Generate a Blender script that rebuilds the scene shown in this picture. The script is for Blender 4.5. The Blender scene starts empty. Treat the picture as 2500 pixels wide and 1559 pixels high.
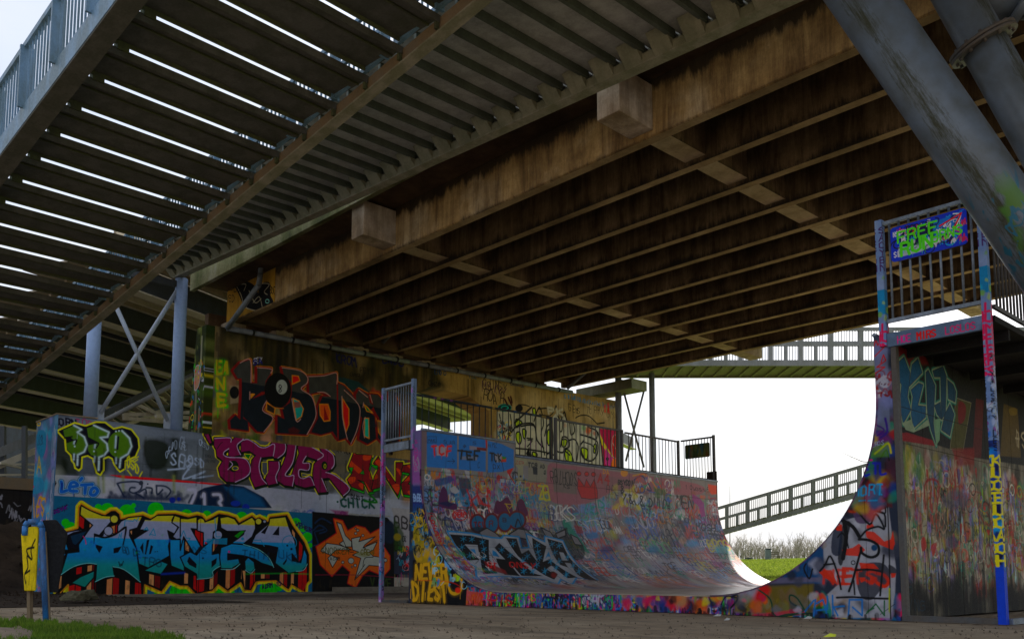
import bpy, bmesh, math, random
import numpy as np
from mathutils import Vector, Matrix
R = math.radians
scene = bpy.context.scene
COL = scene.collection

# ------------------------------------------------------------------ camera
F_PX, CX, CY = 2195.0, 1250.0, 1183.0
TILT = math.atan(222 / 2195.0)
CAM_Z = 0.6
YAW = math.atan2(2330 / F_PX, 1 / math.cos(TILT))
cam_d = bpy.data.cameras.new("camera")
cam = bpy.data.objects.new("camera", cam_d)
COL.objects.link(cam)
cam.location = (0, 0, CAM_Z)
cam.rotation_euler = (math.pi / 2 + TILT, 0, YAW)
cam_d.sensor_width = 36
cam_d.lens = 36 * F_PX / 2500
cam_d.shift_y = (CY - 779.5) / 2500
cam_d.clip_start = 0.05
cam_d.clip_end = 3000
scene.camera = cam

# ------------------------------------------------------------------ light
SUN_AZ = R(-12)        # compass direction of the sun, measured from +Y towards +X
SUN_EL = R(46)
world = bpy.data.worlds.new("World")
scene.world = world
world.use_nodes = True
nt = world.node_tree
nt.nodes.clear()
sky = nt.nodes.new("ShaderNodeTexSky")
sky.sky_type = 'NISHITA'
sky.sun_disc = False
sky.sun_elevation = SUN_EL
sky.sun_rotation = SUN_AZ
sky.air_density = 1.0
sky.dust_density = 4.0
sky.ozone_density = 1.2
tc = nt.nodes.new("ShaderNodeTexCoord")
cl = nt.nodes.new("ShaderNodeTexNoise"); cl.inputs["Scale"].default_value = 2.2; cl.inputs["Detail"].default_value = 6
mp = nt.nodes.new("ShaderNodeMapping"); mp.inputs["Scale"].default_value = (1, 1, 3.2)
cr = nt.nodes.new("ShaderNodeValToRGB")
cr.color_ramp.elements[0].position = 0.38; cr.color_ramp.elements[0].color = (.50, .50, .50, 1)
cr.color_ramp.elements[1].position = 0.62; cr.color_ramp.elements[1].color = (1, 1, 1, 1)
mixc = nt.nodes.new("ShaderNodeMixRGB"); mixc.inputs[2].default_value = (3.75, 3.9, 4.2, 1)
bg = nt.nodes.new("ShaderNodeBackground"); bg.inputs["Strength"].default_value = 0.12
wo = nt.nodes.new("ShaderNodeOutputWorld")
nt.links.new(tc.outputs["Generated"], mp.inputs[0]); nt.links.new(mp.outputs[0], cl.inputs["Vector"])
nt.links.new(cl.outputs[0], cr.inputs[0]); nt.links.new(cr.outputs[0], mixc.inputs[0])
nt.links.new(sky.outputs[0], mixc.inputs[1]); nt.links.new(mixc.outputs[0], bg.inputs[0])
nt.links.new(bg.outputs[0], wo.inputs[0])

sun_d = bpy.data.lights.new("sun", 'SUN')
sun_d.energy = 4.2
sun_d.angle = R(0.6)
sun_d.color = (1.0, 0.95, 0.87)
sun = bpy.data.objects.new("sun", sun_d)
COL.objects.link(sun)
sdir = Vector((math.sin(SUN_AZ) * math.cos(SUN_EL), math.cos(SUN_AZ) * math.cos(SUN_EL), math.sin(SUN_EL)))
sun.rotation_euler = sdir.to_track_quat('Z', 'Y').to_euler()
sun.location = (0, 0, 60)

scene.render.engine = 'CYCLES'
scene.view_settings.view_transform = 'Standard'
scene.view_settings.look = 'None'
scene.view_settings.use_curve_mapping = False
scene.view_settings.gamma = 1.0
scene.view_settings.exposure = 1.05
scene.cycles.max_bounces = 8
scene.cycles.diffuse_bounces = 5
scene.cycles.use_denoising = True

random.seed(7)
rng = np.random.default_rng(11)

# ------------------------------------------------------------------ survey helpers
# turn a measured sight line into a point of the place (on a given plane)
_S, _C = math.sin(YAW), math.cos(YAW)
def ray(x, y):
    X = (x - CX) / F_PX; Y = -(y - CY) / F_PX
    fw = math.cos(TILT) - math.sin(TILT) * Y
    up = math.sin(TILT) + math.cos(TILT) * Y
    return (X * _C - fw * _S, X * _S + fw * _C, up)
def on_x(x, y, v):
    d = ray(x, y); t = v / d[0]; return Vector((v, d[1] * t, d[2] * t + CAM_Z))
def on_y(x, y, v):
    d = ray(x, y); t = v / d[1]; return Vector((d[0] * t, v, d[2] * t + CAM_Z))
def on_z(x, y, v):
    d = ray(x, y); t = (v - CAM_Z) / d[2]; return Vector((d[0] * t, d[1] * t, v))
def at_depth(x, y, dep):
    d = ray(x, y); f = -d[0] * _S + d[1] * _C; t = dep / f
    return Vector((d[0] * t, d[1] * t, d[2] * t + CAM_Z))

# ------------------------------------------------------------------ object helpers
def tag(o, label=None, cat=None, group=None, kind=None):
    if label: o["label"] = label
    if cat: o["category"] = cat
    if group: o["group"] = group
    if kind: o["kind"] = kind
    return o
def empty(name, loc, label, cat, group=None):
    o = bpy.data.objects.new(name, None); COL.objects.link(o)
    o.location = loc; o.empty_display_size = 0.3
    return tag(o, label, cat, group)

class MB:
    """collects boxes, bars and tubes in world metres; build() links them as one mesh object"""
    def __init__(s): s.v = []; s.f = []; s.uv = None; s.smooth = []
    def add(s, vs, fs, sm=False):
        b = len(s.v); s.v += [tuple(v) for v in vs]
        for f in fs: s.f.append(tuple(b + i for i in f)); s.smooth.append(sm)
        return s
    def box(s, x0, x1, y0, y1, z0, z1):
        vs = [(x, y, z) for z in (z0, z1) for y in (y0, y1) for x in (x0, x1)]
        return s.add(vs, [(0, 2, 3, 1), (4, 5, 7, 6), (0, 1, 5, 4), (2, 6, 7, 3), (0, 4, 6, 2), (1, 3, 7, 5)])
    def bar(s, p, q, w, h, up=(0, 0, 1)):
        p = Vector(p); q = Vector(q); d = (q - p).normalized(); up = Vector(up)
        r = d.cross(up)
        if r.length < 1e-4: r = d.cross(Vector((1, 0, 0)))
        r.normalize(); u = r.cross(d).normalized()
        vs = [c + r * a * w / 2 + u * b * h / 2 for c in (p, q) for a, b in ((-1, -1), (1, -1), (1, 1), (-1, 1))]
        return s.add(vs, [(0, 1, 2, 3), (7, 6, 5, 4), (0, 4, 5, 1), (1, 5, 6, 2), (2, 6, 7, 3), (3, 7, 4, 0)])
    def tube(s, p, q, r0, r1=None, n=14, cap=True):
        p = Vector(p); q = Vector(q); r1 = r0 if r1 is None else r1
        d = (q - p).normalized(); a = d.orthogonal().normalized(); b = d.cross(a)
        vs = [c + (a * math.cos(2 * math.pi * i / n) + b * math.sin(2 * math.pi * i / n)) * rr
              for c, rr in ((p, r0), (q, r1)) for i in range(n)]
        s.add(vs, [(i, (i + 1) % n, n + (i + 1) % n, n + i) for i in range(n)], True)
        if cap:
            b0 = len(s.v) - 2 * n
            s.f.append(tuple(b0 + i for i in range(n - 1, -1, -1))); s.smooth.append(False)
            s.f.append(tuple(b0 + n + i for i in range(n))); s.smooth.append(False)
        return s
    def path(s, pts, r, n=10):
        for a, b in zip(pts, pts[1:]): s.tube(a, b, r, n=n)
        return s
    def prism(s, prof, axis, a, b):
        """extrude a closed 2D profile; axis 'y': prof=(x,z), axis 'x': prof=(y,z), axis 'z': prof=(x,y)"""
        n = len(prof)
        def P(u, v, t): return {'y': (u, t, v), 'x': (t, u, v), 'z': (u, v, t)}[axis]
        vs = [P(u, v, a) for u, v in prof] + [P(u, v, b) for u, v in prof]
        fs = [(i, (i + 1) % n, n + (i + 1) % n, n + i) for i in range(n)]
        fs += [tuple(range(n - 1, -1, -1)), tuple(range(n, 2 * n))]
        return s.add(vs, fs)
    def build(s, name, mat, parent=None, label=None, uvf=None, bevel=0, kind=None):
        me = bpy.data.meshes.new(name)
        off = Vector((0, 0, 0))
        if parent is not None:
            off = parent.matrix_world.translation if False else world_loc(parent)
        me.from_pydata([tuple(Vector(v) - off) for v in s.v], [], s.f)
        me.validate(); 
        bm = bmesh.new(); bm.from_mesh(me); bmesh.ops.recalc_face_normals(bm, faces=bm.faces); bm.to_mesh(me); bm.free()
        if len(me.polygons) == len(s.smooth): me.polygons.foreach_set("use_smooth", s.smooth)
        if uvf:
            uvl = me.uv_layers.new(name="UVMap")
            for lp in me.loops:
                v = me.vertices[lp.vertex_index].co + off
                uvl.data[lp.index].uv = uvf(v)
        for m in (mat if isinstance(mat, (list, tuple)) else [mat]): me.materials.append(m)
        o = bpy.data.objects.new(name, me); COL.objects.link(o)
        if parent is not None: o.parent = parent
        if bevel:
            bv = o.modifiers.new("bevel", 'BEVEL'); bv.width = bevel; bv.segments = 2; bv.limit_method = 'ANGLE'
        return tag(o, label, kind=kind)
def world_loc(o):
    v = Vector((0, 0, 0))
    while o is not None: v += o.location; o = o.parent
    return v
# ------------------------------------------------------------------ materials
MATS = {}
def lin(c):
    c = c / 255.0
    return c / 12.92 if c <= 0.04045 else ((c + 0.055) / 1.055) ** 2.4
class NB:
    def __init__(s, name, rough=0.7, metal=0.0, spec=0.5):
        s.m = bpy.data.materials.new(name); s.m.use_nodes = True
        s.t = s.m.node_tree; s.b = s.t.nodes["Principled BSDF"]
        s.b.inputs["Roughness"].default_value = rough
        s.b.inputs["Metallic"].default_value = metal
        s.b.inputs["Specular IOR Level"].default_value = spec
        s.geo = s.t.nodes.new("ShaderNodeNewGeometry")
        s.pos = s.geo.outputs["Position"]
    def n(s, typ, **kw):
        nd = s.t.nodes.new(typ)
        for k, v in kw.items(): setattr(nd, k, v)
        return nd
    def l(s, a, b): s.t.links.new(a, b)
    def noise(s, scale, detail=5, rough=0.6, stretch=(1, 1, 1), vec=None, dist=0.0):
        mp = s.n("ShaderNodeMapping"); mp.inputs["Scale"].default_value = stretch
        s.l(vec or s.pos, mp.inputs[0])
        no = s.n("ShaderNodeTexNoise"); no.inputs["Scale"].default_value = scale
        no.inputs["Detail"].default_value = detail; no.inputs["Roughness"].default_value = rough
        no.inputs["Distortion"].default_value = dist
        s.l(mp.outputs[0], no.inputs["Vector"]); return no.outputs[0]
    def ramp(s, fac, stops, interp='LINEAR'):
        r = s.n("ShaderNodeValToRGB"); r.color_ramp.interpolation = interp
        els = r.color_ramp.elements
        while len(els) < len(stops): els.new(0.5)
        for e, (p, c) in zip(els, stops):
            e.position = p; e.color = (*c, 1) if isinstance(c, tuple) else (c, c, c, 1)
        s.l(fac, r.inputs[0]); return r.outputs[0]
    def mix(s, fac, a, b, typ='MIX'):
        m = s.n("ShaderNodeMixRGB", blend_type=typ)
        for i, v in ((0, fac), (1, a), (2, b)):
            if isinstance(v, (int, float)): m.inputs[i].default_value = v
            elif isinstance(v, tuple): m.inputs[i].default_value = (*v, 1)
            else: s.l(v, m.inputs[i])
        return m.outputs[0]
    def math(s, op, a, b=0.0):
        m = s.n("ShaderNodeMath", operation=op)
        for i, v in ((0, a), (1, b)):
            if isinstance(v, (int, float)): m.inputs[i].default_value = v
            else: s.l(v, m.inputs[i])
        return m.outputs[0]
    def xyz(s, vec=None):
        x = s.n("ShaderNodeSeparateXYZ"); s.l(vec or s.pos, x.inputs[0]); return x.outputs
    def col(s, c): 
        if isinstance(c, tuple): s.b.inputs["Base Color"].default_value = (*c, 1)
        else: s.l(c, s.b.inputs["Base Color"])
    def rough(s, r): s.l(r, s.b.inputs["Roughness"])
    def bump(s, h, strength=0.3, dist=0.02):
        b = s.n("ShaderNodeBump"); b.inputs["Strength"].default_value = strength; b.inputs["Distance"].default_value = dist
        s.l(h, b.inputs["Height"]); s.l(b.outputs[0], s.b.inputs["Normal"])

def concrete(name, base, dark, light, streak=0.6, soot=True, z0=None, z1=None, ztop=None):
    m = NB(name, 0.85, spec=0.25)
    big = m.noise(0.55, 4)
    c = m.ramp(big, [(0.3, dark), (0.52, base), (0.75, light)])
    st = m.noise(1.0, 8, 0.75, (2.1, 2.1, 0.22), dist=.6)
    st2 = m.noise(1.0, 6, 0.8, (8, 8, 0.5))
    c = m.mix(streak, c, m.ramp(st, [(0.36, (.20, .14, .08)), (0.60, (1, 1, 1))]), 'MULTIPLY')
    c = m.mix(streak * .6, c, m.ramp(st2, [(0.36, (.35, .27, .18)), (0.54, (1, 1, 1))]), 'MULTIPLY')
    c = m.mix(.55, c, m.ramp(m.noise(1.6, 7, .7, (1, 1, 1)), [(0.38, (.42, .33, .2)), (0.6, (1.1, 1.05, 1))]), 'MULTIPLY')
    fine = m.noise(22, 6, 0.7)
    c = m.mix(0.45, c, m.ramp(fine, [(0.3, .55), (0.65, 1.0)]), 'MULTIPLY')
    if soot and z0 is not None:
        # black growth creeping up from the lower edge in ragged spikes
        z = m.xyz()[2]
        sp = m.math('ADD', m.math('MULTIPLY', m.noise(1.0, 8, .85, (7, 7, .35)), 1.1), m.math('MULTIPLY', m.noise(1.0, 5, .7, (.8, .8, .2)), .9))
        hgt = m.math('MULTIPLY', m.math('SUBTRACT', sp, 0.86), z1 - z0)
        f = m.ramp(m.math('ADD', m.math('SUBTRACT', hgt, m.math('SUBTRACT', z, z0)), .5), [(0.46, 0.0), (0.60, .92)])
        c = m.mix(f, c, (.010, .008, .006))
        if ztop:      # upper edge darkened: shade under the slab put into the colour, ragged border
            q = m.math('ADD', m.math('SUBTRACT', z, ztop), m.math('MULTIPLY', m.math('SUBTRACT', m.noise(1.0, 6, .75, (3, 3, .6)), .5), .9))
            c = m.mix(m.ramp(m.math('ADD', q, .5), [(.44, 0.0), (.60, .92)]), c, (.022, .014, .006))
    m.col(c)
    m.bump(m.mix(0.5, fine, m.noise(90, 3)), 0.35, 0.01)
    return m.m
M = MATS
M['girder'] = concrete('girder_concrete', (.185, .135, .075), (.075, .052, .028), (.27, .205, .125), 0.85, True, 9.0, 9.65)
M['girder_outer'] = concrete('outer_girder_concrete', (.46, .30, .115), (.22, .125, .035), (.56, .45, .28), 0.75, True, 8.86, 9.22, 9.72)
M['girder_soffit_lit'] = concrete('girder_soffit_lit', (.30, .215, .115), (.15, .10, .05), (.40, .31, .19), 0.1, False)  # girder bottoms: lighter soot-free concrete, their lit look put into the colour
M['soffit'] = concrete('soffit_concrete_lit', (.40, .32, .20), (.28, .21, .12), (.48, .40, .27), 0.15, False)  # crossbeam bottoms: paler than the sides, light on them put into the colour
M['slab'] = concrete('slab_concrete', (.10, .06, .03), (.04, .025, .012), (.17, .11, .05), 0.3, False)
M['endblock'] = concrete('endblock_concrete', (.50, .43, .33), (.30, .21, .12), (.60, .56, .50), 0.5, False)
M['bearing'] = concrete('bearing_concrete', (.34, .28, .20), (.20, .15, .1), (.42, .36, .28), 0.3, False)
def fascia():
    m = NB('mossy_edge_concrete', 0.9, spec=0.2)
    a = m.noise(0.9, 5, 0.6, (1, 1, 0.3))
    c = m.ramp(a, [(0.3, (.03, .035, .02)), (0.45, (.13, .14, .05)), (0.6, (.26, .25, .13)), (0.75, (.38, .37, .30))])
    m.col(m.mix(0.6, c, m.ramp(m.noise(14, 5), [(.3, .4), (.7, 1.0)]), 'MULTIPLY')); m.bump(m.noise(20), 0.4); return m.m
M['fascia'] = fascia()
def painted(name, base, dirt=(.05, .06, .04), amount=0.5, rough=0.45, metal=0.0, scale=3.0, fine=0.25, stretch=(1, 1, 0.4), lo=0.42, hi=0.6):
    m = NB(name, rough, metal, 0.5)
    f = m.ramp(m.noise(scale, 7, 0.65, stretch), [(lo, 1.0), (hi, 0.0)])
    c = m.mix(m.math('MULTIPLY', f, amount), base, dirt)
    g = m.noise(scale * 9, 5, 0.7)
    c = m.mix(fine, c, m.ramp(g, [(0.35, .45), (0.6, 1.0)]), 'MULTIPLY')
    m.col(c); m.rough(m.ramp(g, [(0.3, rough + 0.15), (0.7, rough - 0.08)])); m.bump(g, 0.12, 0.004)
    return m.m
M['blue_steel'] = painted('blue_painted_steel', (.13, .25, .40), (.05, .08, .05), 0.5)
M['dark_deck'] = painted('dark_weathered_deck', (.085, .085, .075), (.03, .035, .02), 0.6, 0.7)
M['plank_lip'] = painted('mossy_plank_lip', (.05, .055, .03), (.08, .10, .03), 0.7, 0.8)
M['rust_steel'] = painted('rust_stained_steel', (.15, .115, .07), (.20, .13, .06), 0.6, 0.75)
M['flange'] = painted('dirty_steel_flange', (.27, .25, .19), (.10, .11, .04), 0.6, 0.6)
M['pale_panel'] = painted('pale_soffit_panel', (.40, .40, .37), (.12, .12, .10), 0.4, 0.6)
M['rib'] = painted('dark_green_rib', (.07, .085, .06), (.03, .035, .02), 0.5, 0.6)
M['bracket'] = painted('olive_bracket_steel', (.22, .21, .14), (.08, .09, .04), 0.5, 0.6)
M['galv'] = painted('galvanised_steel', (.25, .30, .38), (.10, .12, .13), 0.6, 0.42, 0.35, 5.0, 0.45)
M['galv_dark'] = painted('weathered_dark_steel', (.075, .08, .085), (.10, .07, .045), 0.6, 0.6)
M['column'] = painted('pale_blue_column_paint', (.36, .42, .52), (.12, .13, .12), 0.35, 0.4)
M['grey_steel'] = painted('grey_walkway_steel', (.20, .21, .22), (.10, .11, .08), 0.45, 0.6)
M['olive_steel'] = painted('olive_walkway_underside', (.17, .17, .10), (.07, .08, .03), 0.5, 0.7)
M['cream_panel'] = painted('cream_bridge_soffit', (.30, .25, .17), (.12, .10, .06), 0.4, 0.6)
M['cream_flange'] = painted('cream_bridge_flange', (.50, .46, .36), (.2, .18, .12), 0.3, 0.55)
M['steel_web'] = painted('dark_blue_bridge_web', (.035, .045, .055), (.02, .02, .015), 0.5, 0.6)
M['pipe'] = painted('grey_plastic_pipe', (.15, .17, .18), (.05, .05, .04), 0.5, 0.5)
M['black'] = painted('black_plastic', (.006, .007, .010), (.012, .012, .012), 0.3, 0.9)
M['deck_dark'] = painted('black_deck_underside', (.010, .010, .010), (.02, .018, .015), 0.4, 0.95)  # near-black base for the right deck and its joists
M['wood'] = painted('weathered_bench_wood', (.20, .17, .12), (.08, .08, .05), 0.5, 0.8)
def big_tube():
    m = NB('grey_tube_paint', 0.42, 0, 0.5)
    tc = m.n("ShaderNodeTexCoord"); x, y, z = m.xyz(tc.outputs["Object"])
    # algae and soot along the low side of the tube, ragged, wider towards its foot (the high end is at z = 0)
    ang = m.math('ARCTAN2', y, x)
    rag = m.noise(1.0, 8, 0.8, (6, 6, 1.4), tc.outputs["Object"])
    fin = m.noise(1.0, 6, 0.8, (34, 34, 4.0), tc.outputs["Object"])
    wid = m.math('MULTIPLY', m.math('SUBTRACT', z, 1.0), 0.035)
    d = m.math('ABSOLUTE', ang, 0.0)
    s = m.math('ADD', m.math('ADD', m.math('MULTIPLY', m.math('SUBTRACT', rag, .5), 1.5), m.math('MULTIPLY', m.math('SUBTRACT', fin, .5), 1.8)), m.math('SUBTRACT', m.math('ADD', wid, .30), d))
    f = m.ramp(s, [(0.0, 0.0), (0.12, .35), (0.45, 1.0)])
    base = m.mix(m.ramp(m.noise(3.0, 6), [(.35, 0.0), (.7, .9)]), (.115, .15, .20), (.07, .08, .08))
    zr = m.ramp(m.math('DIVIDE', z, 10.0), [(.40, 0.0), (.43, 1.0), (.50, 1.0), (.53, 0.0)])
    g1 = m.math('MULTIPLY', zr, m.ramp(m.noise(2.2, 3, .5, (1, 1, .6), tc.outputs["Object"]), [(.53, 0.0), (.57, 1.0)]))
    g2 = m.math('MULTIPLY', zr, m.ramp(m.noise(5.5, 2, .4, (1, 1, .4), tc.outputs["Object"], 1.5), [(.54, 0.0), (.56, 1.0), (.62, 1.0), (.64, 0.0)]))
    c = m.mix(f, base, (.030, .033, .014))
    c = m.mix(m.math('MULTIPLY', g1, m.ramp(d, [(.9 / 1.0 - .0, 1.0), (1.0, 0.0)])), c, (.05, .15, .015)); c = m.mix(g2, c, (.01, .11, .18))
    m.col(c); m.bump(fin, 0.1, 0.004)
    m.rough(m.ramp(f, [(0, .38), (1, .8)])); return m.m
M['tube'] = big_tube()
def ground_mat():
    m = NB('worn_dirt_asphalt', 0.9, spec=0.3)
    a = m.noise(0.35, 6, 0.6, (1, 1, 1)); b = m.noise(3.5, 8, 0.7); c_ = m.noise(40, 5, 0.8)
    c = m.ramp(a, [(0.35, (.27, .195, .125)), (0.5, (.40, .31, .21)), (0.65, (.48, .39, .275))])
    c = m.mix(0.55, c, m.ramp(b, [(0.35, .45), (0.6, 1.0)]), 'MULTIPLY')
    c = m.mix(0.5, c, m.ramp(c_, [(0.3, .35), (0.6, 1.1)]), 'MULTIPLY')
    v = m.n("ShaderNodeTexVoronoi"); v.inputs["Scale"].default_value = 5.5; m.l(m.pos, v.inputs["Vector"])
    c = m.mix(m.ramp(v.outputs["Distance"], [(0.02, .7), (0.05, 0.0)]), c, (.42, .38, .33))
    v2 = m.n("ShaderNodeTexVoronoi"); v2.inputs["Scale"].default_value = 2.1; m.l(m.pos, v2.inputs["Vector"])
    c = m.mix(m.ramp(v2.outputs["Distance"], [(0.05, .9), (0.10, 0.0)]), c, (.03, .025, .02))
    # damp bare soil near the left wall
    x = m.xyz()[0]
    f = m.ramp(m.math('ADD', m.math('MULTIPLY', m.math('ADD', x, 19.0), -0.12), m.noise(0.8, 6)), [(0.45, 0.0), (1.0, 1.0)])
    c = m.mix(f, c, m.mix(m.ramp(b, [(.4, 0.0), (.6, 1.0)]), (.05, .04, .03), (.12, .10, .08)))
    tr = m.noise(1.0, 7, .7, (.45, 1.3, 1), dist=.8)          # dark wheel ruts and damp streaks
    c = m.mix(.6, c, m.ramp(tr, [(.36, .35), (.50, 1.05)]), 'MULTIPLY')
    m.col(c); m.bump(m.mix(0.5, b, c_), 0.9, 0.03)
    m.rough(m.ramp(b, [(.3, .75), (.7, .95)])); return m.m
M['ground'] = ground_mat()
def simple(name, c, rough=0.6, var=0.3, scale=8.0):
    m = NB(name, rough, spec=.15); m.col(m.mix(var, c, m.ramp(m.noise(scale, 6), [(.35, .4), (.65, 1.1)]), 'MULTIPLY'))
    m.bump(m.noise(scale * 3), 0.3, 0.01); return m.m
M['soil'] = simple('dark_soil', (.045, .030, .019), 0.98, 0.9, 2.2)
M['sand'] = simple('bare_sand_patch', (.26, .20, .15), 0.95, 0.5, 5)
M['stone'] = simple('mossy_stone', (.11, .10, .06), 0.9, 0.7, 9)
M['grit'] = simple('grit', (.16, .125, .09), .95, .7, 9)
M['curb'] = simple('concrete_footing', (.22, .19, .15), 0.85, 0.5, 4)
M['far_field'] = simple('far_field', (.10, .13, .06), 0.9, 0.4, 1)
M['paper'] = simple('litter_paper', (.45, .45, .43), 0.8, 0.1)
M['yellow_paper'] = simple('yellow_litter', (.6, .65, .05), 0.8, 0.1)
def grass_mat(name, a, b, c3):
    m = NB(name, 0.65, spec=0.25)
    oi = m.n("ShaderNodeObjectInfo"); h = m.noise(1.4, 5)
    at = m.n("ShaderNodeAttribute"); at.attribute_name = "tint"
    c = m.mix(at.outputs["Fac"], m.ramp(h, [(.35, tuple(v * .55 for v in a)), (.5, a), (.65, b)]), c3)
    m.col(c); m.b.inputs["Transmission Weight"].default_value = 0
    tr = m.n("ShaderNodeBsdfTranslucent"); m.l(c, tr.inputs[0])
    mx = m.n("ShaderNodeMixShader"); mx.inputs[0].default_value = 0.45
    out = m.t.nodes["Material Output"]
    m.l(m.b.outputs[0], mx.inputs[1]); m.l(tr.outputs[0], mx.inputs[2]); m.l(mx.outputs[0], out.inputs[0])
    return m.m
M['grass'] = grass_mat('green_grass_blades', (.06, .15, .008), (.12, .25, .012), (.19, .28, .03))
M['bank_grass'] = grass_mat('bank_grass_blades', (.12, .19, .012), (.19, .26, .02), (.27, .32, .04))
M['bank_soil'] = simple('bank_turf', (.14, .20, .02), 0.9, 0.6, 3)
M['twig'] = simple('bare_grey_twigs', (.30, .27, .23), 0.9, 0.3)
M['bark'] = simple('grey_bark', (.24, .215, .18), 0.9, 0.4)
# ================================================================== SPRAY PAINT
# flat print on the walls: each painted surface gets one map, filled here with polygons and strokes
def catmull(pts, closed=False, sub=5):
    P = np.asarray(pts, float); n = len(P)
    if n < 3: return P
    out = []
    rngi = range(n) if closed else range(n - 1)
    for i in rngi:
        p0 = P[(i - 1) % n] if closed or i > 0 else P[i]
        p1, p2 = P[i], P[(i + 1) % n]
        p3 = P[(i + 2) % n] if closed or i + 2 < n else P[(i + 1) % n]
        for k in range(sub):
            t = k / sub
            out.append(.5 * ((2 * p1) + (-p0 + p2) * t + (2 * p0 - 5 * p1 + 4 * p2 - p3) * t * t + (-p0 + 3 * p1 - 3 * p2 + p3) * t ** 3))
    if not closed: out.append(P[-1])
    return np.array(out)

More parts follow.
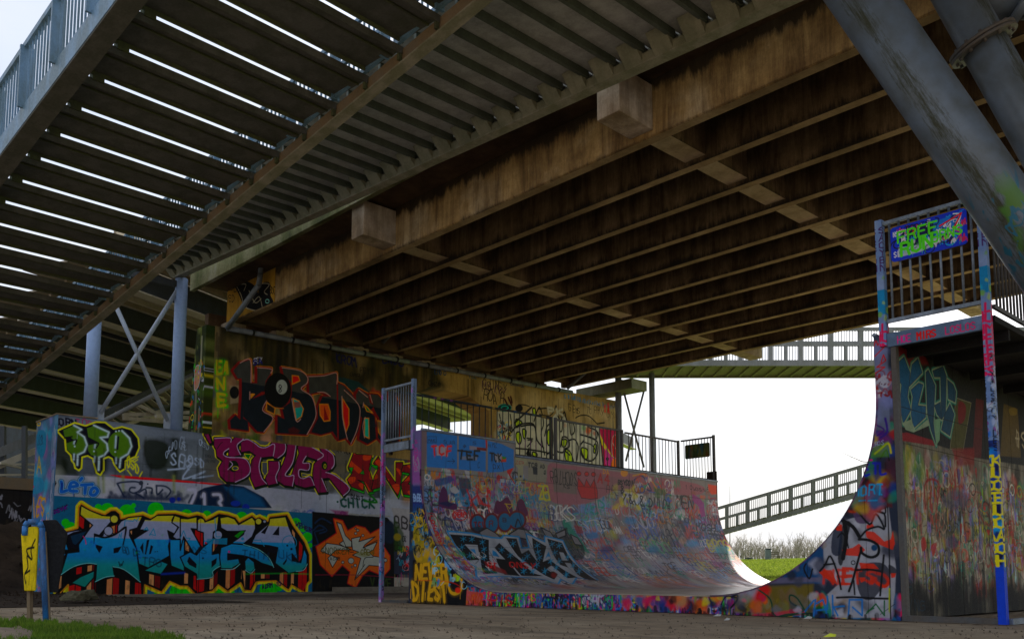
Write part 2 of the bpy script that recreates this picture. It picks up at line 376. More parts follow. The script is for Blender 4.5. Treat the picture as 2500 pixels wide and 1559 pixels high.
class Canvas:
    def __init__(s, name, wm, hm, ppm, to_m, gain=2.0, base=(90, 90, 90)):
        """wm, hm: size in metres; to_m(px, py): sight line -> (u, v) metres on the surface, v up"""
        s.name = name; s.wm = wm; s.hm = hm; s.ppm = ppm; s.to_m = to_m; s.gain = gain
        s.W = int(wm * ppm); s.H = int(hm * ppm)
        s.a = np.empty((s.H, s.W, 3), np.float32); s.a[:] = s.c(base)
        s.rs = np.random.default_rng(sum(map(ord, name)))
    def c(s, c):
        if isinstance(c, str): c = tuple(int(c[i:i + 2], 16) for i in (0, 2, 4))
        l = np.array([lin(v) for v in c]); m_ = l @ np.array([.25, .6, .15])
        return np.clip((m_ + (l - m_) * 1.42) * s.gain * (.55 + .9 * min(m_ / .09, 1) * .5), .004, .86).astype(np.float32)
    def pt(s, pts):       # photo coordinates -> canvas pixels
        o = []
        for x, y in pts:
            u, v = s.to_m(x, y); o.append((u * s.ppm, v * s.ppm))
        return np.array(o)
    def px_scale(s, x, y):   # canvas pixels per photo pixel (vertical)
        a = s.pt([(x, y - 2), (x, y + 2)]); return np.linalg.norm(a[0] - a[1]) / 4
    def _bb(s, P, m):
        x0 = max(int(P[:, 0].min() - m), 0); x1 = min(int(P[:, 0].max() + m) + 2, s.W)
        y0 = max(int(P[:, 1].min() - m), 0); y1 = min(int(P[:, 1].max() + m) + 2, s.H)
        return (x0, x1, y0, y1) if x1 > x0 and y1 > y0 else None
    def _blend(s, x0, x1, y0, y1, al, col):
        r = s.a[y0:y1, x0:x1]; al = al[..., None]
        if callable(col):
            yy, xx = np.mgrid[y0:y1, x0:x1]; col = col(xx / s.ppm, yy / s.ppm)
        r[:] = r * (1 - al) + col * al
    @staticmethod
    def _segd(xx, yy, a, b):
        d = b - a; L = d @ d
        t = np.clip(((xx - a[0]) * d[0] + (yy - a[1]) * d[1]) / (L + 1e-9), 0, 1)
        return np.hypot(xx - a[0] - t * d[0], yy - a[1] - t * d[1])
    def cpoly(s, P, col, soft=1.0, alpha=1.0, out=None, grow=0.0):
        """polygon in canvas pixels; out=(colour, width px)"""
        m = soft + grow + (out[1] if out else 0) + 2
        bb = s._bb(P, m)
        if bb is None: return
        x0, x1, y0, y1 = bb
        yy, xx = np.mgrid[y0:y1, x0:x1].astype(np.float32); yy += .5; xx += .5
        ins = np.zeros(xx.shape, bool); dist = np.full(xx.shape, 1e9, np.float32)
        n = len(P)
        for i in range(n):
            a, b = P[i], P[(i + 1) % n]
            if (a[1] != b[1]):
                cond = (a[1] > yy) != (b[1] > yy)
                xi = (b[0] - a[0]) * (yy - a[1]) / (b[1] - a[1]) + a[0]
                ins ^= cond & (xx < xi)
            dist = np.minimum(dist, s._segd(xx, yy, a, b))
        sd = np.where(ins, -dist, dist) - grow
        if col is not None: s._blend(x0, x1, y0, y1, np.clip(.5 - sd / soft, 0, 1) * alpha, col if callable(col) else s.c(col))
        if out: s._blend(x0, x1, y0, y1, np.clip(.5 + (out[1] / 2 - np.abs(sd + grow)) / 1.0, 0, 1) * alpha, s.c(out[0]))
    def cstroke(s, P, w, col, soft=1.0, alpha=1.0):
        """polyline in canvas pixels, w = width px (scalar)"""
        bb = s._bb(P, w / 2 + soft + 1)
        if bb is None: return
        x0, x1, y0, y1 = bb
        A = np.zeros((y1 - y0, x1 - x0), np.float32)
        for a, b in zip(P[:-1], P[1:]):
            q = s._bb(np.array([a, b]), w / 2 + soft + 1)
            if q is None: continue
            u0, u1, v0, v1 = q
            yy, xx = np.mgrid[v0:v1, u0:u1].astype(np.float32); yy += .5; xx += .5
            d = s._segd(xx, yy, a, b)
            al = np.clip(.5 + (w / 2 - d) / soft, 0, 1)
            sub = A[v0 - y0:v1 - y0, u0 - x0:u1 - x0]; np.maximum(sub, al, out=sub)
        s._blend(x0, x1, y0, y1, A * alpha, s.c(col) if not callable(col) else col)
    # ---- photo-coordinate versions
    def poly(s, pts, col, sm=False, soft=1.0, alpha=1.0, out=None, grow=0.0, f=None):
        pts = f(pts) if f else pts
        k = s.px_scale(*pts[0])
        if sm: pts = catmull(pts, True, 4)
        P = s.pt(pts)
        if callable(col): cc = col
        else: cc = col
        s.cpoly(P, cc, max(soft * k, 1.0), alpha, (out[0], out[1] * k) if out else None, grow * k)
    def line(s, pts, w, col, sm=True, soft=1.0, alpha=1.0, f=None):
        pts = f(pts) if f else pts
        k = s.px_scale(*pts[0])
        if sm and len(pts) > 2: pts = catmull(pts, False, 4)
        Q = s.pt(pts)
        if w > 2.2: s.cstroke(Q, w * k * 1.25, col, w * k * 1.5, alpha * .30)      # overspray
        s.cstroke(Q, max(w * k, .8), col, max(soft * k, .9), alpha)
        if w > 3 and s.rs.random() < .45:                                        # a run of wet paint
            q = Q[s.rs.integers(len(Q))]; s.cstroke(np.array([q, (q[0], q[1] - s.rs.uniform(2, 7) * w * k * .6)]), max(w * k * .22, .8), col, 1, alpha * .8)
    def disc(s, x, y, r, col, soft=1.0, alpha=1.0, f=None, out=None, ry=None):
        if f: (x, y), = f([(x, y)]); r = r / f.k; ry = ry / f.k if ry else None
        s.poly([(x + r * math.cos(t * .5236), y + (ry or r) * math.sin(t * .5236)) for t in range(12)], col, True, soft, alpha, out)
    def text(s, txt, p0, p1, h, w, col, sm=False, soft=1.0, alpha=1.0, slant=0.0, f=None, jit=0.0, gap=.35):
        if f: p0, p1 = f([p0, p1]); h /= f.k; w /= f.k
        n = len(txt); dx = (p1[0] - p0[0]) / n; dy = (p1[1] - p0[1]) / n
        for i, ch in enumerate(txt):
            g = GLYPH.get(ch.upper())
            if not g: continue
            jit_ = max(jit, .05); jx = s.rs.uniform(-jit_, jit_) * h; sc = 1 + s.rs.uniform(-jit_, jit_) * 1.5; jy = s.rs.uniform(-jit_, jit_) * h * .8; sl = slant + s.rs.uniform(-.12, .12)
            for stx in g.split('|'):
                q = []
                for tok in stx.split():
                    gx, gy = int(tok[0]) / 4, int(tok[1]) / 6
                    X = p0[0] + dx * (i + gx * (1 - gap)) + sl * gy * h + jx + s.rs.normal(0, .035) * h
                    Y = p0[1] + dy * (i + gx * (1 - gap)) - gy * h * sc + jy + s.rs.normal(0, .035) * h
                    q.append((X, Y))
                if len(q) == 1: q.append((q[0][0] + .5, q[0][1]))
                s.line(q, w, col, sm, soft, alpha)
    def bubble(s, txt, p0, p1, h, w, fill, out, ow, f=None, gap=.12, sm=True, hl=None):
        if f: p0, p1 = f([p0, p1]); h /= f.k; w /= f.k; ow /= f.k
        s.text(txt, p0, p1, h, w + ow * 2, out, sm, gap=gap); s.text(txt, p0, p1, h, w, fill, sm, gap=gap)
        if hl: s.text(txt, (p0[0] - w * .2, p0[1] - w * .15), (p1[0] - w * .2, p1[1] - w * .15), h, w * .14, hl, sm, gap=gap)
    # ---- unplanned layers, in metres on the surface
    def scribble(s, u, v, size, w, col, kind=0, alpha=1.0, soft=1.0):
        r = s.rs
        n = r.integers(4, 10)
        if kind == 0:      # running tag
            x = 0; P = []
            for i in range(n):
                P.append((u + x * size, v + r.uniform(-.5, .5) * size)); x += r.uniform(-.06, .30)
            P = catmull(P, False, 5)
        elif kind == 1:    # loop
            a = r.uniform(0, 6.3)
            P = np.array([(u + math.cos(a + t) * size * (.4 + .05 * t), v + math.sin(a + t) * size * .5) for t in np.linspace(0, r.uniform(4, 9), 20)])
        elif kind == 2:    # straight slash
            a = r.uniform(0, 3.14); P = np.array([(u, v), (u + math.cos(a) * size, v + math.sin(a) * size)])
        elif kind == 3:    # drip
            P = np.array([(u, v), (u + r.uniform(-.01, .01), v - size)])
        else:              # angular letters
            P = []; x = 0
            for i in range(n):
                P.append((u + x * size, v + (.45 if i % 2 else -.45) * size * r.uniform(.5, 1.1))); x += r.uniform(.02, .22)
            P = np.array(P)
        s.cstroke(np.asarray(P) * s.ppm, w * s.ppm, col, max(soft, 1.0), alpha)
    def chaos(s, box, n, pal, size=(.08, .4), w=(.008, .03), kinds=(0, 0, 1, 2, 4), alpha=(.6, 1.0), keep=None):
        r = s.rs
        for _ in range(n):
            u = r.uniform(box[0], box[1]); v = r.uniform(box[2], box[3])
            if keep and not keep(u, v): continue
            s.scribble(u, v, r.uniform(*size), r.uniform(*w), pal[r.integers(len(pal))], kinds[r.integers(len(kinds))], r.uniform(*alpha))
    def words(s, box, n, words, pal, size=(.1, .3), w=(.12, .2), alpha=(.6, 1.0), keep=None):
        r = s.rs
        for _ in range(n):
            u = r.uniform(box[0], box[1]); v = r.uniform(box[2], box[3]); h = r.uniform(*size); col = pal[r.integers(len(pal))]
            if keep and not keep(u, v): continue
            sl = r.uniform(-.2, .4); rise = r.uniform(-.2, .2); al = r.uniform(*alpha); ww = r.uniform(*w) * h; sp = r.uniform(.5, .85)
            for i, ch in enumerate(words[r.integers(len(words))]):
                for st_ in GLYPH.get(ch, '').split('|'):
                    if not st_: continue
                    q = np.array([(u + (i * sp + int(k[0]) / 4 * .6 + sl * int(k[1]) / 6) * h + r.normal(0, .03) * h, v + (int(k[1]) / 6 + i * rise * .4) * h + r.normal(0, .04) * h) for k in st_.split()])
                    if len(q) > 2 and r.random() < .6: q = catmull(q, False, 3)
                    s.cstroke(q * s.ppm, max(ww * s.ppm, .9), col, 1, al)
    def blobs(s, box, n, pal, size=(.1, .5), soft=.4, alpha=(.3, .9), tall=1.0, keep=None):
        r = s.rs
        for _ in range(n):
            u = r.uniform(box[0], box[1]); v = r.uniform(box[2], box[3]); q = r.uniform(*size)
            if keep and not keep(u, v): continue
            k = r.integers(6, 10)
            P = np.array([(u + math.cos(6.283 * i / k) * q * r.uniform(.4, 1), v + math.sin(6.283 * i / k) * q * tall * r.uniform(.4, 1)) for i in range(k)]) * s.ppm
            s.cpoly(catmull(P, True, 3), pal[r.integers(len(pal))], max(q * soft * s.ppm, 1), r.uniform(*alpha))
    def drips(s, box, n, pal, L=(.1, .5), w=(.006, .015), alpha=(.4, .9)):
        r = s.rs
        for _ in range(n):
            s.scribble(r.uniform(box[0], box[1]), r.uniform(box[2], box[3]), r.uniform(*L), r.uniform(*w), pal[r.integers(len(pal))], 3, r.uniform(*alpha))
    def fill(s, u0, u1, v0, v1, col):
        s.a[max(int(v0 * s.ppm), 0):int(v1 * s.ppm), max(int(u0 * s.ppm), 0):int(u1 * s.ppm)] = s.c(col)
    def noise_layer(s, scale, su=1, sv=1):
        h, w = max(int(s.hm * scale * sv), 2), max(int(s.wm * scale * su), 2)
        g = s.rs.random((h + 1, w + 1))
        yy = np.linspace(0, h - 1e-3, s.H); xx = np.linspace(0, w - 1e-3, s.W)
        yi, xi = yy.astype(int), xx.astype(int); fy, fx = (yy - yi)[:, None], (xx - xi)[None]
        fy = fy * fy * (3 - 2 * fy); fx = fx * fx * (3 - 2 * fx)
        return (g[yi][:, xi] * (1 - fy) * (1 - fx) + g[yi][:, xi + 1] * (1 - fy) * fx + g[yi + 1][:, xi] * fy * (1 - fx) + g[yi + 1][:, xi + 1] * fy * fx).astype(np.float32)
    def material(s, rough=.6, bump=.15, wear=.3, wear_scale=8, spec=.16, streak=None, crack=False, rough_fn=None):
        img = bpy.data.images.new(s.name, s.W, s.H, alpha=False, float_buffer=False)
        a = np.clip(s.a, 0, 1)
        srgb = np.where(a <= .0031308, a * 12.92, 1.055 * np.power(np.maximum(a, 1e-6), 1 / 2.4) - .055)
        buf = np.ones((s.H, s.W, 4), np.float32); buf[..., :3] = srgb
        img.pixels.foreach_set(buf.ravel()); img.update(); img.pack()
        m = NB(s.name, rough, 0, spec)
        ti = m.n("ShaderNodeTexImage"); ti.image = img; ti.extension = 'EXTEND'; ti.interpolation = 'Linear'
        uv = m.n("ShaderNodeUVMap"); m.l(uv.outputs[0], ti.inputs[0])
        c = ti.outputs[0]
        g = m.noise(wear_scale, 8, .72)
        c = m.mix(wear, c, m.ramp(g, [(.32, .45), (.6, 1.05)]), 'MULTIPLY')
        g2 = m.noise(wear_scale * 7, 4, .7)
        c = m.mix(wear * .7, c, m.ramp(g2, [(.3, .5), (.6, 1.05)]), 'MULTIPLY')
        if streak:
            st = m.noise(1.0, 7, .7, streak[0]); c = m.mix(streak[1], c, m.ramp(st, [(.36, streak[2]), (.52, (1, 1, 1))]), 'MULTIPLY')
        h = m.mix(.5, g, g2)
        m.col(c); m.bump(h, bump, .01)
        r_ = m.ramp(g2, [(.3, min(rough + .15, 1)), (.7, rough - .05)])
        if rough_fn: r_ = rough_fn(m, r_)
        m.rough(r_)
        return m.m

class CropF:
    """coordinates read off an enlarged detail: origin and enlargement"""
    def __init__(s, x, y, k): s.x, s.y, s.k = x, y, k
    def __call__(s, pts): return [(s.x + a / s.k, s.y + b / s.k) for a, b in pts]

GLYPH = {'A': '00 26 40|12 32', 'B': '00 06 36 44 33 03|33 42 30 00', 'C': '45 26 05 01 20 41', 'D': '00 06 26 44 42 20 00', 'E': '40 00 06 46|03 33',
 'F': '00 06 46|03 33', 'G': '45 26 05 01 20 41 43 23', 'H': '00 06|40 46|03 43', 'I': '20 26', 'J': '01 10 30 41 46', 'K': '00 06|46 03 40', 'L': '06 00 40',
 'M': '00 06 23 46 40', 'N': '00 06 40 46', 'O': '20 01 05 26 45 41 20', 'P': '00 06 36 45 44 33 03', 'Q': '20 01 05 26 45 41 20|22 40', 'R': '00 06 36 45 44 33 03|33 40',
 'S': '45 26 05 04 42 41 20 01', 'T': '06 46|26 20', 'U': '06 01 20 41 46', 'V': '06 20 46', 'W': '06 10 23 30 46', 'X': '00 46|06 40', 'Y': '06 23 46|23 20',
 'Z': '06 46 00 40', '0': '20 01 05 26 45 41 20', '1': '15 26 20', '2': '05 26 45 43 00 40', '3': '06 36 45 44 33 42 41 30 00', '4': '30 36 02 42', '5': '46 06 04 34 42 40 00',
 '6': '46 02 00 40 42 03', '7': '06 46 10', '8': '23 05 26 45 23 41 20 01 23', '9': '40 44 46 06 04 44', '.': '20 21', '!': '26 22|20', "'": '26 25', '&': '40 05 26 35 01 20 42', '-': '13 33'}

def to_wall(x, y): p = on_x(x, y, WX_); return (p.y - 7.8, p.z)
def to_pier(x, y): p = on_x(x, y, -27.08); return (p.y - 12.3, p.z)
def to_front(x, y): p = on_y(x, y, 12.0); return (p.x + 16.1, p.z)
def to_back(x, y): p = on_x(x, y, -5.2); return (p.y - 12.0, p.z)
WX_ = -27.0
# ------------------------------------------------------------------ graffiti wall
W = Canvas('wall_paint', 17.4, 5.3, 84, to_wall, 2.1, (62, 66, 72))
def vgrad(stops):
    st = [(v, W.c(c)) for v, c in stops]
    def f(u, v):
        out = np.zeros(u.shape + (3,), np.float32); out[:] = st[0][1]
        for (v0, c0), (v1, c1) in zip(st, st[1:]):
            t = np.clip((v - v0) / (v1 - v0), 0, 1)[..., None]; out = np.where(v[..., None] >= v0, c0 * (1 - t) + c1 * t, out)
        return out
    return f
# concrete of the upper half: soot, pale patches, moss
W.poly([(100, 1000), (1040, 1110), (1040, 1180), (100, 1165)], (66, 71, 80))
W.blobs((0, 8, 3.3, 5.2), 70, ['4a5058', '5a6470', '30352f', '3c4238', '6a7076'], (.15, .7), .6, (.2, .5))
W.blobs((4.4, 17, 3.6, 5.2), 120, ['6a5f48', '5c513c', '484538', '7a7058', '3a342a'], (.15, .8), .5, (.3, .7), .6)
W.poly([(118, 1040), (180, 1045), (190, 1160), (113, 1155)], (34, 40, 26), soft=12, alpha=.8)
for x0, x1, y0, y1 in ((352, 410, 1075, 1140), (230, 262, 1110, 1165), (418, 436, 1062, 1170), (150, 165, 1120, 1160)):
    W.poly([(x0, y0), (x1, y0 + 8), (x1 - 6, y1), (x0 + 8, y1)], (20, 27, 10), True, soft=9, alpha=.9)
W.poly([(110, 1012), (500, 1060), (500, 1075), (110, 1040)], (92, 98, 108), soft=8, alpha=.75)
# white middle band
W.poly([(100, 1157), (250, 1163), (420, 1172), (560, 1180), (700, 1194), (860, 1210), (1050, 1226), (1050, 1300), (762, 1262), (100, 1210)], (128, 130, 142))
W.blobs((0, 7.5, 2.6, 3.3), 40, ['8c9088', '9a9aa4', '7c7f86', 'a4a3b2'], (.15, .5), .7, (.3, .6))
W.poly([(266, 1158), (300, 1160), (470, 1174), (502, 1180), (460, 1178), (300, 1167)], (196, 50, 70))
W.line([(290, 1162), (400, 1170), (470, 1176)], 3.2, (170, 20, 40)); W.line([(490, 1178), (560, 1184)], 4, (185, 18, 42))
for x_ in (240, 252, 424, 300):
    W.line([(x_, 1162), (x_ + 1, 1200)], 7, (104, 112, 74), soft=5, alpha=.6)
W.blobs((8.4, 17, 2.3, 3.6), 60, ['8a8d96', '9498a2', '7a7f8c'], (.2, .7), .6, (.3, .7))
# LETO
f = CropF(100, 1000, 6.0625)
def stroke_piece(C, lines, w, edge, ew, fill, hl=None, f=None, dark='05070f', dw=0):
    for L in lines:
        if dw: C.line(L, (w + 2 * ew + 2 * dw) / f.k, dark, f=f)
    for L in lines: C.line(L, (w + 2 * ew) / f.k, edge, f=f)
    for L in lines: C.line(L, w / f.k, fill, f=f)
leto = [[(300, 1060), (310, 1120), (300, 1210), (380, 1190)], [(420, 1140), (540, 1120), (500, 1070), (440, 1090), (430, 1190), (530, 1200)], [(600, 1110), (760, 1100)],
        [(660, 1110), (650, 1230)], [(750, 1170), (800, 1150), (840, 1200), (790, 1260), (730, 1240), (750, 1170)], [(580, 1040), (605, 1010)]]
stroke_piece(W, leto, 46, (120, 150, 175), 8, (20, 78, 140), f=f, dw=10)
W.line([(310, 1080), (312, 1180)], 2.5, (10, 40, 110), f=f)
for L in ([(130, 1000), (180, 1100), (120, 1090), (190, 1040), (140, 1110)], [(140, 1110), (170, 1190), (220, 1080)], [(100, 1060), (210, 1060)]): W.line(L, 3, (8, 10, 20), f=f, sm=False)
# RiiD outline and dark fades
for L in ([(1130, 1090), (1200, 1070), (1400, 1060), (1490, 1100), (1470, 1180), (1380, 1230), (1310, 1200), (1330, 1150), (1390, 1150)], [(1130, 1090), (1230, 1280)], [(1400, 1230), (1520, 1300)],
          [(1450, 1220), (1540, 1170), (1560, 1230)], [(1560, 1150), (1640, 1160), (1640, 1230)], [(1710, 1120), (1840, 1130), (1920, 1200), (1860, 1290)], [(1710, 1120), (1720, 1250), (1800, 1180)]):
    W.line(L, 4.2, (52, 58, 74), f=f)
W.disc(1480, 1080, 34, (48, 52, 66), f=f); W.disc(1580, 1095, 12, (40, 44, 60), f=f)
W.rs = np.random.default_rng(5)
for i in range(26):
    x = 1000 + i * 45; W.line([(x, 1310), (x + W.rs.uniform(-60, 60), 1310 - W.rs.uniform(20, 95))], 8, (22, 34, 58), soft=4, alpha=.55, f=f)
W.poly([(960, 1290), (1400, 1250), (2100, 1300), (2140, 1370), (1000, 1310)], (24, 34, 60), soft=9, alpha=.7, f=f)
for x_, y_, r_ in ((1945, 1335, 46), (2040, 1320, 30)): W.disc(x_, y_, r_, (12, 42, 120), soft=2, f=f)
# cap shape with pale letters
W.poly([(2170, 1370), (2230, 1250), (2420, 1150), (2700, 1090), (3000, 1130), (3300, 1290), (3420, 1450), (2900, 1450), (2200, 1400)], (14, 32, 56), soft=3, f=f)
W.poly([(2700, 1130), (3000, 1160), (3250, 1300), (3330, 1440), (3000, 1440)], (16, 74, 110), soft=10, alpha=.8, f=f)
W.disc(2760, 1110, 45, (10, 20, 40), f=f, ry=25)
W.text('713', (462, 1232), (548, 1243), 34, 7, (150, 150, 165), True, soft=3)
W.disc(575, 1228, 12, (14, 50, 130), soft=2, ry=7); W.disc(600, 1238, 9, (14, 46, 130), soft=2)
W.chaos((7.6, 11.5, 2.15, 2.8), 60, ['16284e', '0e3c88', '33506a', '22406e', '5a6a80'], (.1, .3), (.03, .09), (0, 1, 2), (.3, .8))
W.blobs((7.0, 12.5, 2.2, 2.55), 60, ['0e2a66', '1a4a7a', '20305c'], (.05, .16), .5, (.4, .8))
# KORN, FOM tags on the top edge
W.text('KORN', (130, 1036), (192, 1040), 17, 3.6, (10, 12, 30), soft=1.4)
W.text('TORA', (186, 1040), (244, 1050), 20, 1.6, (130, 20, 70), jit=.1)
# 350 piece
body = [(235, 310), (500, 190), (660, 235), (810, 180), (950, 185), (1075, 280), (1200, 250), (1340, 290), (1440, 420), (1455, 560), (1400, 690), (1250, 755), (1245, 870), (1170, 915), (1125, 870), (1080, 800),
        (1050, 720), (1000, 695), (930, 720), (928, 890), (880, 965), (820, 930), (790, 820), (765, 720), (690, 680), (610, 700), (600, 860), (560, 895), (505, 860), (490, 795), (455, 750), (440, 670), (370, 600), (355, 440)]
W.poly(body, (6, 6, 22), out=((188, 172, 8), 4.2), f=f)
W.poly([(330, 300), (480, 235), (600, 290), (545, 335), (640, 400), (680, 520), (640, 620), (540, 665), (460, 655), (390, 590), (375, 490), (480, 440), (430, 400), (350, 400)], (66, 92, 12), f=f)
W.poly([(680, 270), (790, 235), (1000, 325), (985, 400), (880, 405), (975, 500), (990, 600), (930, 675), (850, 700), (740, 670), (695, 600), (700, 500), (850, 480), (700, 400)], (66, 92, 12), f=f)
W.disc(1165, 515, 175, (68, 94, 12), f=f, ry=200)
for L in ([(490, 230), (600, 290), (540, 330), (640, 400), (682, 520), (640, 620), (545, 665), (538, 815)], [(785, 230), (1005, 330), (985, 400), (878, 410), (975, 500), (990, 600), (935, 670), (860, 700), (852, 890)],
          [(1200, 310), (1310, 420), (1340, 540), (1290, 650), (1180, 715), (1163, 850)]): W.line(L, 4.2, (150, 165, 178), f=f, sm=False)
for L in ([(490, 655), (485, 735)], [(800, 690), (790, 770)], [(1112, 710), (1110, 790)], [(1112, 390), (1102, 560)], [(500, 450), (490, 500)], [(800, 510), (795, 560)]): W.line(L, 4, (145, 160, 172), f=f)
W.line([(1145, 400), (1130, 580)], 4, (8, 10, 30), f=f)
for x_, y_ in ((500, 540), (785, 612), (1100, 620), (1110, 318), (1155, 310)): W.disc(x_, y_, 14, (150, 165, 178), f=f)
for L in ([(350, 415), (460, 395)], [(390, 480), (520, 440), (510, 500)], [(710, 510), (850, 490), (820, 560)]): W.line(L, 3, (8, 10, 8), f=f)
W.text('OSD', (311, 1138), (340, 1158), 24, 3, (186, 172, 10), jit=.1)
for L in ([(1280, 890), (1340, 970)], [(1500, 915), (1460, 985)], [(1340, 760), (1440, 690)], [(1380, 770), (1430, 735)]): W.line(L, 2.4, (186, 172, 10), f=f)
# pale tags
g_ = (132, 142, 158)
W.text('OSD', (405, 1122), (424, 1090), 16, 1.6, g_, True, jit=.2); W.text('OGSL', (430, 1092), (462, 1100), 22, 1.6, g_, True, jit=.25, alpha=.8)
W.text('SEK', (418, 1135), (470, 1146), 26, 3.4, g_, True, jit=.1); W.text('OSD', (462, 1130), (502, 1142), 18, 3.2, g_, True)
W.line([(410, 1146), (450, 1142), (470, 1130), (446, 1168), (500, 1150), (470, 1166), (520, 1160)], 4, g_)
W.text('OSD', (486, 1085), (512, 1100), 14, 2, g_, True); W.text('TROLL', (500, 1115), (525, 1118), 6, 1.1, (20, 22, 30)); W.text('CRIME', (500, 1127), (528, 1129), 6, 1.1, (20, 22, 30))
# ------------------------------------------------------------------ lower blue piece
W.poly([(95, 1207), (300, 1218), (560, 1237), (762, 1252), (765, 1458), (95, 1460)], (6, 78, 104))
f1 = CropF(130, 1210, 6.047); f2 = CropF(440, 1210, 6.047)
J = lambda a, b: f1(a) + f2(b)
W.rs = np.random.default_rng(21)
for x, y, r in ((160, 1330, 17), (150, 1305, 10), (172, 1288, 15), (143, 1345, 12), (262, 1245, 18), (240, 1238, 9), (326, 1233, 6), (310, 1250, 20), (380, 1245, 20), (345, 1258, 8), (455, 1258, 16), (505, 1256, 11), (590, 1263, 15), (628, 1268, 9), (645, 1265, 8),
                (722, 1275, 12), (750, 1310, 12), (740, 1290, 8), (757, 1330, 6), (160, 1275, 10)):
    W.disc(x, y, r, (8, 150, 66), soft=1.5)
for x, y, r in ((285, 1448, 22), (440, 1445, 26), (450, 1440, 16), (540, 1440, 22), (560, 1450, 14), (655, 1440, 22), (680, 1430, 12), (740, 1448, 10), (190, 1452, 8), (390, 1450, 14)): W.disc(x, y, r, (8, 150, 66), soft=1.5)
outer = J([(60, 1480), (20, 1300), (60, 1000), (60, 560), (240, 510), (360, 470), (375, 160), (415, 110), (560, 200), (760, 270), (850, 210), (920, 205), (985, 260), (1000, 330), (1320, 270), (1430, 320), (1500, 310), (1540, 255), (1800, 250)],
          [(120, 300), (250, 270), (330, 290), (380, 350), (570, 250), (700, 270), (820, 310), (870, 380), (1060, 280), (1120, 330), (1170, 305), (1290, 370), (1320, 300), (1580, 270), (1660, 420), (1840, 680), (1910, 860), (1910, 1250), (1860, 1300), (1850, 1430), (1640, 1310), (1600, 1390), (1410, 1250), (1170, 1260), (1120, 1270), (1050, 1400), (950, 1390), (890, 1280), (700, 1410), (560, 1310), (480, 1400), (230, 1460), (110, 1330), (0, 1330)]) + f1([(1720, 1260), (1600, 1420), (1350, 1310), (1340, 1490), (1180, 1440), (1000, 1330), (960, 1390), (640, 1480), (480, 1480), (240, 1480), (220, 1310)])
W.poly(outer, None, out=((196, 160, 10), 15))
W.poly(outer, None, out=((200, 196, 20), 9), grow=0)
W.poly(outer, (8, 6, 10), out=((210, 120, 8), 4))
STR = ['7a0c08', '06060a', 'a8785c', '06060a', '8c1208', '8c1208', '06060a', 'a8785c', '5a0808', '06060a', '06060a', '9a6a50']
def stripes(u, v):
    w = (u * 6.6 + .25 * np.sin(u * 5)) ; k = np.floor(w).astype(int) % len(STR)
    cc = np.array([W.c(c) for c in STR]); o = cc[k]; fr = w - np.floor(w); return np.where((fr < .12)[..., None], W.c('06060a'), o)
for P_ in (f1([(85, 1190), (190, 1150), (190, 1290), (85, 1370)]), f1([(40, 890), (150, 920), (100, 1090), (40, 1080)]), f1([(620, 1280), (900, 1200), (1290, 1290), (1300, 1460), (620, 1460)]), f1([(230, 1330), (600, 1210), (600, 1470), (240, 1460)]),
           f1([(330, 1060), (610, 1010), (600, 1090), (330, 1160)]), f1([(1340, 1130), (1590, 1190), (1720, 1060), (1720, 1230), (1590, 1370), (1340, 1260)]), f1([(390, 290), (570, 410), (560, 460), (430, 480), (375, 430)]), f1([(860, 450), (950, 420), (940, 540), (880, 590)]),
           f1([(1130, 520), (1240, 480), (1200, 640)]), f1([(1470, 600), (1555, 570), (1540, 700), (1490, 700)]), f2([(0, 1110), (230, 1180), (240, 1400), (110, 1290), (0, 1290)]), f2([(250, 1240), (470, 1210), (570, 1080), (570, 1270), (470, 1370), (250, 1420)]),
           f2([(590, 1090), (900, 930), (905, 1220), (840, 1250), (700, 1370), (590, 1280)]), f2([(920, 1100), (1100, 1110), (1100, 1250), (1030, 1370), (950, 1350)]), f2([(1190, 1150), (1400, 1150), (1400, 1215), (1190, 1215)]),
           f2([(1420, 1150), (1880, 1040), (1880, 1250), (1820, 1400), (1650, 1280), (1590, 1350), (1430, 1230)]), f2([(165, 480), (340, 540), (330, 760)]), f2([(30, 620), (70, 600), (190, 840), (40, 780)]), f2([(490, 660), (620, 480), (670, 490), (660, 560), (470, 840)]), f2([(1610, 430), (1800, 700), (1800, 900), (1740, 980), (1690, 660)])):
    W.poly(P_, stripes)
vt = lambda y: to_wall(430, y)[1]
face = vgrad([(vt(1420), (20, 100, 92)), (vt(1380), (16, 110, 112)), (vt(1360), (14, 100, 140)), (vt(1318), (16, 116, 158)), (vt(1316), (118, 124, 148)), (vt(1276), (126, 130, 150)), (vt(1272), (158, 152, 70)), (vt(1230), (164, 160, 96))])
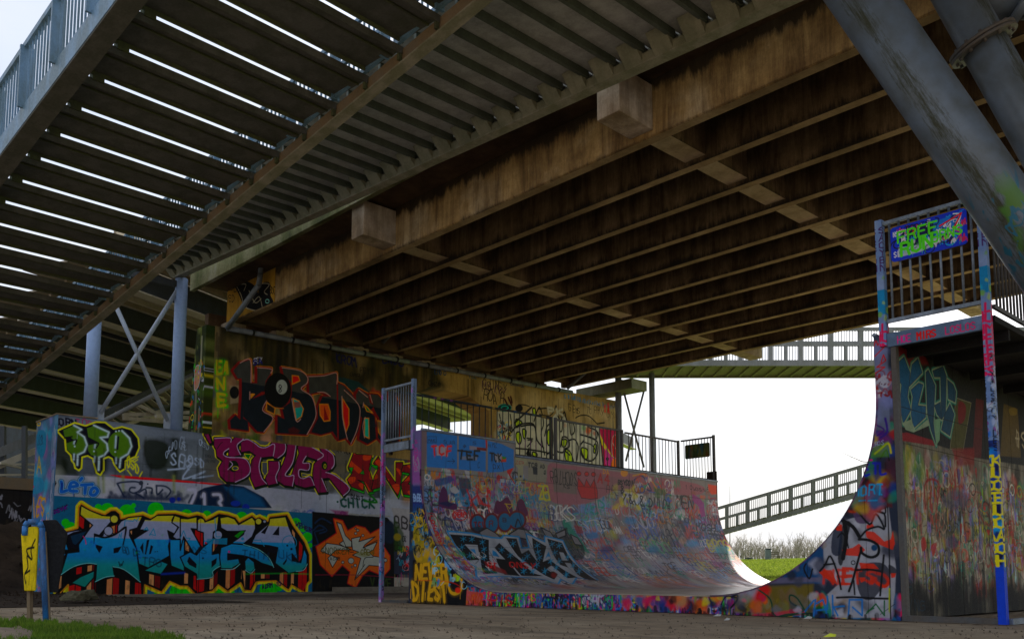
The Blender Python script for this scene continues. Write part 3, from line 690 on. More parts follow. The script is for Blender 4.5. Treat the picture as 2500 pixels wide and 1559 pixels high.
FC = [f1([(410, 140), (540, 210), (720, 285), (920, 300), (680, 580), (610, 560), (605, 700), (735, 745), (700, 830), (890, 840), (885, 770), (1020, 720), (1075, 455), (920, 560), (760, 610), (690, 590), (760, 500), (900, 560), (950, 540), (950, 440), (1000, 370), (1110, 315), (1320, 295), (1240, 470), (1130, 500), (1125, 580), (1230, 780), (1250, 960), (1290, 1270), (1050, 1085), (880, 1040), (905, 1180), (770, 1200), (620, 1270), (640, 1010), (500, 990), (300, 1040), (105, 1170), (205, 840), (380, 820), (370, 720), (530, 490), (580, 430), (395, 275)]),
      f1([(70, 560), (330, 505), (530, 490), (300, 540), (200, 590), (180, 660), (230, 800), (70, 790)]), f1([(60, 830), (200, 850), (150, 900), (60, 880)]), f1([(265, 1280), (400, 1190), (610, 1100), (600, 1200), (470, 1350)]),
      f1([(1270, 500), (1350, 340), (1430, 350), (1530, 285), (1790, 280), (1750, 360), (1840, 460), (1790, 560), (1690, 510), (1720, 640), (1700, 740), (1720, 880), (1580, 960), (1400, 1060), (1260, 1000), (1230, 780), (1180, 640), (1400, 500)]),
      f1([(1330, 1100), (1600, 960), (1700, 1000), (1590, 1155)]), f1([(1790, 285), (1935, 335), (1935, 620), (1820, 640), (1760, 600), (1850, 460), (1750, 390)]), f1([(1720, 640), (1935, 640), (1935, 1110), (1740, 1030), (1720, 880)]),
      f2([(0, 325), (110, 335), (245, 305), (250, 490), (160, 480), (300, 740), (210, 860), (50, 600), (0, 800)]), f2([(255, 350), (300, 320), (350, 340), (365, 380), (480, 340), (570, 290), (545, 500), (490, 530), (480, 640), (340, 740), (340, 540), (250, 510)]),
      f2([(0, 900), (150, 820), (240, 870), (330, 760), (480, 640), (470, 860), (570, 840), (610, 950), (580, 1040), (480, 1110), (470, 1200), (250, 1230), (240, 1150), (60, 1040)]),
      f2([(585, 320), (700, 300), (800, 335), (860, 420), (1060, 310), (1105, 370), (1110, 480), (1060, 600), (930, 710), (760, 700), (860, 560), (960, 510), (860, 520), (690, 520), (600, 470)]), f2([(600, 760), (760, 700), (930, 715), (1140, 780), (1300, 900), (1390, 1050), (1200, 990), (1100, 930), (940, 880), (700, 850), (700, 940), (860, 920), (880, 990), (760, 1070), (600, 1070), (580, 900)]),
      f2([(950, 960), (1000, 900), (1090, 970), (1105, 1070), (1040, 1135), (960, 1090)]), f2([(1110, 570), (1310, 400), (1320, 330), (1555, 305), (1600, 450), (1690, 660), (1740, 960), (1650, 850), (1650, 950), (1780, 980), (1830, 760), (1700, 560), (1800, 700), (1870, 870), (1870, 1020), (1800, 1100), (1600, 1140), (1400, 990), (1440, 760), (1300, 730), (1150, 720), (1050, 700)])]
for P_ in FC: W.poly(P_, face, out=((4, 6, 12), 3.2))
W.poly(f1([(612, 600), (690, 606), (780, 614), (920, 575), (1062, 480), (1030, 720), (1110, 960), (700, 960), (600, 820)]), face)
W.line([(610, 560), (690, 603), (790, 612), (920, 565), (1075, 455), (1030, 720)], 3, (4, 6, 12), f=f1)
for L, ff in (([(105, 1165), (300, 1040), (500, 990), (640, 1005)], f1), ([(620, 1262), (770, 1195), (900, 1178)], f1), ([(880, 1040), (1050, 1085), (1285, 1265)], f1), ([(250, 1225), (470, 1195), (480, 1105), (590, 1030)], f2), ([(600, 1080), (780, 1075), (880, 1000)], f2), ([(1710, 1110), (1820, 1090), (1875, 1000)], f2),
          ([(960, 1090), (1040, 1135), (1100, 1080)], f2), ([(930, 712), (1140, 780), (1300, 900), (1380, 1050)], f2)): W.line(L, 1.6, (120, 170, 190), f=ff)
# dark inner marks
for P_, ff in (([(205, 590), (350, 530), (520, 500), (400, 640), (370, 800), (290, 760), (230, 790)], f1), ([(400, 290), (575, 410), (430, 480), (375, 430)], f1) if False else ([(690, 590), (760, 520), (740, 590)], f1), ([(1280, 760), (1330, 680), (1330, 860)], f1), ([(1380, 650), (1420, 640), (1370, 860), (1350, 860)], f1), ([(1440, 720), (1475, 740), (1440, 850), (1410, 860)], f1),
               ([(620, 710), (730, 745), (680, 840), (630, 760)], f1), ([(890, 770), (1010, 740), (960, 830), (890, 845)], f1), ([(770, 690), (850, 540), (960, 505), (940, 570), (850, 640)], f2), ([(1190, 540), (1320, 400), (1250, 560)], f2), ([(1360, 570), (1460, 440), (1460, 580)], f2), ([(100, 960), (130, 890), (240, 1000), (235, 1065), (130, 1010)], f2), ([(460, 960), (540, 910), (530, 990), (460, 1060)], f2),
               ([(700, 850), (850, 870), (760, 940), (700, 900)], f2), ([(1260, 800), (1310, 730), (1440, 765), (1400, 850), (1320, 820)], f2), ([(1650, 860), (1730, 930), (1660, 950)], f2), ([(1510, 1000), (1570, 920), (1570, 960), (1530, 1020)], f2), ([(935, 705), (1080, 590), (1040, 700)], f2), ([(480, 510), (640, 470), (560, 640)], f2) if False else ([(550, 490), (575, 300), (600, 470)], f2)):
    W.poly(P_, (6, 10, 22), f=ff)
W.poly([(255, 590), (400, 545), (490, 520), (390, 660), (330, 720), (290, 700)], (22, 46, 66), f=f1)
W.disc(815, 515, 66, (126, 130, 150), f=f1, out=((4, 6, 12), 2)); W.disc(900, 340, 60, (160, 156, 90), f=f1, out=((4, 6, 12), 2.5)); W.disc(555, 575, 66, (126, 130, 150), f=f2, out=((4, 6, 12), 2.5)); W.disc(1155, 375, 48, (160, 156, 90), f=f2, out=((4, 6, 12), 2.5)); W.disc(1245, 375, 24, (120, 124, 140), f=f2, out=((4, 6, 12), 2))
W.poly([(800, 590), (900, 510), (950, 520), (850, 620)], (40, 110, 10), f=f2)
cy = (20, 110, 140)
for L, ff in (([(1050, 440), (1060, 360), (1180, 370), (1200, 340), (1230, 370), (1260, 320)], f1), ([(960, 640), (980, 560), (1000, 620), (1010, 540)], f1), ([(1340, 500), (1380, 460), (1400, 500), (1350, 490)], f1), ([(1420, 580), (1480, 480), (1510, 580), (1420, 560)], f1), ([(0, 620), (50, 510), (90, 620), (150, 620), (110, 670)], f2), ([(700, 760), (800, 740), (1060, 750)], f2),
              ([(1080, 650), (1190, 650), (1240, 740)], f2), ([(510, 330), (530, 600), (600, 600)], f2)): W.line(L, 2, cy, f=ff, sm=False)
W.poly([(390, 630), (695, 620), (690, 715), (390, 700)], cy, alpha=.7, f=f2); W.disc(1610, 690, 105, None, f=f2, out=(cy, 2)); W.disc(1630, 700, 28, None, f=f2, out=(cy, 2)); W.disc(920, 630, 22, cy, f=f2)
for x_, y_, r_, ff in ((1580, 730, 15, f2), (1640, 780, 18, f2), (335, 915, 14, f2), (1505, 820, 8, f1), (1535, 815, 8, f1)): W.disc(x_, y_, r_, (6, 12, 30), f=ff, soft=2)
dk = (10, 40, 62)
W.text('GO DE', (300, 1348), (345, 1362), 16, 2.6, dk, True, soft=2, alpha=.7); W.text('TRO', (347, 1376), (400, 1384), 18, 2.6, dk, True, soft=2, alpha=.7); W.text('ANSI', (452, 1346), (530, 1352), 16, 2.2, dk, True, soft=2, alpha=.6); W.text('THIM', (592, 1358), (660, 1366), 16, 2.8, dk, soft=2, alpha=.6); W.text('UKS', (680, 1362), (740, 1376), 20, 2.4, dk, soft=2, alpha=.6)
for cx_, cy_ in ((215, 1335), (400, 1320), (340, 1352)): W.blobs((to_wall(cx_, cy_)[0] - .2, to_wall(cx_, cy_)[0] + .2, to_wall(cx_, cy_)[1] - .2, to_wall(cx_, cy_)[1] + .2), 5, ['0a4aa0', '0c58b0', '10882a'], (.03, .08), .6, (.3, .6))
W.text('W', (290, 1382), (306, 1380), 12, 2, (6, 20, 30)); W.line([(960, 1150), (1500, 1140), (1890, 1150)], 2.4, (30, 120, 60), soft=3, alpha=.6, f=f2); W.line([(1600, 1150), (1935, 1130)], 4, (14, 50, 130), soft=3, alpha=.7, f=f1)
W.text('BOSSVK', (112, 1262), (166, 1240), 9, 3.2, (30, 6, 60)); W.text('BOSSVK', (112, 1262), (166, 1240), 9, 1.2, (90, 20, 120)); W.text('WEHER', (722, 1282), (762, 1300), 10, 2.6, (40, 10, 70)); W.text('ADRM 10', (640, 1436), (688, 1428), 10, 2.4, (30, 6, 60)); W.text('VT', (112, 1232), (132, 1230), 6, 1, (8, 40, 70))
W.line([(440, 590), (470, 640), (485, 710)], 2, (170, 20, 90), f=f1); W.disc(720, 820, 16, (190, 10, 110), f=f2, soft=2); W.disc(375, 690, 16, (190, 20, 60), f=f2, soft=2)
# ------------------------------------------------------------------ STILER
f = CropF(490, 1040, 6.0625)
W.poly([(495, 1058), (560, 1062), (640, 1080), (800, 1098), (880, 1110), (900, 1210), (700, 1194), (560, 1180), (500, 1176)], (62, 64, 66), alpha=.5, soft=6)
ST = [[(200, 170), (430, 165), (445, 235), (540, 130), (630, 185), (540, 270), (540, 330), (590, 420), (420, 460), (340, 420), (350, 370), (415, 325), (420, 440), (560, 465), (680, 500), (735, 640), (680, 740), (510, 825), (380, 815), (290, 730), (265, 620), (330, 510), (240, 440), (230, 340), (200, 290)],
      [(600, 240), (690, 190), (800, 250), (870, 305), (960, 315), (1090, 265), (1070, 440), (890, 460), (860, 620), (900, 760), (975, 850), (800, 900), (740, 760), (740, 640), (760, 500), (820, 430), (720, 360), (600, 380)],
      [(1030, 270), (1100, 190), (1170, 185), (1240, 240), (1255, 330), (1220, 410), (1140, 470), (1080, 465), (1095, 260)], [(1005, 520), (1155, 520), (1160, 620), (1110, 740), (1130, 840), (1000, 870), (960, 780), (1010, 640)],
      [(1285, 265), (1400, 250), (1390, 400), (1350, 560), (1250, 710), (1300, 740), (1380, 730), (1355, 885), (1240, 870), (1130, 800), (1140, 700), (1220, 560), (1270, 420)],
      [(1435, 300), (1520, 245), (1810, 410), (1730, 500), (1560, 440), (1510, 540), (1610, 545), (1590, 650), (1460, 640), (1460, 750), (1560, 770), (1620, 740), (1680, 875), (1540, 905), (1400, 860), (1350, 720), (1400, 560), (1460, 400)],
      [(1750, 300), (1860, 340), (1960, 430), (1975, 560), (1930, 630), (1850, 680), (1990, 730), (2200, 910), (2110, 1025), (1900, 760), (1790, 770), (1860, 970), (1740, 980), (1680, 860), (1660, 700), (1680, 560), (1810, 410)], [(55, 120), (115, 115), (160, 245), (130, 250)]]
for P_ in ST: W.poly(P_, (168, 156, 8), grow=5.6, f=f)
for P_ in ST: W.poly([(a + 14, b + 16) for a, b in P_], (18, 28, 8), grow=3.9, f=f)
for P_ in ST: W.poly(P_, (8, 10, 6), grow=2.6, f=f)
mg = (104, 16, 66)
for P_ in ST: W.poly(P_, mg, f=f)
for x_, y_, rx, ry in ((485, 590, 70, 80), (1830, 580, 40, 60)): W.disc(x_, y_, rx, (16, 30, 12), f=f, ry=ry, out=((8, 10, 6), 1.5))
W.disc(510, 620, 45, (60, 66, 72), f=f, ry=28, out=((168, 156, 8), 1.6)); W.disc(1838, 590, 16, (60, 70, 10), f=f, ry=30, out=((168, 156, 8), 1.2))
W.poly([(905, 530), (985, 530), (990, 680), (950, 740), (905, 670)], (66, 70, 76), f=f, out=((168, 156, 8), 1.6)); W.poly([(645, 405), (745, 415), (710, 490), (660, 450)], (14, 90, 40), f=f, out=((168, 156, 8), 1.6)); W.poly([(1490, 690), (1610, 720), (1500, 750)], (66, 70, 76), f=f, out=((168, 156, 8), 1.4))
for L in ([(205, 180), (430, 170), (445, 235)], [(540, 130), (630, 185), (545, 265), (545, 330), (590, 420)], [(415, 330), (345, 380), (345, 430), (430, 460), (600, 465), (690, 510), (735, 640), (680, 740), (510, 825)], [(630, 205), (700, 195), (800, 250), (870, 305), (960, 315), (1090, 265), (1072, 440)], [(890, 465), (862, 600), (900, 760), (975, 850)],
          [(1165, 190), (1245, 250), (1255, 340), (1220, 410), (1140, 470)], [(1155, 525), (1160, 620), (1110, 740), (1130, 840)], [(1285, 262), (1400, 250), (1390, 400), (1350, 560), (1250, 710), (1300, 740), (1378, 730), (1355, 885)], [(1520, 245), (1810, 410), (1730, 495)], [(1560, 440), (1510, 540), (1608, 548), (1590, 650), (1460, 640), (1455, 740), (1520, 772), (1618, 745), (1678, 870)],
          [(1755, 305), (1860, 345), (1960, 430), (1975, 560), (1935, 625)], [(1850, 680), (1990, 730), (2200, 910), (2110, 1025)], [(1790, 770), (1870, 960)], [(430, 515), (470, 565), (400, 640)]): W.line(L, 1.9, (158, 140, 165), f=f)
for L in ([(245, 330), (290, 260), (320, 235)],): W.line(L, 1.6, (10, 6, 10), f=f)
# ------------------------------------------------------------------ ANZ
f = CropF(750, 1080, 3.98)
W.blobs((12.2, 17.0, 3.0, 3.8), 40, ['8c5c62', 'a8781a', '705c48', '5a5240'], (.1, .35), .5, (.3, .8))
AZ = [[(395, 240), (450, 95), (480, 110), (630, 120), (600, 260), (640, 380), (640, 470), (600, 480), (550, 380), (490, 360), (550, 400), (545, 470), (430, 430), (385, 360), (440, 290), (400, 260)], [(640, 200), (690, 130), (720, 190), (860, 390), (860, 190), (930, 190), (900, 460), (880, 520), (760, 330), (720, 330), (720, 430), (620, 460), (650, 330), (690, 250)],
      [(930, 220), (1050, 200), (1060, 300), (980, 400), (1060, 420), (1060, 520), (930, 500), (910, 400), (1000, 300), (910, 280)]]
for P_ in AZ: W.poly(P_, (170, 160, 14), grow=4.4, f=f)
for P_ in AZ: W.poly([(a + 8, b + 26) for a, b in P_], (50, 128, 14), grow=1, f=f, out=((8, 10, 4), 1.8))
def azc(u, v):
    t = (np.sin(u * 9 + 2 * np.sin(v * 7)) + np.sin(v * 11 + u * 4) > .5)[..., None]
    return np.where(t, W.c((160, 66, 10)), W.c((108, 26, 38)))
for P_ in AZ: W.poly(P_, azc, f=f, out=((10, 6, 6), 2.4))
W.poly([(510, 300), (545, 260), (555, 310)], (50, 120, 14), f=f, out=((8, 10, 4), 1.4)); W.poly([(400, 240), (450, 240), (430, 290)], (50, 128, 14), f=f, out=((8, 10, 4), 1.4)); W.poly([(600, 205), (690, 225), (670, 260)], (50, 128, 14), f=f, out=((8, 10, 4), 1.4))
W.text('DIRT CREW', (822, 1102), (856, 1108), 8, 1.3, (14, 12, 14), jit=.2); W.text('VSN', (832, 1096), (862, 1094), 12, 1.6, (140, 142, 150), True, jit=.2); W.text('JASO', (870, 1098), (905, 1106), 10, 1.4, (140, 142, 150), True, jit=.2)
W.text('RUN', (996, 1128), (1014, 1122), 8, 1.6, (120, 20, 10))
# CHICK
W.text('CHICK', (834, 1236), (918, 1240), 20, 5.2, (4, 66, 58), soft=1.8, jit=.05); W.disc(824, 1224, 2.6, (4, 66, 58)); W.text('DUST', (856, 1215), (890, 1222), 10, 2.2, (10, 14, 16)); W.line([(900, 1205), (920, 1225), (890, 1222)], 5, (30, 90, 14))
# ------------------------------------------------------------------ black panel, orange burner
W.poly([(762, 1248), (860, 1256), (945, 1262), (970, 1290), (975, 1458), (762, 1458)], (7, 8, 11), soft=1.5)
W.poly([(805, 1243), (850, 1247), (850, 1256), (820, 1254)], (110, 30, 80), alpha=.8, soft=5)
for L in ([(410, 690), (500, 700)], [(520, 695), (580, 705)], [(590, 700), (800, 715)]): W.line(L, 3.4, (120, 120, 118), f=f)
for L in ([(75, 780), (140, 735), (230, 780)], [(60, 850), (120, 800), (190, 850), (120, 880)], [(70, 870), (100, 960), (110, 1000)], [(80, 860), (160, 840)], [(60, 1000), (100, 990)]): W.line(L, 3, (12, 44, 72), soft=2, alpha=.9, f=f)
W.disc(800, 870, 60, (8, 30, 48), f=f, soft=6, ry=110)
OB = [(260, 740), (340, 760), (390, 860), (480, 810), (560, 830), (610, 890), (700, 840), (720, 980), (800, 1100), (800, 1220), (740, 1290), (600, 1230), (530, 1290), (470, 1400), (395, 1360), (420, 1250), (340, 1180), (240, 1290), (130, 1180), (90, 1010), (200, 940), (290, 880)]
W.poly(OB, (150, 36, 10), f=f, grow=2.2, soft=3); W.poly(OB, (172, 88, 12), f=f, soft=1.5)
wf = (138, 140, 134)
for P_ in ([(285, 770), (330, 790), (370, 900), (430, 960), (430, 1010), (360, 1010), (310, 980), (350, 950)], [(130, 1050), (190, 975), (300, 990), (360, 1010), (430, 1040), (280, 1040), (200, 1120), (245, 1210), (300, 1120)], [(430, 930), (520, 910), (500, 960), (660, 910), (560, 990), (540, 1020), (680, 960), (640, 1040), (600, 1060), (640, 1100), (760, 1120), (740, 1200), (600, 1190), (460, 1330), (520, 1120), (440, 1090), (500, 1060), (440, 1040)]):
    W.poly(P_, wf, f=f, out=((6, 6, 6), 2))
for L in ([(540, 1200), (560, 1120), (640, 1110)], [(570, 1000), (680, 945)], [(350, 950), (400, 1050), (450, 1060)], [(470, 1310), (560, 1180)]): W.line(L, 1.8, (6, 6, 6), f=f)
for x_, y_, r_ in ((470, 880, 12), (490, 850, 12), (470, 832, 8), (540, 900, 12), (425, 1145, 28), (465, 1190, 13), (435, 1205, 8), (345, 1160, 13), (760, 1140, 16), (560, 1030, 10)): W.disc(x_, y_, r_, wf, f=f, out=((6, 6, 6), 1.4))
W.poly([(480, 1060), (580, 1060), (640, 1080), (560, 1110), (470, 1090)], (96, 96, 12), alpha=.6, soft=4, f=f); W.text('SNORKER', (785, 1350), (855, 1352), 14, 1.8, (60, 66, 10), True); W.text('CREN', (880, 1352), (915, 1354), 12, 2.2, (84, 80, 14), True); W.text('ACAB', (806, 1366), (832, 1366), 7, 1.3, (8, 8, 8))
W.drips((11.0, 14.6, .7, 1.6), 26, ['3a4a10', '4a4038', '2a4a60', '6a5a40'], (.2, .8), (.02, .05), (.3, .7)); W.line([(770, 1402), (850, 1402), (900, 1404), (960, 1408)], 2.2, (110, 26, 50), soft=2, alpha=.7)
W.text('VIVE', (905, 1430), (960, 1434), 20, 3, (46, 60, 6), soft=1.5, alpha=.8)
# right-hand strip beyond the black panel
W.poly([(955, 1238), (1040, 1246), (1040, 1345), (980, 1330)], (132, 130, 134), soft=2); W.text('BBR', (964, 1288), (1018, 1292), 26, 4.2, (52, 50, 52), True, soft=1.5)
W.poly([(962, 1262), (985, 1300), (988, 1360), (962, 1375)], (40, 60, 20), soft=5, alpha=.8); W.disc(970, 1310, 9, (110, 100, 10), soft=4)
W.poly([(962, 1345), (1040, 1350), (1040, 1404), (962, 1400)], (42, 44, 58), soft=1.5); u0, v0 = to_wall(965, 1395); u1, v1 = to_wall(1012, 1330)
W.chaos((u0, u1 + .6, v0, v1), 90, ['b01830', '0a0a10', '7a8aa0', '1a6a7a', 'c07070', '306a30', '9a8a20'], (.08, .3), (.012, .035))
W.poly([(962, 1408), (1040, 1410), (1040, 1452), (962, 1450)], (128, 124, 116), soft=1.5); W.drips((u0, u1 + .6, .35, .85), 26, ['a01828', '809a10', '1a6a8a', 'b08a10', '803060'], (.08, .4), (.015, .03)); W.text('TAG', (980, 1440), (1000, 1442), 10, 1.8, (10, 10, 10), True)
W.text('O8', (982, 1320), (994, 1322), 14, 1.6, (8, 8, 8), True)
# seams, runs of damp, footing splash
W.drips((0, 17, 3.8, 5.1), 70, ['1c2114', '23241c', '101208'], (.3, 1.3), (.02, .09), (.15, .45))
for y_ in (4.4, 8.9, 12.9): W.cstroke(np.array([(y_ * W.ppm, 0), (y_ * W.ppm, W.H)]), 1.3, '0a0c0c', 1, .75)
W.cstroke(np.array([(0, 3.94 * W.ppm), (W.W, 3.9 * W.ppm)]), 1.2, '0c0e0e', 1, .5)
W.drips((0, 17, .1, .5), 220, ['2c241a', '1c1812'], (.05, .3), (.03, .09), (.1, .35))
M['wall_paint'] = W.material(.62, .12, .30, 7)

# ------------------------------------------------------------------ left end of the wall
EW = Canvas('wall_end_paint', 1.9, 5.2, 90, lambda x, y: ((lambda p: (p.x + 28.9, p.z))(on_y(x, y, 7.9))), 1.7, (74, 96, 120))
EW.blobs((0, 1.9, 0, 5.2), 90, ['6a8aa4', '486a98', '7a7aa8', '2a8aa0', '8a5a8a', '5a9ab0'], (.1, .4), .6, (.3, .8))
f = CropF(0, 980, 5.4)
EW.disc(510, 290, 24, None, f=f, out=((170, 150, 10), 4)); EW.line([(490, 340), (485, 420)], 2.4, (160, 140, 20), f=f)
EW.poly([(490, 420), (560, 370), (610, 440), (600, 640), (550, 740), (490, 640)], (6, 110, 140), True, soft=3, f=f); EW.text('JOSM', (92, 1085), (108, 1085), 24, 1.4, (10, 40, 70), True)
EW.text('WA', (76, 1150), (108, 1152), 40, 5, (168, 150, 30), soft=1.5); EW.poly([(410, 1010), (560, 1010), (560, 1180), (410, 1200)], (10, 120, 150), True, soft=3, f=f, alpha=.8)
EW.text('DIES', (70, 1262), (108, 1255), 44, 6, (178, 140, 10), True, soft=1.5); EW.disc(430, 1120, 20, (150, 40, 100), f=f, soft=3)
EW.chaos((0, 1.9, 0, 2.4), 50, ['0c6a8a', 'b09010', '603a80', '9a9ab0', 'a0505a'], (.1, .3), (.02, .05)); EW.drips((1.55, 1.9, 2, 5.1), 14, ['9a9aa8', '88929c'], (.3, .9), (.03, .07))
M['wall_end'] = EW.material(.62, .12, .3, 8)
# ------------------------------------------------------------------ pier
P = Canvas('pier_paint', 20.7, 8.85, 62, to_pier, 2.3, (104, 82, 44))
n1 = P.noise_layer(1.2); n2 = P.noise_layer(5, 3, .5); n3 = P.noise_layer(14, 1.6, .1)
mixn = (n1 * .5 + n2 * .25 + n3 * .25)[..., None]
P.a[:] = P.c((56, 47, 32)) * (1 - mixn) + P.c((124, 106, 76)) * mixn
P.rs = np.random.default_rng(9)
# soot and moss runs from the bearings on the left third
P.blobs((0, 9.4, 6.9, 8.8), 80, ['0e0f0a', '16180e', '22200f', '1c2410'], (.25, .9), .9, (.25, .6), 1.2)
for u in P.rs.uniform(0, 9.6, 260):
    P.scribble(u, 8.7, P.rs.uniform(.3, 3.4) * (1 - u / 16), P.rs.uniform(.03, .22), ['080906', '0c0d08', '14140c', '1e2410', '3a3420'][P.rs.integers(5)], 3, P.rs.uniform(.15, .5), 7)
for u in (.15, .3, 2.9, 3.2): P.scribble(u, 8.6, 3.2, .10, '60584a', 3, .35, 6)
P.blobs((0, 20.6, 0, 8.8), 240, ['3a3020', '5e5038', '84745a', '2a2418', '766850', '4a4232'], (.1, .7), .8, (.15, .4), 1.3)
P.drips((0, 20, 7.6, 8.6), 150, ['2a2010', '1a140a', '3a3018'], (.3, 1.4), (.03, .12), (.2, .6))
P.blobs((0, 3.0, 4.6, 7.2), 60, ['2c4a20', '6a6a10', '1a2a40', '8a6a5a', '40301a', '2a2018'], (.1, .35), .5, (.3, .8))
P.blobs((9.5, 20, 7.2, 8.5), 30, ['847458', '786648', '8e8068'], (.3, 1.0), .7, (.3, .6))
f = CropF(480, 850, 5.272)
P.poly([(430, 480), (540, 480), (540, 700), (430, 720)], (110, 100, 84), f=f, soft=3, alpha=.8); P.disc(485, 570, 60, (8, 8, 10), f=f, ry=80)
P.blobs((5.0, 7.6, 6.3, 7.3), 26, ['8a3208', '742404', '3a1c0a'], (.12, .35), .7, (.4, .8))
P.poly([(1820, 370), (1900, 380), (2080, 430), (2230, 560), (2000, 560), (1820, 450)], (8, 48, 50), f=f, soft=3, alpha=.9)
for t, p0, p1, h, w, c in (('EA', (528, 912), (560, 912), 28, 6, '7a7400'), ('N', (530, 950), (556, 950), 26, 6, '847a00'), ('E', (532, 990), (560, 990), 30, 7, '847a00')): P.text(t, p0, p1, h, w + 3, '0a7a30'); P.text(t, p0, p1, h, w, c)
P.text('FEX', (620, 888), (640, 884), 12, 2, (150, 150, 160)); P.text('SA', (618, 892), (644, 886), 12, 2.6, (16, 24, 90))
# K-BADEE letters: red shade, yellow edge, grey face
KB = [[(470, 290), (560, 190), (690, 150), (700, 470), (860, 540), (690, 670), (600, 800), (600, 900), (660, 940), (665, 1060), (520, 1040), (440, 1030), (430, 930), (500, 860), (560, 920), (580, 600), (580, 390), (530, 390)],
      [(780, 250), (960, 260), (950, 330), (890, 420), (870, 560), (700, 560), (700, 450), (780, 450)], [(690, 660), (880, 590), (900, 680), (850, 800), (990, 900), (860, 1080), (780, 1070), (660, 940), (600, 880), (600, 780)],
      [(1100, 250), (1330, 290), (1430, 370), (1420, 450), (1340, 530), (1480, 620), (1540, 800), (1530, 920), (1420, 1110), (1040, 1090), (1040, 870), (1130, 910), (1100, 770), (1200, 700), (1220, 600), (1230, 450), (1120, 340)],
      [(1440, 360), (1640, 355), (1800, 320), (1810, 1160), (1750, 1070), (1600, 1110), (1470, 1080), (1560, 900), (1560, 760), (1620, 620), (1720, 620), (1600, 560), (1450, 590)],
      [(1820, 450), (1890, 480), (1980, 570), (2090, 720), (2110, 880), (2080, 1060), (1990, 1230), (1930, 1150), (1830, 1180)], [(2050, 600), (2090, 530), (2210, 600), (2230, 700), (2290, 740), (2220, 820), (2290, 870), (2310, 1160), (2200, 1230), (2090, 1170), (2130, 900), (2060, 800)],
      [(2240, 590), (2330, 600), (2420, 700), (2560, 640), (2620, 760), (2600, 1180), (2420, 1250), (2330, 1150), (2350, 900), (2290, 800)]]
for Q in KB: P.poly(Q, (176, 106, 8), grow=4.6, f=f)
for Q in KB: P.poly([(a - 20, b) for a, b in Q], (98, 8, 8), grow=3.2, f=f)
for Q in KB: P.poly(Q, (98, 8, 8), grow=3.0, f=f)
vk = to_pier(700, 958)[1]
def kface(u, v):
    n_ = .9 + .1 * np.sin(u * 13) * np.sin(v * 9)
    return np.where((v > vk - .03 * (u - 5))[..., None], P.c((52, 52, 50)), P.c((20, 26, 32))) * n_[..., None]
for Q in KB: P.poly(Q, kface, f=f)
for Q, c in (([(1230, 350), (1310, 360), (1330, 420), (1230, 465)], 'a00808'), ([(1240, 645), (1320, 680), (1375, 780), (1350, 880), (1280, 925)], '18706a'), ([(1580, 720), (1690, 720), (1720, 820), (1715, 930), (1640, 940), (1590, 860)], '9a4a0c'), ([(1880, 650), (1960, 780), (1960, 980), (1920, 1080), (1880, 860)], 'b01418'),
             ([(2160, 900), (2215, 900), (2220, 1160), (2160, 1130)], '0e8070'), ([(2150, 720), (2200, 760), (2260, 830), (2190, 810)], '1a5a30'), ([(700, 590), (745, 590), (700, 640)], 'a07010'), ([(900, 700), (1010, 770), (1000, 850), (900, 800)], '241c18'), ([(2330, 930), (2390, 940), (2390, 1150), (2340, 1080)], '6a5a40')):
    P.poly(Q, c, f=f, out=((176, 106, 8), 2.6)); 
P.poly([(1250, 690), (1330, 690), (1340, 760), (1260, 770)], (110, 20, 16), f=f, soft=3, alpha=.8); P.poly([(1640, 740), (1700, 920), (1640, 930)], (110, 10, 10), f=f)
for L in ([(560, 190), (690, 150), (700, 440)], [(780, 250), (965, 270), (955, 320)], [(1100, 250), (1330, 290), (1425, 370), (1420, 450), (1345, 525), (1480, 620), (1535, 800), (1520, 920), (1420, 1110)], [(1440, 365), (1640, 355), (1800, 320), (1805, 460)], [(685, 560), (683, 660)], [(905, 670), (850, 800), (985, 900), (865, 1075)], [(1870, 620), (1880, 900), (1940, 1170)],
          [(1900, 540), (2080, 720), (2100, 880), (2060, 1060), (1985, 1230)], [(2090, 540), (2200, 630)], [(2230, 600), (2260, 700)], [(1560, 565), (1650, 570), (1720, 620)], [(1225, 650), (1280, 930), (1340, 910)], [(2150, 700), (2140, 760)], [(2170, 890), (2140, 1000), (2160, 1150)]): P.line(L, 2.2, (136, 108, 104), f=f)
P.poly([(1180, 1040), (1250, 1010), (1330, 1060), (1300, 1100), (1190, 1090)], (70, 10, 14), f=f, soft=4, alpha=.7)
# eight ball
P.disc(1045, 545, 172, (5, 6, 9), f=f, ry=228); P.disc(1095, 500, 72, (128, 132, 130), f=f, ry=94); P.text('8', (681, 957), (691, 957), 16, 1.8, (6, 6, 8), True)
P.blobs((6.35, 6.6, 6.0, 6.6), 8, ['22262e', '1a1e26'], (.06, .14), .8, (.3, .6)); P.line([(905, 690), (1000, 760), (1120, 775)], 1.6, (150, 96, 10), f=f)
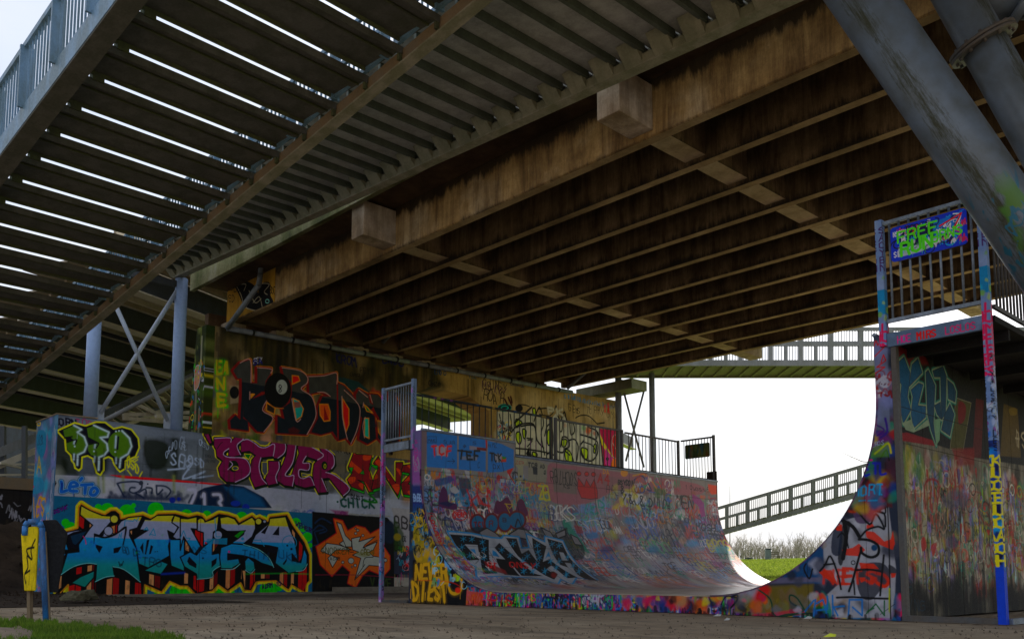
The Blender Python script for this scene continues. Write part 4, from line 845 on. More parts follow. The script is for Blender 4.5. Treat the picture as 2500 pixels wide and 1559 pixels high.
# blue and black tags along the pier head
for t, p0, p1, h, w, c in (('KROM', (822, 885), (874, 896), 20, 3.2, '081238'), ('ENDO', (935, 885), (990, 896), 22, 3.4, '0a1640'), ('FEYO', (878, 910), (915, 912), 14, 1.6, '14120e'), ('GRO', (855, 918), (880, 920), 8, 1.4, '120e0a'), ('ENDO', (1060, 912), (1090, 916), 12, 2, '0e2a4a'), ('YEL', (1145, 922), (1168, 926), 12, 1.6, '0e3a50'),
                           ('OMZE', (1046, 940), (1078, 944), 9, 1.8, '0c0a06'), ('GRUNGY', (1180, 948), (1238, 958), 20, 1.8, '180e12'), ('MAKKY', (1178, 955), (1240, 968), 24, 1.6, '38203a'), ('ENDROCK', (1246, 940), (1280, 946), 7, 1.5, '122a48'), ('ROAR', (1178, 975), (1230, 990), 26, 2.2, '120e0c')): P.text(t, p0, p1, h, w, c, True, jit=.15)
for i in range(9): P.text('STAR'[:3 + i % 2], (1380 + i * 14, 972 + i * 3.1), (1393 + i * 14, 975 + i * 3.1), 9 - i * .3, 1.7, '1a5478', jit=.2, alpha=.85 - i * .05)
for t, p0, p1, h, w, c in (('GEMS', (1388, 1005), (1420, 1012), 16, 1.5, '1c1610'), ('TERRY', (1432, 1006), (1474, 1016), 18, 1.2, '241c14'), ('XXX', (1474, 1004), (1490, 1008), 18, 2, 'a82018'), ('ROS 2', (1492, 992), (1512, 1000), 11, 1.3, '302820'), ('GMR', (1480, 1020), (1508, 1026), 14, 1.2, '4a3c28')): P.text(t, p0, p1, h, w, c, True, jit=.2)
# large black and white piece with acid green
f = CropF(1190, 950, 6.871)
P.poly([(150, 370), (430, 380), (700, 420), (740, 330), (760, 420), (820, 480), (870, 400), (900, 470), (1050, 520), (1150, 400), (1200, 500), (1290, 450), (1340, 540), (1500, 560), (1700, 600), (1880, 640), (1980, 1300), (1900, 1300), (1200, 1250), (450, 1120), (160, 1050)], (132, 130, 120), f=f)
P.blobs((to_pier(1215, 1050)[0], to_pier(1470, 1050)[0], 5.9, 7.0), 40, ['9a968a', '8a8676', 'a4a096'], (.1, .4), .6, (.3, .6))
P.poly([(1880, 660), (2230, 700), (2260, 1330), (1960, 1320)], (128, 36, 60), f=f); P.poly([(1890, 760), (1960, 900), (2100, 1120), (2080, 1180), (1900, 900)], (150, 140, 20), f=f, soft=2); P.poly([(2080, 1150), (2240, 1180), (2260, 1330), (2050, 1320)], (170, 90, 30), f=f); P.poly([(1980, 980), (2100, 1150), (2060, 1330), (1970, 1250)], (156, 70, 110), f=f)
P.poly([(2100, 800), (2220, 800), (2230, 1120), (2100, 1120)], (132, 30, 34), True, f=f, out=((128, 118, 112), 2)); P.line([(2100, 900), (2160, 1000), (2210, 900)], 2, (130, 120, 116), f=f); P.disc(2010, 1165, 18, (160, 160, 165), f=f, out=((10, 10, 10), 3))
P.poly([(2240, 700), (2285, 720), (2290, 1340), (2240, 1330)], (120, 70, 14), f=f, soft=1.5)
gr = '7e8c0e'
for Q in ([(480, 740), (540, 720), (570, 840), (540, 920), (490, 860)], [(590, 670), (650, 700), (630, 820), (600, 800)], [(1010, 690), (1060, 700), (1075, 850), (1030, 940), (1000, 860)], [(1250, 850), (1330, 850), (1310, 950), (1260, 960)], [(1580, 980), (1680, 1020), (1660, 1180), (1590, 1080)], [(1790, 930), (1830, 930), (1820, 1040), (1780, 1060)], [(760, 1050), (830, 1080), (820, 1130), (760, 1110)], [(1300, 1020), (1380, 1040), (1440, 1210), (1320, 1190)], [(480, 500), (580, 560), (480, 640)], [(760, 330), (800, 330), (810, 430), (770, 430)]):
    P.poly(Q, gr, True, f=f, out=((8, 9, 8), 3.4))
bk = '0a0b0a'
for L, w in (([(380, 740), (520, 600), (740, 570), (800, 640)], 3.6), ([(460, 560), (740, 300)], 4), ([(560, 620), (780, 610), (830, 850), (940, 980)], 4), ([(780, 540), (870, 300), (940, 560), (900, 760), (960, 1100)], 3.2), ([(860, 330), (1000, 320), (1100, 360), (1150, 280)], 3), ([(870, 420), (960, 440), (1050, 440), (1110, 380)], 2.6), ([(1150, 280), (1170, 420), (1230, 520), (1290, 380), (1340, 540), (1480, 560)], 4), ([(1480, 480), (1560, 440), (1700, 450), (1840, 580)], 2.4),
             ([(1840, 580), (1960, 560)], 3), ([(480, 990), (700, 1010), (940, 1050), (1110, 1100)], 3.6), ([(960, 780), (1000, 620), (1070, 600), (1100, 800), (1080, 1000), (1000, 1090)], 3.4), ([(1230, 960), (1260, 800), (1350, 830), (1370, 960), (1290, 1010), (1380, 1100)], 4), ([(1360, 860), (1460, 840), (1520, 960), (1500, 1180)], 3.8), ([(1560, 760), (1700, 800), (1840, 880), (1840, 1080), (1740, 1200), (1600, 1140), (1550, 960), (1620, 860)], 4),
             ([(1600, 880), (1760, 940), (1820, 1060)], 3), ([(660, 820), (760, 830)], 3), ([(670, 960), (750, 860), (680, 850)], 3), ([(1210, 520), (1210, 690), (1250, 690), (1260, 520)], 3), ([(1160, 1040), (1260, 1060), (1290, 1000)], 4), ([(200, 420), (260, 700), (330, 840), (400, 620), (380, 420)], 3), ([(1380, 560), (1400, 760), (1460, 700), (1440, 560)], 3.4), ([(1700, 640), (1830, 700), (1820, 840), (1720, 800)], 3.6), ([(700, 980), (660, 1090), (740, 1100)], 3.4),
             ([(520, 260), (620, 262), (700, 290)], 2.4), ([(1850, 720), (1900, 900), (1940, 1280)], 4)): P.line(L, w, bk, f=f)
P.poly([(640, 1080), (700, 980), (720, 1110)], bk, f=f); P.poly([(400, 900), (480, 1060), (420, 1060)], bk, f=f)
P.text('PK', (1340, 1010), (1380, 1014), 14, 5, (134, 130, 118), soft=3); P.disc(290, 310, 110, '0c0c0e', f=f, ry=58, out=((10, 90, 86), 2.6)); P.disc(290, 310, 60, None, f=f, ry=26, out=((16, 110, 104), 3))
P.disc(530, 320, 62, '0c0a0c', f=f, ry=60)
for L in ([(290, 170), (330, 250)], [(350, 140), (400, 260)], [(390, 130), (410, 220)]): P.line(L, 5, '2e0a0e', f=f)
u0 = to_pier(1212, 1050)[0]; u1 = to_pier(1246, 1050)[0]
P.chaos((u0, u1, 5.6, 7.0), 120, ['8a8678', '0a0a0a', '90202a', '106a8a', 'a09010', '0a0a0a', '0a0a0a'], (.08, .25), (.015, .04))
P.blobs((16.5, 19.0, 7.0, 7.3), 10, ['7a3c14', '206a20', '8a4a1a'], (.06, .2), .6, (.3, .7))
P.drips((0, 20, 7.5, 8.7), 60, ['16100a', '2a2012'], (.3, 1.2), (.02, .05), (.2, .5)); P.cstroke(np.array([(9.05 * P.ppm, 7.5 * P.ppm), (9.05 * P.ppm, P.H)]), 1.3, '0a0806', 1, .8)
M['pier_paint'] = P.material(.8, .25, .35, 5, spec=.25)

PE = Canvas('pier_end_paint', 2.0, 8.8, 60, lambda x, y: ((lambda p: (p.x + 29, p.z))(on_y(x, y, 12.35))), 2.0, (40, 46, 20))
PE.blobs((0, 2, 0, 8.8), 90, ['1e2a0c', '3a4a18', '565a3a', '10140a', '4a5a20'], (.1, .4), .6, (.4, .9)); PE.drips((0, 2, 4, 8.7), 50, ['0c1006', '5a6038', '7a7868', '182008'], (.5, 2.4), (.05, .16), (.3, .8))
PE.poly(CropF(480, 850, 5.272)([(40, 260), (110, 250), (90, 470), (30, 540)]), (130, 100, 84), True, out=((140, 140, 150), 2)); PE.chaos((.9, 2, 5, 7.4), 60, ['0c7a5a', '0a5a90', '9a8a10', '9a9aa4', 'a03a1a', '1a8a30'], (.06, .2), (.015, .04))
M['pier_end'] = PE.material(.85, .3, .4, 6, spec=.2)
# ------------------------------------------------------------------ riding surface of the halfpipe
ARC = math.pi / 2 * 2.6
def to_surf(x, y):
    d = ray(x, y)
    t = -15.6 / d[0]; z = .6 + d[2] * t; yy = d[1] * t
    if z >= 2.9: return (yy - 12.0, 4.8 + ARC + (z - 2.9))
    lo, hi = -13.0 / d[0], -15.6 / d[0]
    g = lambda t_: (d[0] * t_ + 13.0) ** 2 + (.6 + d[2] * t_ - 2.9) ** 2 - 2.6 ** 2
    if g(lo) > 0 or .6 + d[2] * lo < .3:
        t = (.3 - .6) / d[2] if d[2] < 0 else lo
        X = d[0] * t; return (d[1] * t - 12.0, max(-8.2 - X, 0))
    for _ in range(30):
        m_ = (lo + hi) / 2
        if g(m_) < 0: lo = m_
        else: hi = m_
    X, Z = d[0] * lo, .6 + d[2] * lo
    return (d[1] * lo - 12.0, 4.8 + 2.6 * math.atan2(-13.0 - X, 2.9 - Z))
S = Canvas('surface_paint', 11.45, 9.8, 92, to_surf, 1.6, (112, 110, 112))
n1 = S.noise_layer(.8); n2 = S.noise_layer(3.5)
mx_ = (n1 * .6 + n2 * .4)[..., None]
S.a[:] = S.c((92, 90, 94)) * (1 - mx_) + S.c((132, 126, 120)) * mx_
PAL = ['8a2a2c', '2a6a8a', '1a7a6c', '6a3a6a', '20202a', '9a9aa4', '4a5a8a', '9a6a30', '5a8a6a', 'a04a40', '3a3a44', '7a7a84', 'a09a40', '6a8ab0', '303a60', 'b8b4b0']
GREY = ['6a6a70', '82808a', '9a98a0', '5a5a66', '78808a', '8a8078', 'a8a6a8']
S.rs = np.random.default_rng(31)
S.blobs((0, 11.4, 5.2, 8.6), 300, PAL, (.1, .5), .5, (.35, .8), .7)
TAGS = ['RBL', 'OSD', 'TCF', 'BEK', 'STAR', 'ENDO', 'MOSH', 'SYDON', 'CREA', 'KS', 'MAK', 'ZER', 'GO', 'EROS', 'TCI', 'OYD', 'MEN']
S.blobs((0, 11.4, 5.2, 7.6), 300, GREY, (.1, .4), .5, (.2, .6), .8)
S.chaos((0, 11.4, 5.4, 8.7), 900, PAL + ['101014', '16161c', '0c4a5a', '701818'], (.08, .4), (.008, .035), (0, 0, 1, 2, 4, 4), (.45, .95))
S.blobs((4.5, 11.4, 4.9, 6.9), 150, GREY + ['8a7a8a', '7a8a9a', 'a08a84'], (.15, .6), .7, (.3, .6), 1.6)
S.chaos((0, 3.2, 5.6, 9.0), 700, PAL + ['101014', '101014', 'a01818', '0a5a6a'], (.06, .3), (.01, .035), (0, 0, 1, 4, 4), (.6, 1.0))
S.words((0, 11.2, 5.4, 8.7), 330, TAGS, PAL + ['101014', '101014', '16161c', 'c0bebc'], (.12, .42), (.07, .16), (.45, .95))
# worn towards the flat: paint rubbed off along the direction of travel
S.blobs((0, 11.4, 4.2, 5.6), 160, ['8a8682', '6a6460', '9a948c', '7a6a60', '8a5a50'], (.1, .5), .6, (.3, .7), 1.0)
for _ in range(1500):
    u = S.rs.uniform(0, 11.4); v = S.rs.uniform(4.4, 8.0) ** 1.0; L_ = S.rs.uniform(.15, .9)
    S.cstroke(np.array([(u, v), (u + S.rs.uniform(-.12, .12), min(v + L_, 9))]) * S.ppm, S.rs.uniform(.5, 1.4), ['16161a', '3a3838', 'c0bebc', '8a8a8e', '9a5048', '5a6a80'][S.rs.integers(6)], 1, S.rs.uniform(.15, .5))
S.blobs((5.5, 11.4, 5.0, 6.0), 60, ['9a4a3c', 'a86a54', '8a5044', '6a7a9a'], (.1, .35), .6, (.2, .5), 1.4)
f = CropF(1030, 1040, 6.0475)
# upper boards
S.poly([(1027, 1040), (1045, 1055), (1050, 1300), (1030, 1200)], (96, 84, 88), soft=3)
S.poly(f([(1380, 430), (1380, 560), (1560, 580), (1850, 640), (1850, 560), (1700, 500)]), (118, 114, 96))
S.poly(f([(1860, 570), (2100, 560), (2700, 640), (4050, 840), (4060, 1010), (3300, 960), (2900, 930), (2450, 1130), (1980, 1130), (1880, 980)]), (128, 84, 90), True, soft=3, alpha=.95)
S.poly(f([(1920, 600), (2280, 640), (2290, 1000), (1950, 960)]), (96, 88, 82), soft=4, alpha=.9); S.poly(f([(2560, 700), (3300, 820), (3350, 1010), (2700, 900)]), (112, 84, 86), soft=5, alpha=.8)
bl = (4, 96, 150)
S.poly([(1042, 1052), (1116, 1062), (1116, 1143), (1042, 1138)], bl); S.poly([(1120, 1062), (1186, 1072), (1186, 1150), (1120, 1144)], bl)
S.poly([(1191, 1074), (1225, 1082), (1254, 1096), (1254, 1140), (1225, 1150), (1191, 1152)], bl)
S.line([(1117.5, 1062), (1117.5, 1146)], 2, (110, 104, 96), sm=False); S.line([(1188, 1072), (1188, 1150)], 4, (104, 98, 96), sm=False); S.line([(1187, 1074), (1188, 1090)], 4, (150, 24, 22), sm=False)
S.poly([(1064, 1086), (1094, 1090), (1094, 1112), (1066, 1110)], (140, 134, 140)); S.text('TCF', (1056, 1108), (1108, 1110), 24, 4.6, (176, 14, 16), soft=1.4)
S.poly([(1146, 1086), (1186, 1092), (1186, 1100), (1146, 1096)], (124, 118, 124), alpha=.9); S.poly([(1164, 1090), (1188, 1092), (1188, 1099), (1164, 1096)], (100, 30, 30))
S.poly([(1126, 1112), (1166, 1112), (1164, 1122), (1126, 1120)], (120, 118, 122), soft=3, alpha=.7); S.text('IEF', (1120, 1118), (1176, 1122), 20, 5.2, (16, 30, 36), soft=1.4)
S.line([(1118, 1098), (1140, 1100)], 4, (16, 30, 36), sm=False); S.line([(1196, 1104), (1206, 1105)], 4, (12, 24, 28), sm=False); S.line([(1201, 1105), (1201, 1122)], 4.6, (12, 24, 28), sm=False); S.poly([(1208, 1106), (1224, 1108), (1228, 1126), (1210, 1127)], (128, 124, 130)); S.text('CK', (1208, 1124), (1228, 1126), 18, 3.4, (14, 24, 26))
S.poly([(1225, 1112), (1236, 1116), (1236, 1126), (1224, 1126)], (150, 60, 10)); S.poly([(1226, 1112), (1236, 1114), (1234, 1119), (1226, 1119)], (16, 110, 20))
S.text('MAK', (1046, 1076), (1064, 1077), 7, 1.1, (4, 20, 40)); S.line([(1043, 1064), (1065, 1064), (1065, 1079), (1043, 1079), (1043, 1064)], 1.1, (4, 20, 40), sm=False)
for t, p0, p1, h in (('SLAR', (1084, 1082), (1112, 1084), 8), ('NR', (1130, 1092), (1140, 1092), 8), ('S', (1156, 1084), (1166, 1084), 10), ('NMZ', (1194, 1090), (1216, 1090), 9), ('C', (1166, 1140), (1174, 1140), 14)): S.text(t, p0, p1, h, 1.1, (4, 26, 48), True, jit=.15)
S.text('OX', (1204, 1142), (1222, 1144), 10, 1.4, (8, 12, 20), True); S.line([(1204, 1142), (1202, 1165)], 1.2, (8, 12, 20)); S.line([(1226, 1128), (1230, 1150)], 1.4, (8, 12, 20)); S.line([(1092, 1124), (1110, 1124), (1104, 1118), (1110, 1124), (1104, 1130)], 1.2, (4, 20, 40), sm=False)
S.poly([(1238, 1146), (1254, 1140), (1244, 1160), (1238, 1152)], (150, 30, 20)); S.line([(1244, 1158), (1256, 1178)], 3, (140, 40, 20))
S.poly([(1257, 1112), (1286, 1118), (1286, 1126), (1277, 1136), (1277, 1172), (1264, 1172), (1264, 1140), (1257, 1132)], (128, 126, 106)); S.disc(1271, 1161, 2.6, (14, 30, 70)); S.text('ZER', (1259, 1131), (1282, 1133), 8, 1, (130, 50, 50))
S.poly([(1289, 1124), (1316, 1128), (1334, 1132), (1334, 1176), (1290, 1176)], (116, 112, 100), soft=1.5); S.text('TCB', (1290, 1138), (1314, 1140), 10, 2.4, (14, 16, 20)); S.poly([(1300, 1138), (1312, 1140), (1312, 1157), (1302, 1156)], (20, 24, 32), soft=1.5); S.text('AG', (1319, 1141), (1332, 1142), 9, 1.8, (12, 16, 20)); S.text('Q', (1328, 1156), (1334, 1156), 10, 1.8, (10, 40, 34))
# papers and marks beneath the blue board
for q in ([(1084, 1144), (1098, 1144), (1102, 1160), (1088, 1158)], [(1134, 1146), (1146, 1148), (1147, 1172), (1138, 1160)], [(1098, 1190), (1110, 1184), (1122, 1198), (1112, 1204), (1102, 1200)], [(1222, 1167), (1231, 1168), (1231, 1176), (1224, 1176)]): S.poly(q, (146, 146, 148))
S.poly([(1187, 1194), (1196, 1193), (1198, 1202), (1190, 1203)], (160, 20, 30)); S.line([(1187, 1165), (1192, 1185), (1202, 1194), (1206, 1180), (1202, 1164)], 1.9, (140, 136, 30))
S.poly([(1120, 1164), (1146, 1166), (1150, 1190), (1130, 1210), (1122, 1190)], (30, 38, 66), soft=3, alpha=.8); S.poly([(1060, 1170), (1100, 1160), (1110, 1170), (1090, 1180), (1064, 1186)], (26, 60, 110), soft=3, alpha=.8)
S.poly([(1070, 1230), (1076, 1195), (1084, 1186), (1092, 1200), (1096, 1225), (1114, 1228), (1114, 1242), (1090, 1240)], (72, 8, 70), True, soft=1.5); S.poly([(1066, 1226), (1090, 1222), (1110, 1228), (1096, 1236)], (24, 14, 70), soft=3)
for q in ([(1206, 1240), (1212, 1220), (1222, 1222), (1236, 1212), (1246, 1222), (1250, 1256), (1210, 1252)], [(1258, 1250), (1264, 1222), (1274, 1216), (1282, 1230), (1288, 1256), (1262, 1262)]): S.poly(q, (82, 18, 60), True, soft=2)
rd = (150, 26, 20)
for L in ([(1140, 1194), (1166, 1250)], [(1150, 1222), (1166, 1206), (1180, 1230)], [(1164, 1196), (1170, 1226), (1196, 1234)], [(1190, 1190), (1194, 1246)]): S.line(L, 4.6, rd, soft=1.6, sm=False, alpha=.85)
S.line([(1232, 1228), (1252, 1230), (1244, 1240), (1234, 1228), (1244, 1250)], 2, (150, 130, 10), sm=False); S.chaos((1.6, 2.5, 7.0, 7.5), 26, ['a09010', 'b0a020'], (.1, .25), (.015, .03), (0, 4))
S.disc(1150, 1231, 3, (150, 30, 40)); S.text('CREAP', (1108, 1262), (1136, 1260), 12, 2.4, (160, 20, 14), True); S.disc(1122, 1256, 18, None, out=((150, 24, 18), 1.8), ry=13)
for i, ch in enumerate('CREAS'): S.text(ch, (1050 + i * 5, 1268 + i * 13), (1060 + i * 5, 1270 + i * 13), 12, 2.2, (150, 20, 24), True)
S.line([(1046, 1252), (1062, 1256), (1082, 1310), (1076, 1330), (1064, 1306), (1048, 1262)], 1.8, (130, 50, 60)); S.chaos((.35, 1.7, 7.2, 7.45), 50, ['0a0a0a', '0a0a0a', '9a9420'], (.08, .2), (.012, .025), (0, 4))
# TCI bubbles
for (cx_, cy_, rx, ry) in ((1166, 1276, 16, 20), (1200, 1276, 16, 22), (1232, 1272, 16, 22), (1262, 1268, 19, 20)): S.disc(cx_, cy_, rx + 4, (96, 10, 14), soft=1.5, ry=ry + 4)
for (cx_, cy_, rx, ry) in ((1166, 1276, 15, 19), (1200, 1276, 15, 21), (1232, 1272, 15, 21), (1262, 1268, 18, 19)): S.disc(cx_, cy_, rx, (12, 84, 112), soft=1.2, ry=ry)
S.text('TCI', (1158, 1284), (1184, 1282), 11, 2.4, (110, 14, 14)); S.text('R', (1194, 1284), (1208, 1282), 14, 2, (100, 16, 20)); S.text('B', (1228, 1272), (1240, 1272), 9, 1.6, (60, 10, 16)); S.line([(1258, 1284), (1264, 1266), (1272, 1282)], 3, (30, 30, 40))
# crown, RBL and other writing on the pink strip
f = CropF(1330, 1120, 5.389)
S.poly([(440, 240), (520, 350), (545, 260), (600, 355), (650, 260), (695, 420), (695, 510), (600, 522), (480, 505), (430, 380)], (146, 44, 46), f=f, out=((30, 14, 16), 1.6), soft=2)
for x_, y_ in ((450, 185), (550, 190), (640, 195)): S.disc(x_, y_, 28, (150, 28, 32), f=f, out=((24, 12, 14), 1.5))
S.text('RBLHODS', (1347, 1176), (1410, 1182), 28, 1.9, (20, 18, 20), True, jit=.08); S.text('KS', (1376, 1188), (1394, 1192), 9, 1.6, (20, 18, 20), True); S.text('RBL', (1480, 1200), (1514, 1208), 18, 1.5, (24, 20, 22), True)
S.text('A4', (1460, 1176), (1492, 1182), 22, 4, (140, 30, 34), soft=1.5); S.text('DA', (1472, 1154), (1490, 1158), 10, 2.2, (170, 120, 10)); S.disc(1524, 1153, 9, (176, 124, 8), soft=1.2); S.text('BSYDON', (1508, 1180), (1548, 1184), 12, 2.6, (16, 16, 20), True, jit=.1)
S.text('8', (1516, 1200), (1526, 1202), 16, 2.6, (18, 18, 22), True); S.text('7', (1516, 1230), (1534, 1232), 26, 3.6, (26, 28, 34)); S.text("&C&", (1536, 1228), (1578, 1236), 24, 3.2, (30, 32, 38), True); S.text('DUIDW', (1586, 1234), (1640, 1242), 20, 3.2, (24, 26, 30), True)
S.blobs((6.3, 7.6, 8.4, 9.0), 16, ['a8a020', 'b0a418'], (.06, .18), .4, (.4, .8)); S.poly([(1594, 1186), (1626, 1192), (1632, 1218), (1600, 1212)], (74, 92, 56), soft=3, alpha=.7); S.text('MEN', (1598, 1212), (1624, 1216), 20, 1.4, (30, 80, 40), jit=.1)
for L in ([(1548, 1170), (1566, 1160), (1580, 1176), (1590, 1196), (1572, 1190)],): S.line(L, 3.4, (30, 50, 90), soft=2)
S.line([(1545, 1160), (1570, 1156), (1590, 1172), (1602, 1190)], 2.6, (170, 130, 20)); S.disc(1562, 1194, 13, (130, 90, 40), soft=2, ry=8, out=((30, 30, 60), 1.6))
S.text('1OWGSNE', (1675, 1193), (1732, 1200), 8, 1.4, (20, 20, 24), True, jit=.2); S.poly([(1728, 1180), (1750, 1184), (1750, 1204), (1738, 1206), (1730, 1198)], (176, 76, 30), soft=3); S.blobs((9.9, 11.3, 8.5, 9.2), 14, ['b05828', '7a4a40'], (.05, .16), .4, (.4, .8))
S.poly([(1690, 1204), (1708, 1214), (1718, 1226), (1722, 1258), (1712, 1262), (1706, 1236), (1690, 1218)], (122, 48, 104), soft=2, alpha=.85); S.line([(1734, 1216), (1748, 1214), (1740, 1228), (1750, 1232)], 1.8, (140, 24, 34)); S.text('MOSH', (1700, 1292), (1752, 1296), 16, 2.4, (32, 36, 44), True, soft=1.6)
S.chaos((7.4, 9.6, 8.2, 9.3), 70, ['a84a20', '1a4a8a', '1a7a5a', 'b8b4b0', '8a2a2a', '9a9aa4'], (.1, .3), (.015, .035))
# faded outline row low on the curve, right
for i in range(7): S.line([(1574 + i * 26, 1322), (1586 + i * 26, 1302 - (i % 3) * 5), (1598 + i * 26, 1314)], 3.2, (44, 52, 66), soft=3, alpha=.6)
for x_, y_, c in ((1594, 1340, '3a6a92'), (1690, 1326, '4a7aa2'), (1760, 1340, '4a8a9a'), (1480, 1340, '3a3a6a'), (1446, 1306, '2a6a92'), (1540, 1270, '1a6a92')): S.disc(x_, y_, 15, c, soft=7, alpha=.75, ry=10)
S.poly([(1374, 1270), (1384, 1272), (1420, 1320), (1440, 1350), (1410, 1330), (1380, 1292)], (14, 108, 92), True, soft=2, alpha=.9)
for L in ([(1380, 1272), (1410, 1268), (1440, 1290)], [(1430, 1272), (1456, 1268), (1480, 1290)], [(1468, 1266), (1490, 1272), (1500, 1300)]): S.line(L, 2, (170, 168, 166), soft=1.4, alpha=.8)
S.poly([(1400, 1280), (1420, 1284), (1424, 1300), (1408, 1300)], (118, 46, 44), soft=3, alpha=.8)
# black and white piece with blue stars
f = CropF(1060, 1280, 5.774)
S.poly([(430, 130), (560, 30), (700, 40), (860, 110), (1020, 140), (1180, 30), (1300, 50), (1440, 180), (1500, 20), (1680, 130), (1860, 30), (1900, 130), (2100, 290), (2000, 500), (1000, 300)], (22, 26, 30), True, f=f, soft=3, alpha=.8)
for q in ([(630, 100), (740, 40), (860, 110), (950, 190), (800, 190), (640, 130)], [(1050, 130), (1180, 50), (1300, 70), (1440, 190), (1300, 200), (1080, 150)], [(1510, 40), (1640, 100), (1700, 200), (1580, 170)], [(1710, 120), (1850, 60), (1850, 150), (1740, 190)], [(1920, 130), (2020, 180), (2090, 290), (1980, 270)]): S.poly(q, (104, 102, 104), f=f, out=((16, 18, 22), 2.4))
OW = [(190, 90), (520, 120), (810, 180), (950, 190), (980, 150), (1190, 170), (1230, 330), (1340, 320), (1300, 130), (1360, 150), (1560, 240), (1560, 160), (1810, 220), (1900, 400), (2050, 590), (2300, 770), (2130, 760), (2000, 740), (1940, 830), (1780, 760), (1740, 830), (1560, 770), (1330, 740), (900, 720), (600, 730), (590, 590), (500, 540), (330, 330)]
S.poly(OW, (140, 142, 146), f=f, out=((12, 110, 150), 5.5)); S.poly(OW, (140, 142, 146), f=f, out=((12, 110, 150), 2))
BK = [[(220, 130), (520, 150), (770, 210), (775, 480), (800, 520), (890, 680), (690, 690), (650, 480), (610, 280), (430, 270), (640, 490), (470, 500), (380, 360), (310, 290)], [(850, 320), (915, 250), (1210, 500), (1400, 680), (1540, 720), (1230, 715), (1130, 600)], [(1010, 180), (1160, 190), (1230, 400), (1540, 700), (1450, 640), (1180, 440)],
      [(870, 470), (1040, 490), (1210, 720), (990, 700), (900, 560)], [(1220, 410), (1330, 350), (1440, 500), (1600, 600), (1740, 690), (1690, 770), (1540, 700)], [(1380, 180), (1580, 300), (1530, 520), (1620, 480), (2020, 740), (1880, 750), (1740, 640), (1580, 600), (1450, 500), (1390, 300)],
      [(1590, 190), (1800, 250), (1920, 480), (2100, 650), (2310, 790), (2120, 760), (2020, 700), (1950, 620), (1770, 560), (1690, 440)]]
for q in BK: S.poly(q, (8, 9, 14), f=f)
for q in ([(430, 275), (610, 285), (640, 480)], [(1760, 380), (1820, 390), (1880, 500), (1800, 500)], [(1840, 530), (1920, 540), (2000, 680), (1880, 590)], [(1580, 620), (1650, 570), (1740, 640), (1640, 660)]): S.poly(q, (140, 142, 146), f=f)
S.poly([(500, 340), (570, 340), (590, 410)], (12, 110, 150), f=f); S.poly([(1560, 480), (1610, 370), (1640, 450), (1600, 440)], (12, 110, 150), f=f); S.poly([(820, 350), (870, 380), (920, 450), (820, 430)], (12, 110, 150), f=f)
for x_, y_ in ((410, 195), (530, 200), (680, 240), (390, 310), (500, 430), (700, 340), (700, 460), (1110, 260), (950, 350), (1070, 430), (1310, 440), (1450, 290), (1460, 380), (1480, 460), (1660, 270), (1760, 290), (1700, 390), (1760, 510), (1440, 560), (1250, 500), (1640, 510), (1880, 450), (1960, 570), (1720, 600), (1560, 650), (1860, 700), (2040, 650), (1260, 650), (1390, 650)):
    for a_ in (0, 1.05, 2.1): S.line(f([(x_ - 45 * math.cos(a_ + .4), y_ - 45 * math.sin(a_ + .4)), (x_ + 45 * math.cos(a_ + .4), y_ + 45 * math.sin(a_ + .4))]), 1.2, (24, 120, 150))
S.poly([(700, 510), (780, 530), (1000, 640), (1030, 700), (800, 640), (740, 590)], (120, 18, 12), f=f, soft=3, alpha=.9); S.text('UT', (1192, 1384), (1216, 1386), 12, 2, (170, 20, 12), True); S.text('ONSY', (1246, 1382), (1310, 1388), 13, 2, (150, 20, 16), True); S.disc(1352, 1402, 7, (110, 40, 16), soft=2); S.blobs((5.6, 6.8, 4.9, 5.1), 10, ['3a2a5a'], (.06, .16), .6, (.3, .6))
S.chaos((.15, 2.3, 5.3, 6.9), 170, ['9a2a3a', '1a6a8a', 'b8b4b0', '8a8a30', '101014', '6a7a9a', 'a04a80', '1a7a5a'], (.06, .25), (.01, .03), alpha=(.5, .9), keep=lambda u, v: u < 1.0 + (v - 5.3) * .25)
# flat floor, rubbed pale
S.fill(0, 11.45, 0, 4.7, (126, 118, 108)); S.blobs((0, 11.4, 0, 4.9), 140, ['8a8076', '7a7068', '968c80', '6e665e'], (.2, .9), .7, (.3, .6), .5)
S.blobs((0, 11.4, 4.4, 5.1), 90, ['7e766e', '8a7c74', '70686a'], (.15, .6), .8, (.3, .6), .5)
for y_ in [1.44 * k for k in range(1, 8)] + [.72 + 1.44 * k for k in range(8)]:
    v = 4.2; q = [(y_, v)]
    while v < 9.4: v += .25; q.append((y_ + S.rs.normal(0, .008), v))
    S.cstroke(np.array(q) * S.ppm, 1.5, '0c0b0c', 1, .75 if (y_ / 1.44) % 1 < .01 else .35)
for v_ in (7.1, 8.9): S.cstroke(np.array([(0, v_), (11.4, v_)]) * S.ppm, 1.2, '141214', 1, .5)
S.blobs((0, 11.4, 4.6, 7.2), 120, ['2a2828', '3a3634', '1e1e20'], (.05, .3), .9, (.1, .3), 1.8)
def rf(m, r_):
    x, y, z = m.xyz()
    g = m.ramp(m.math('ADD', z, m.math('MULTIPLY', m.noise(2.2, 5), .9)), [(.10, .20), (.75, .26), (.95, .62)])
    return m.mix(.2, g, r_)
M['surface_paint'] = S.material(.45, .10, .22, 9, spec=.5, rough_fn=rf)

# ------------------------------------------------------------------ side face of the halfpipe
Fc = Canvas('front_paint', 11.1, 4.05, 118, to_front, 1.45, (40, 46, 60))
Fc.rs = np.random.default_rng(77)
VIV = ['a01824', '0c4a8a', '0c7a6a', 'b0a010', 'a8481a', '1a7a20', '6a2a7a', '101018', '9a9aa4', 'b01a50', '0a2a5a', '40a010', '303040', '1a6aa0', '16161e', '5a3a70', '0c5a7a']
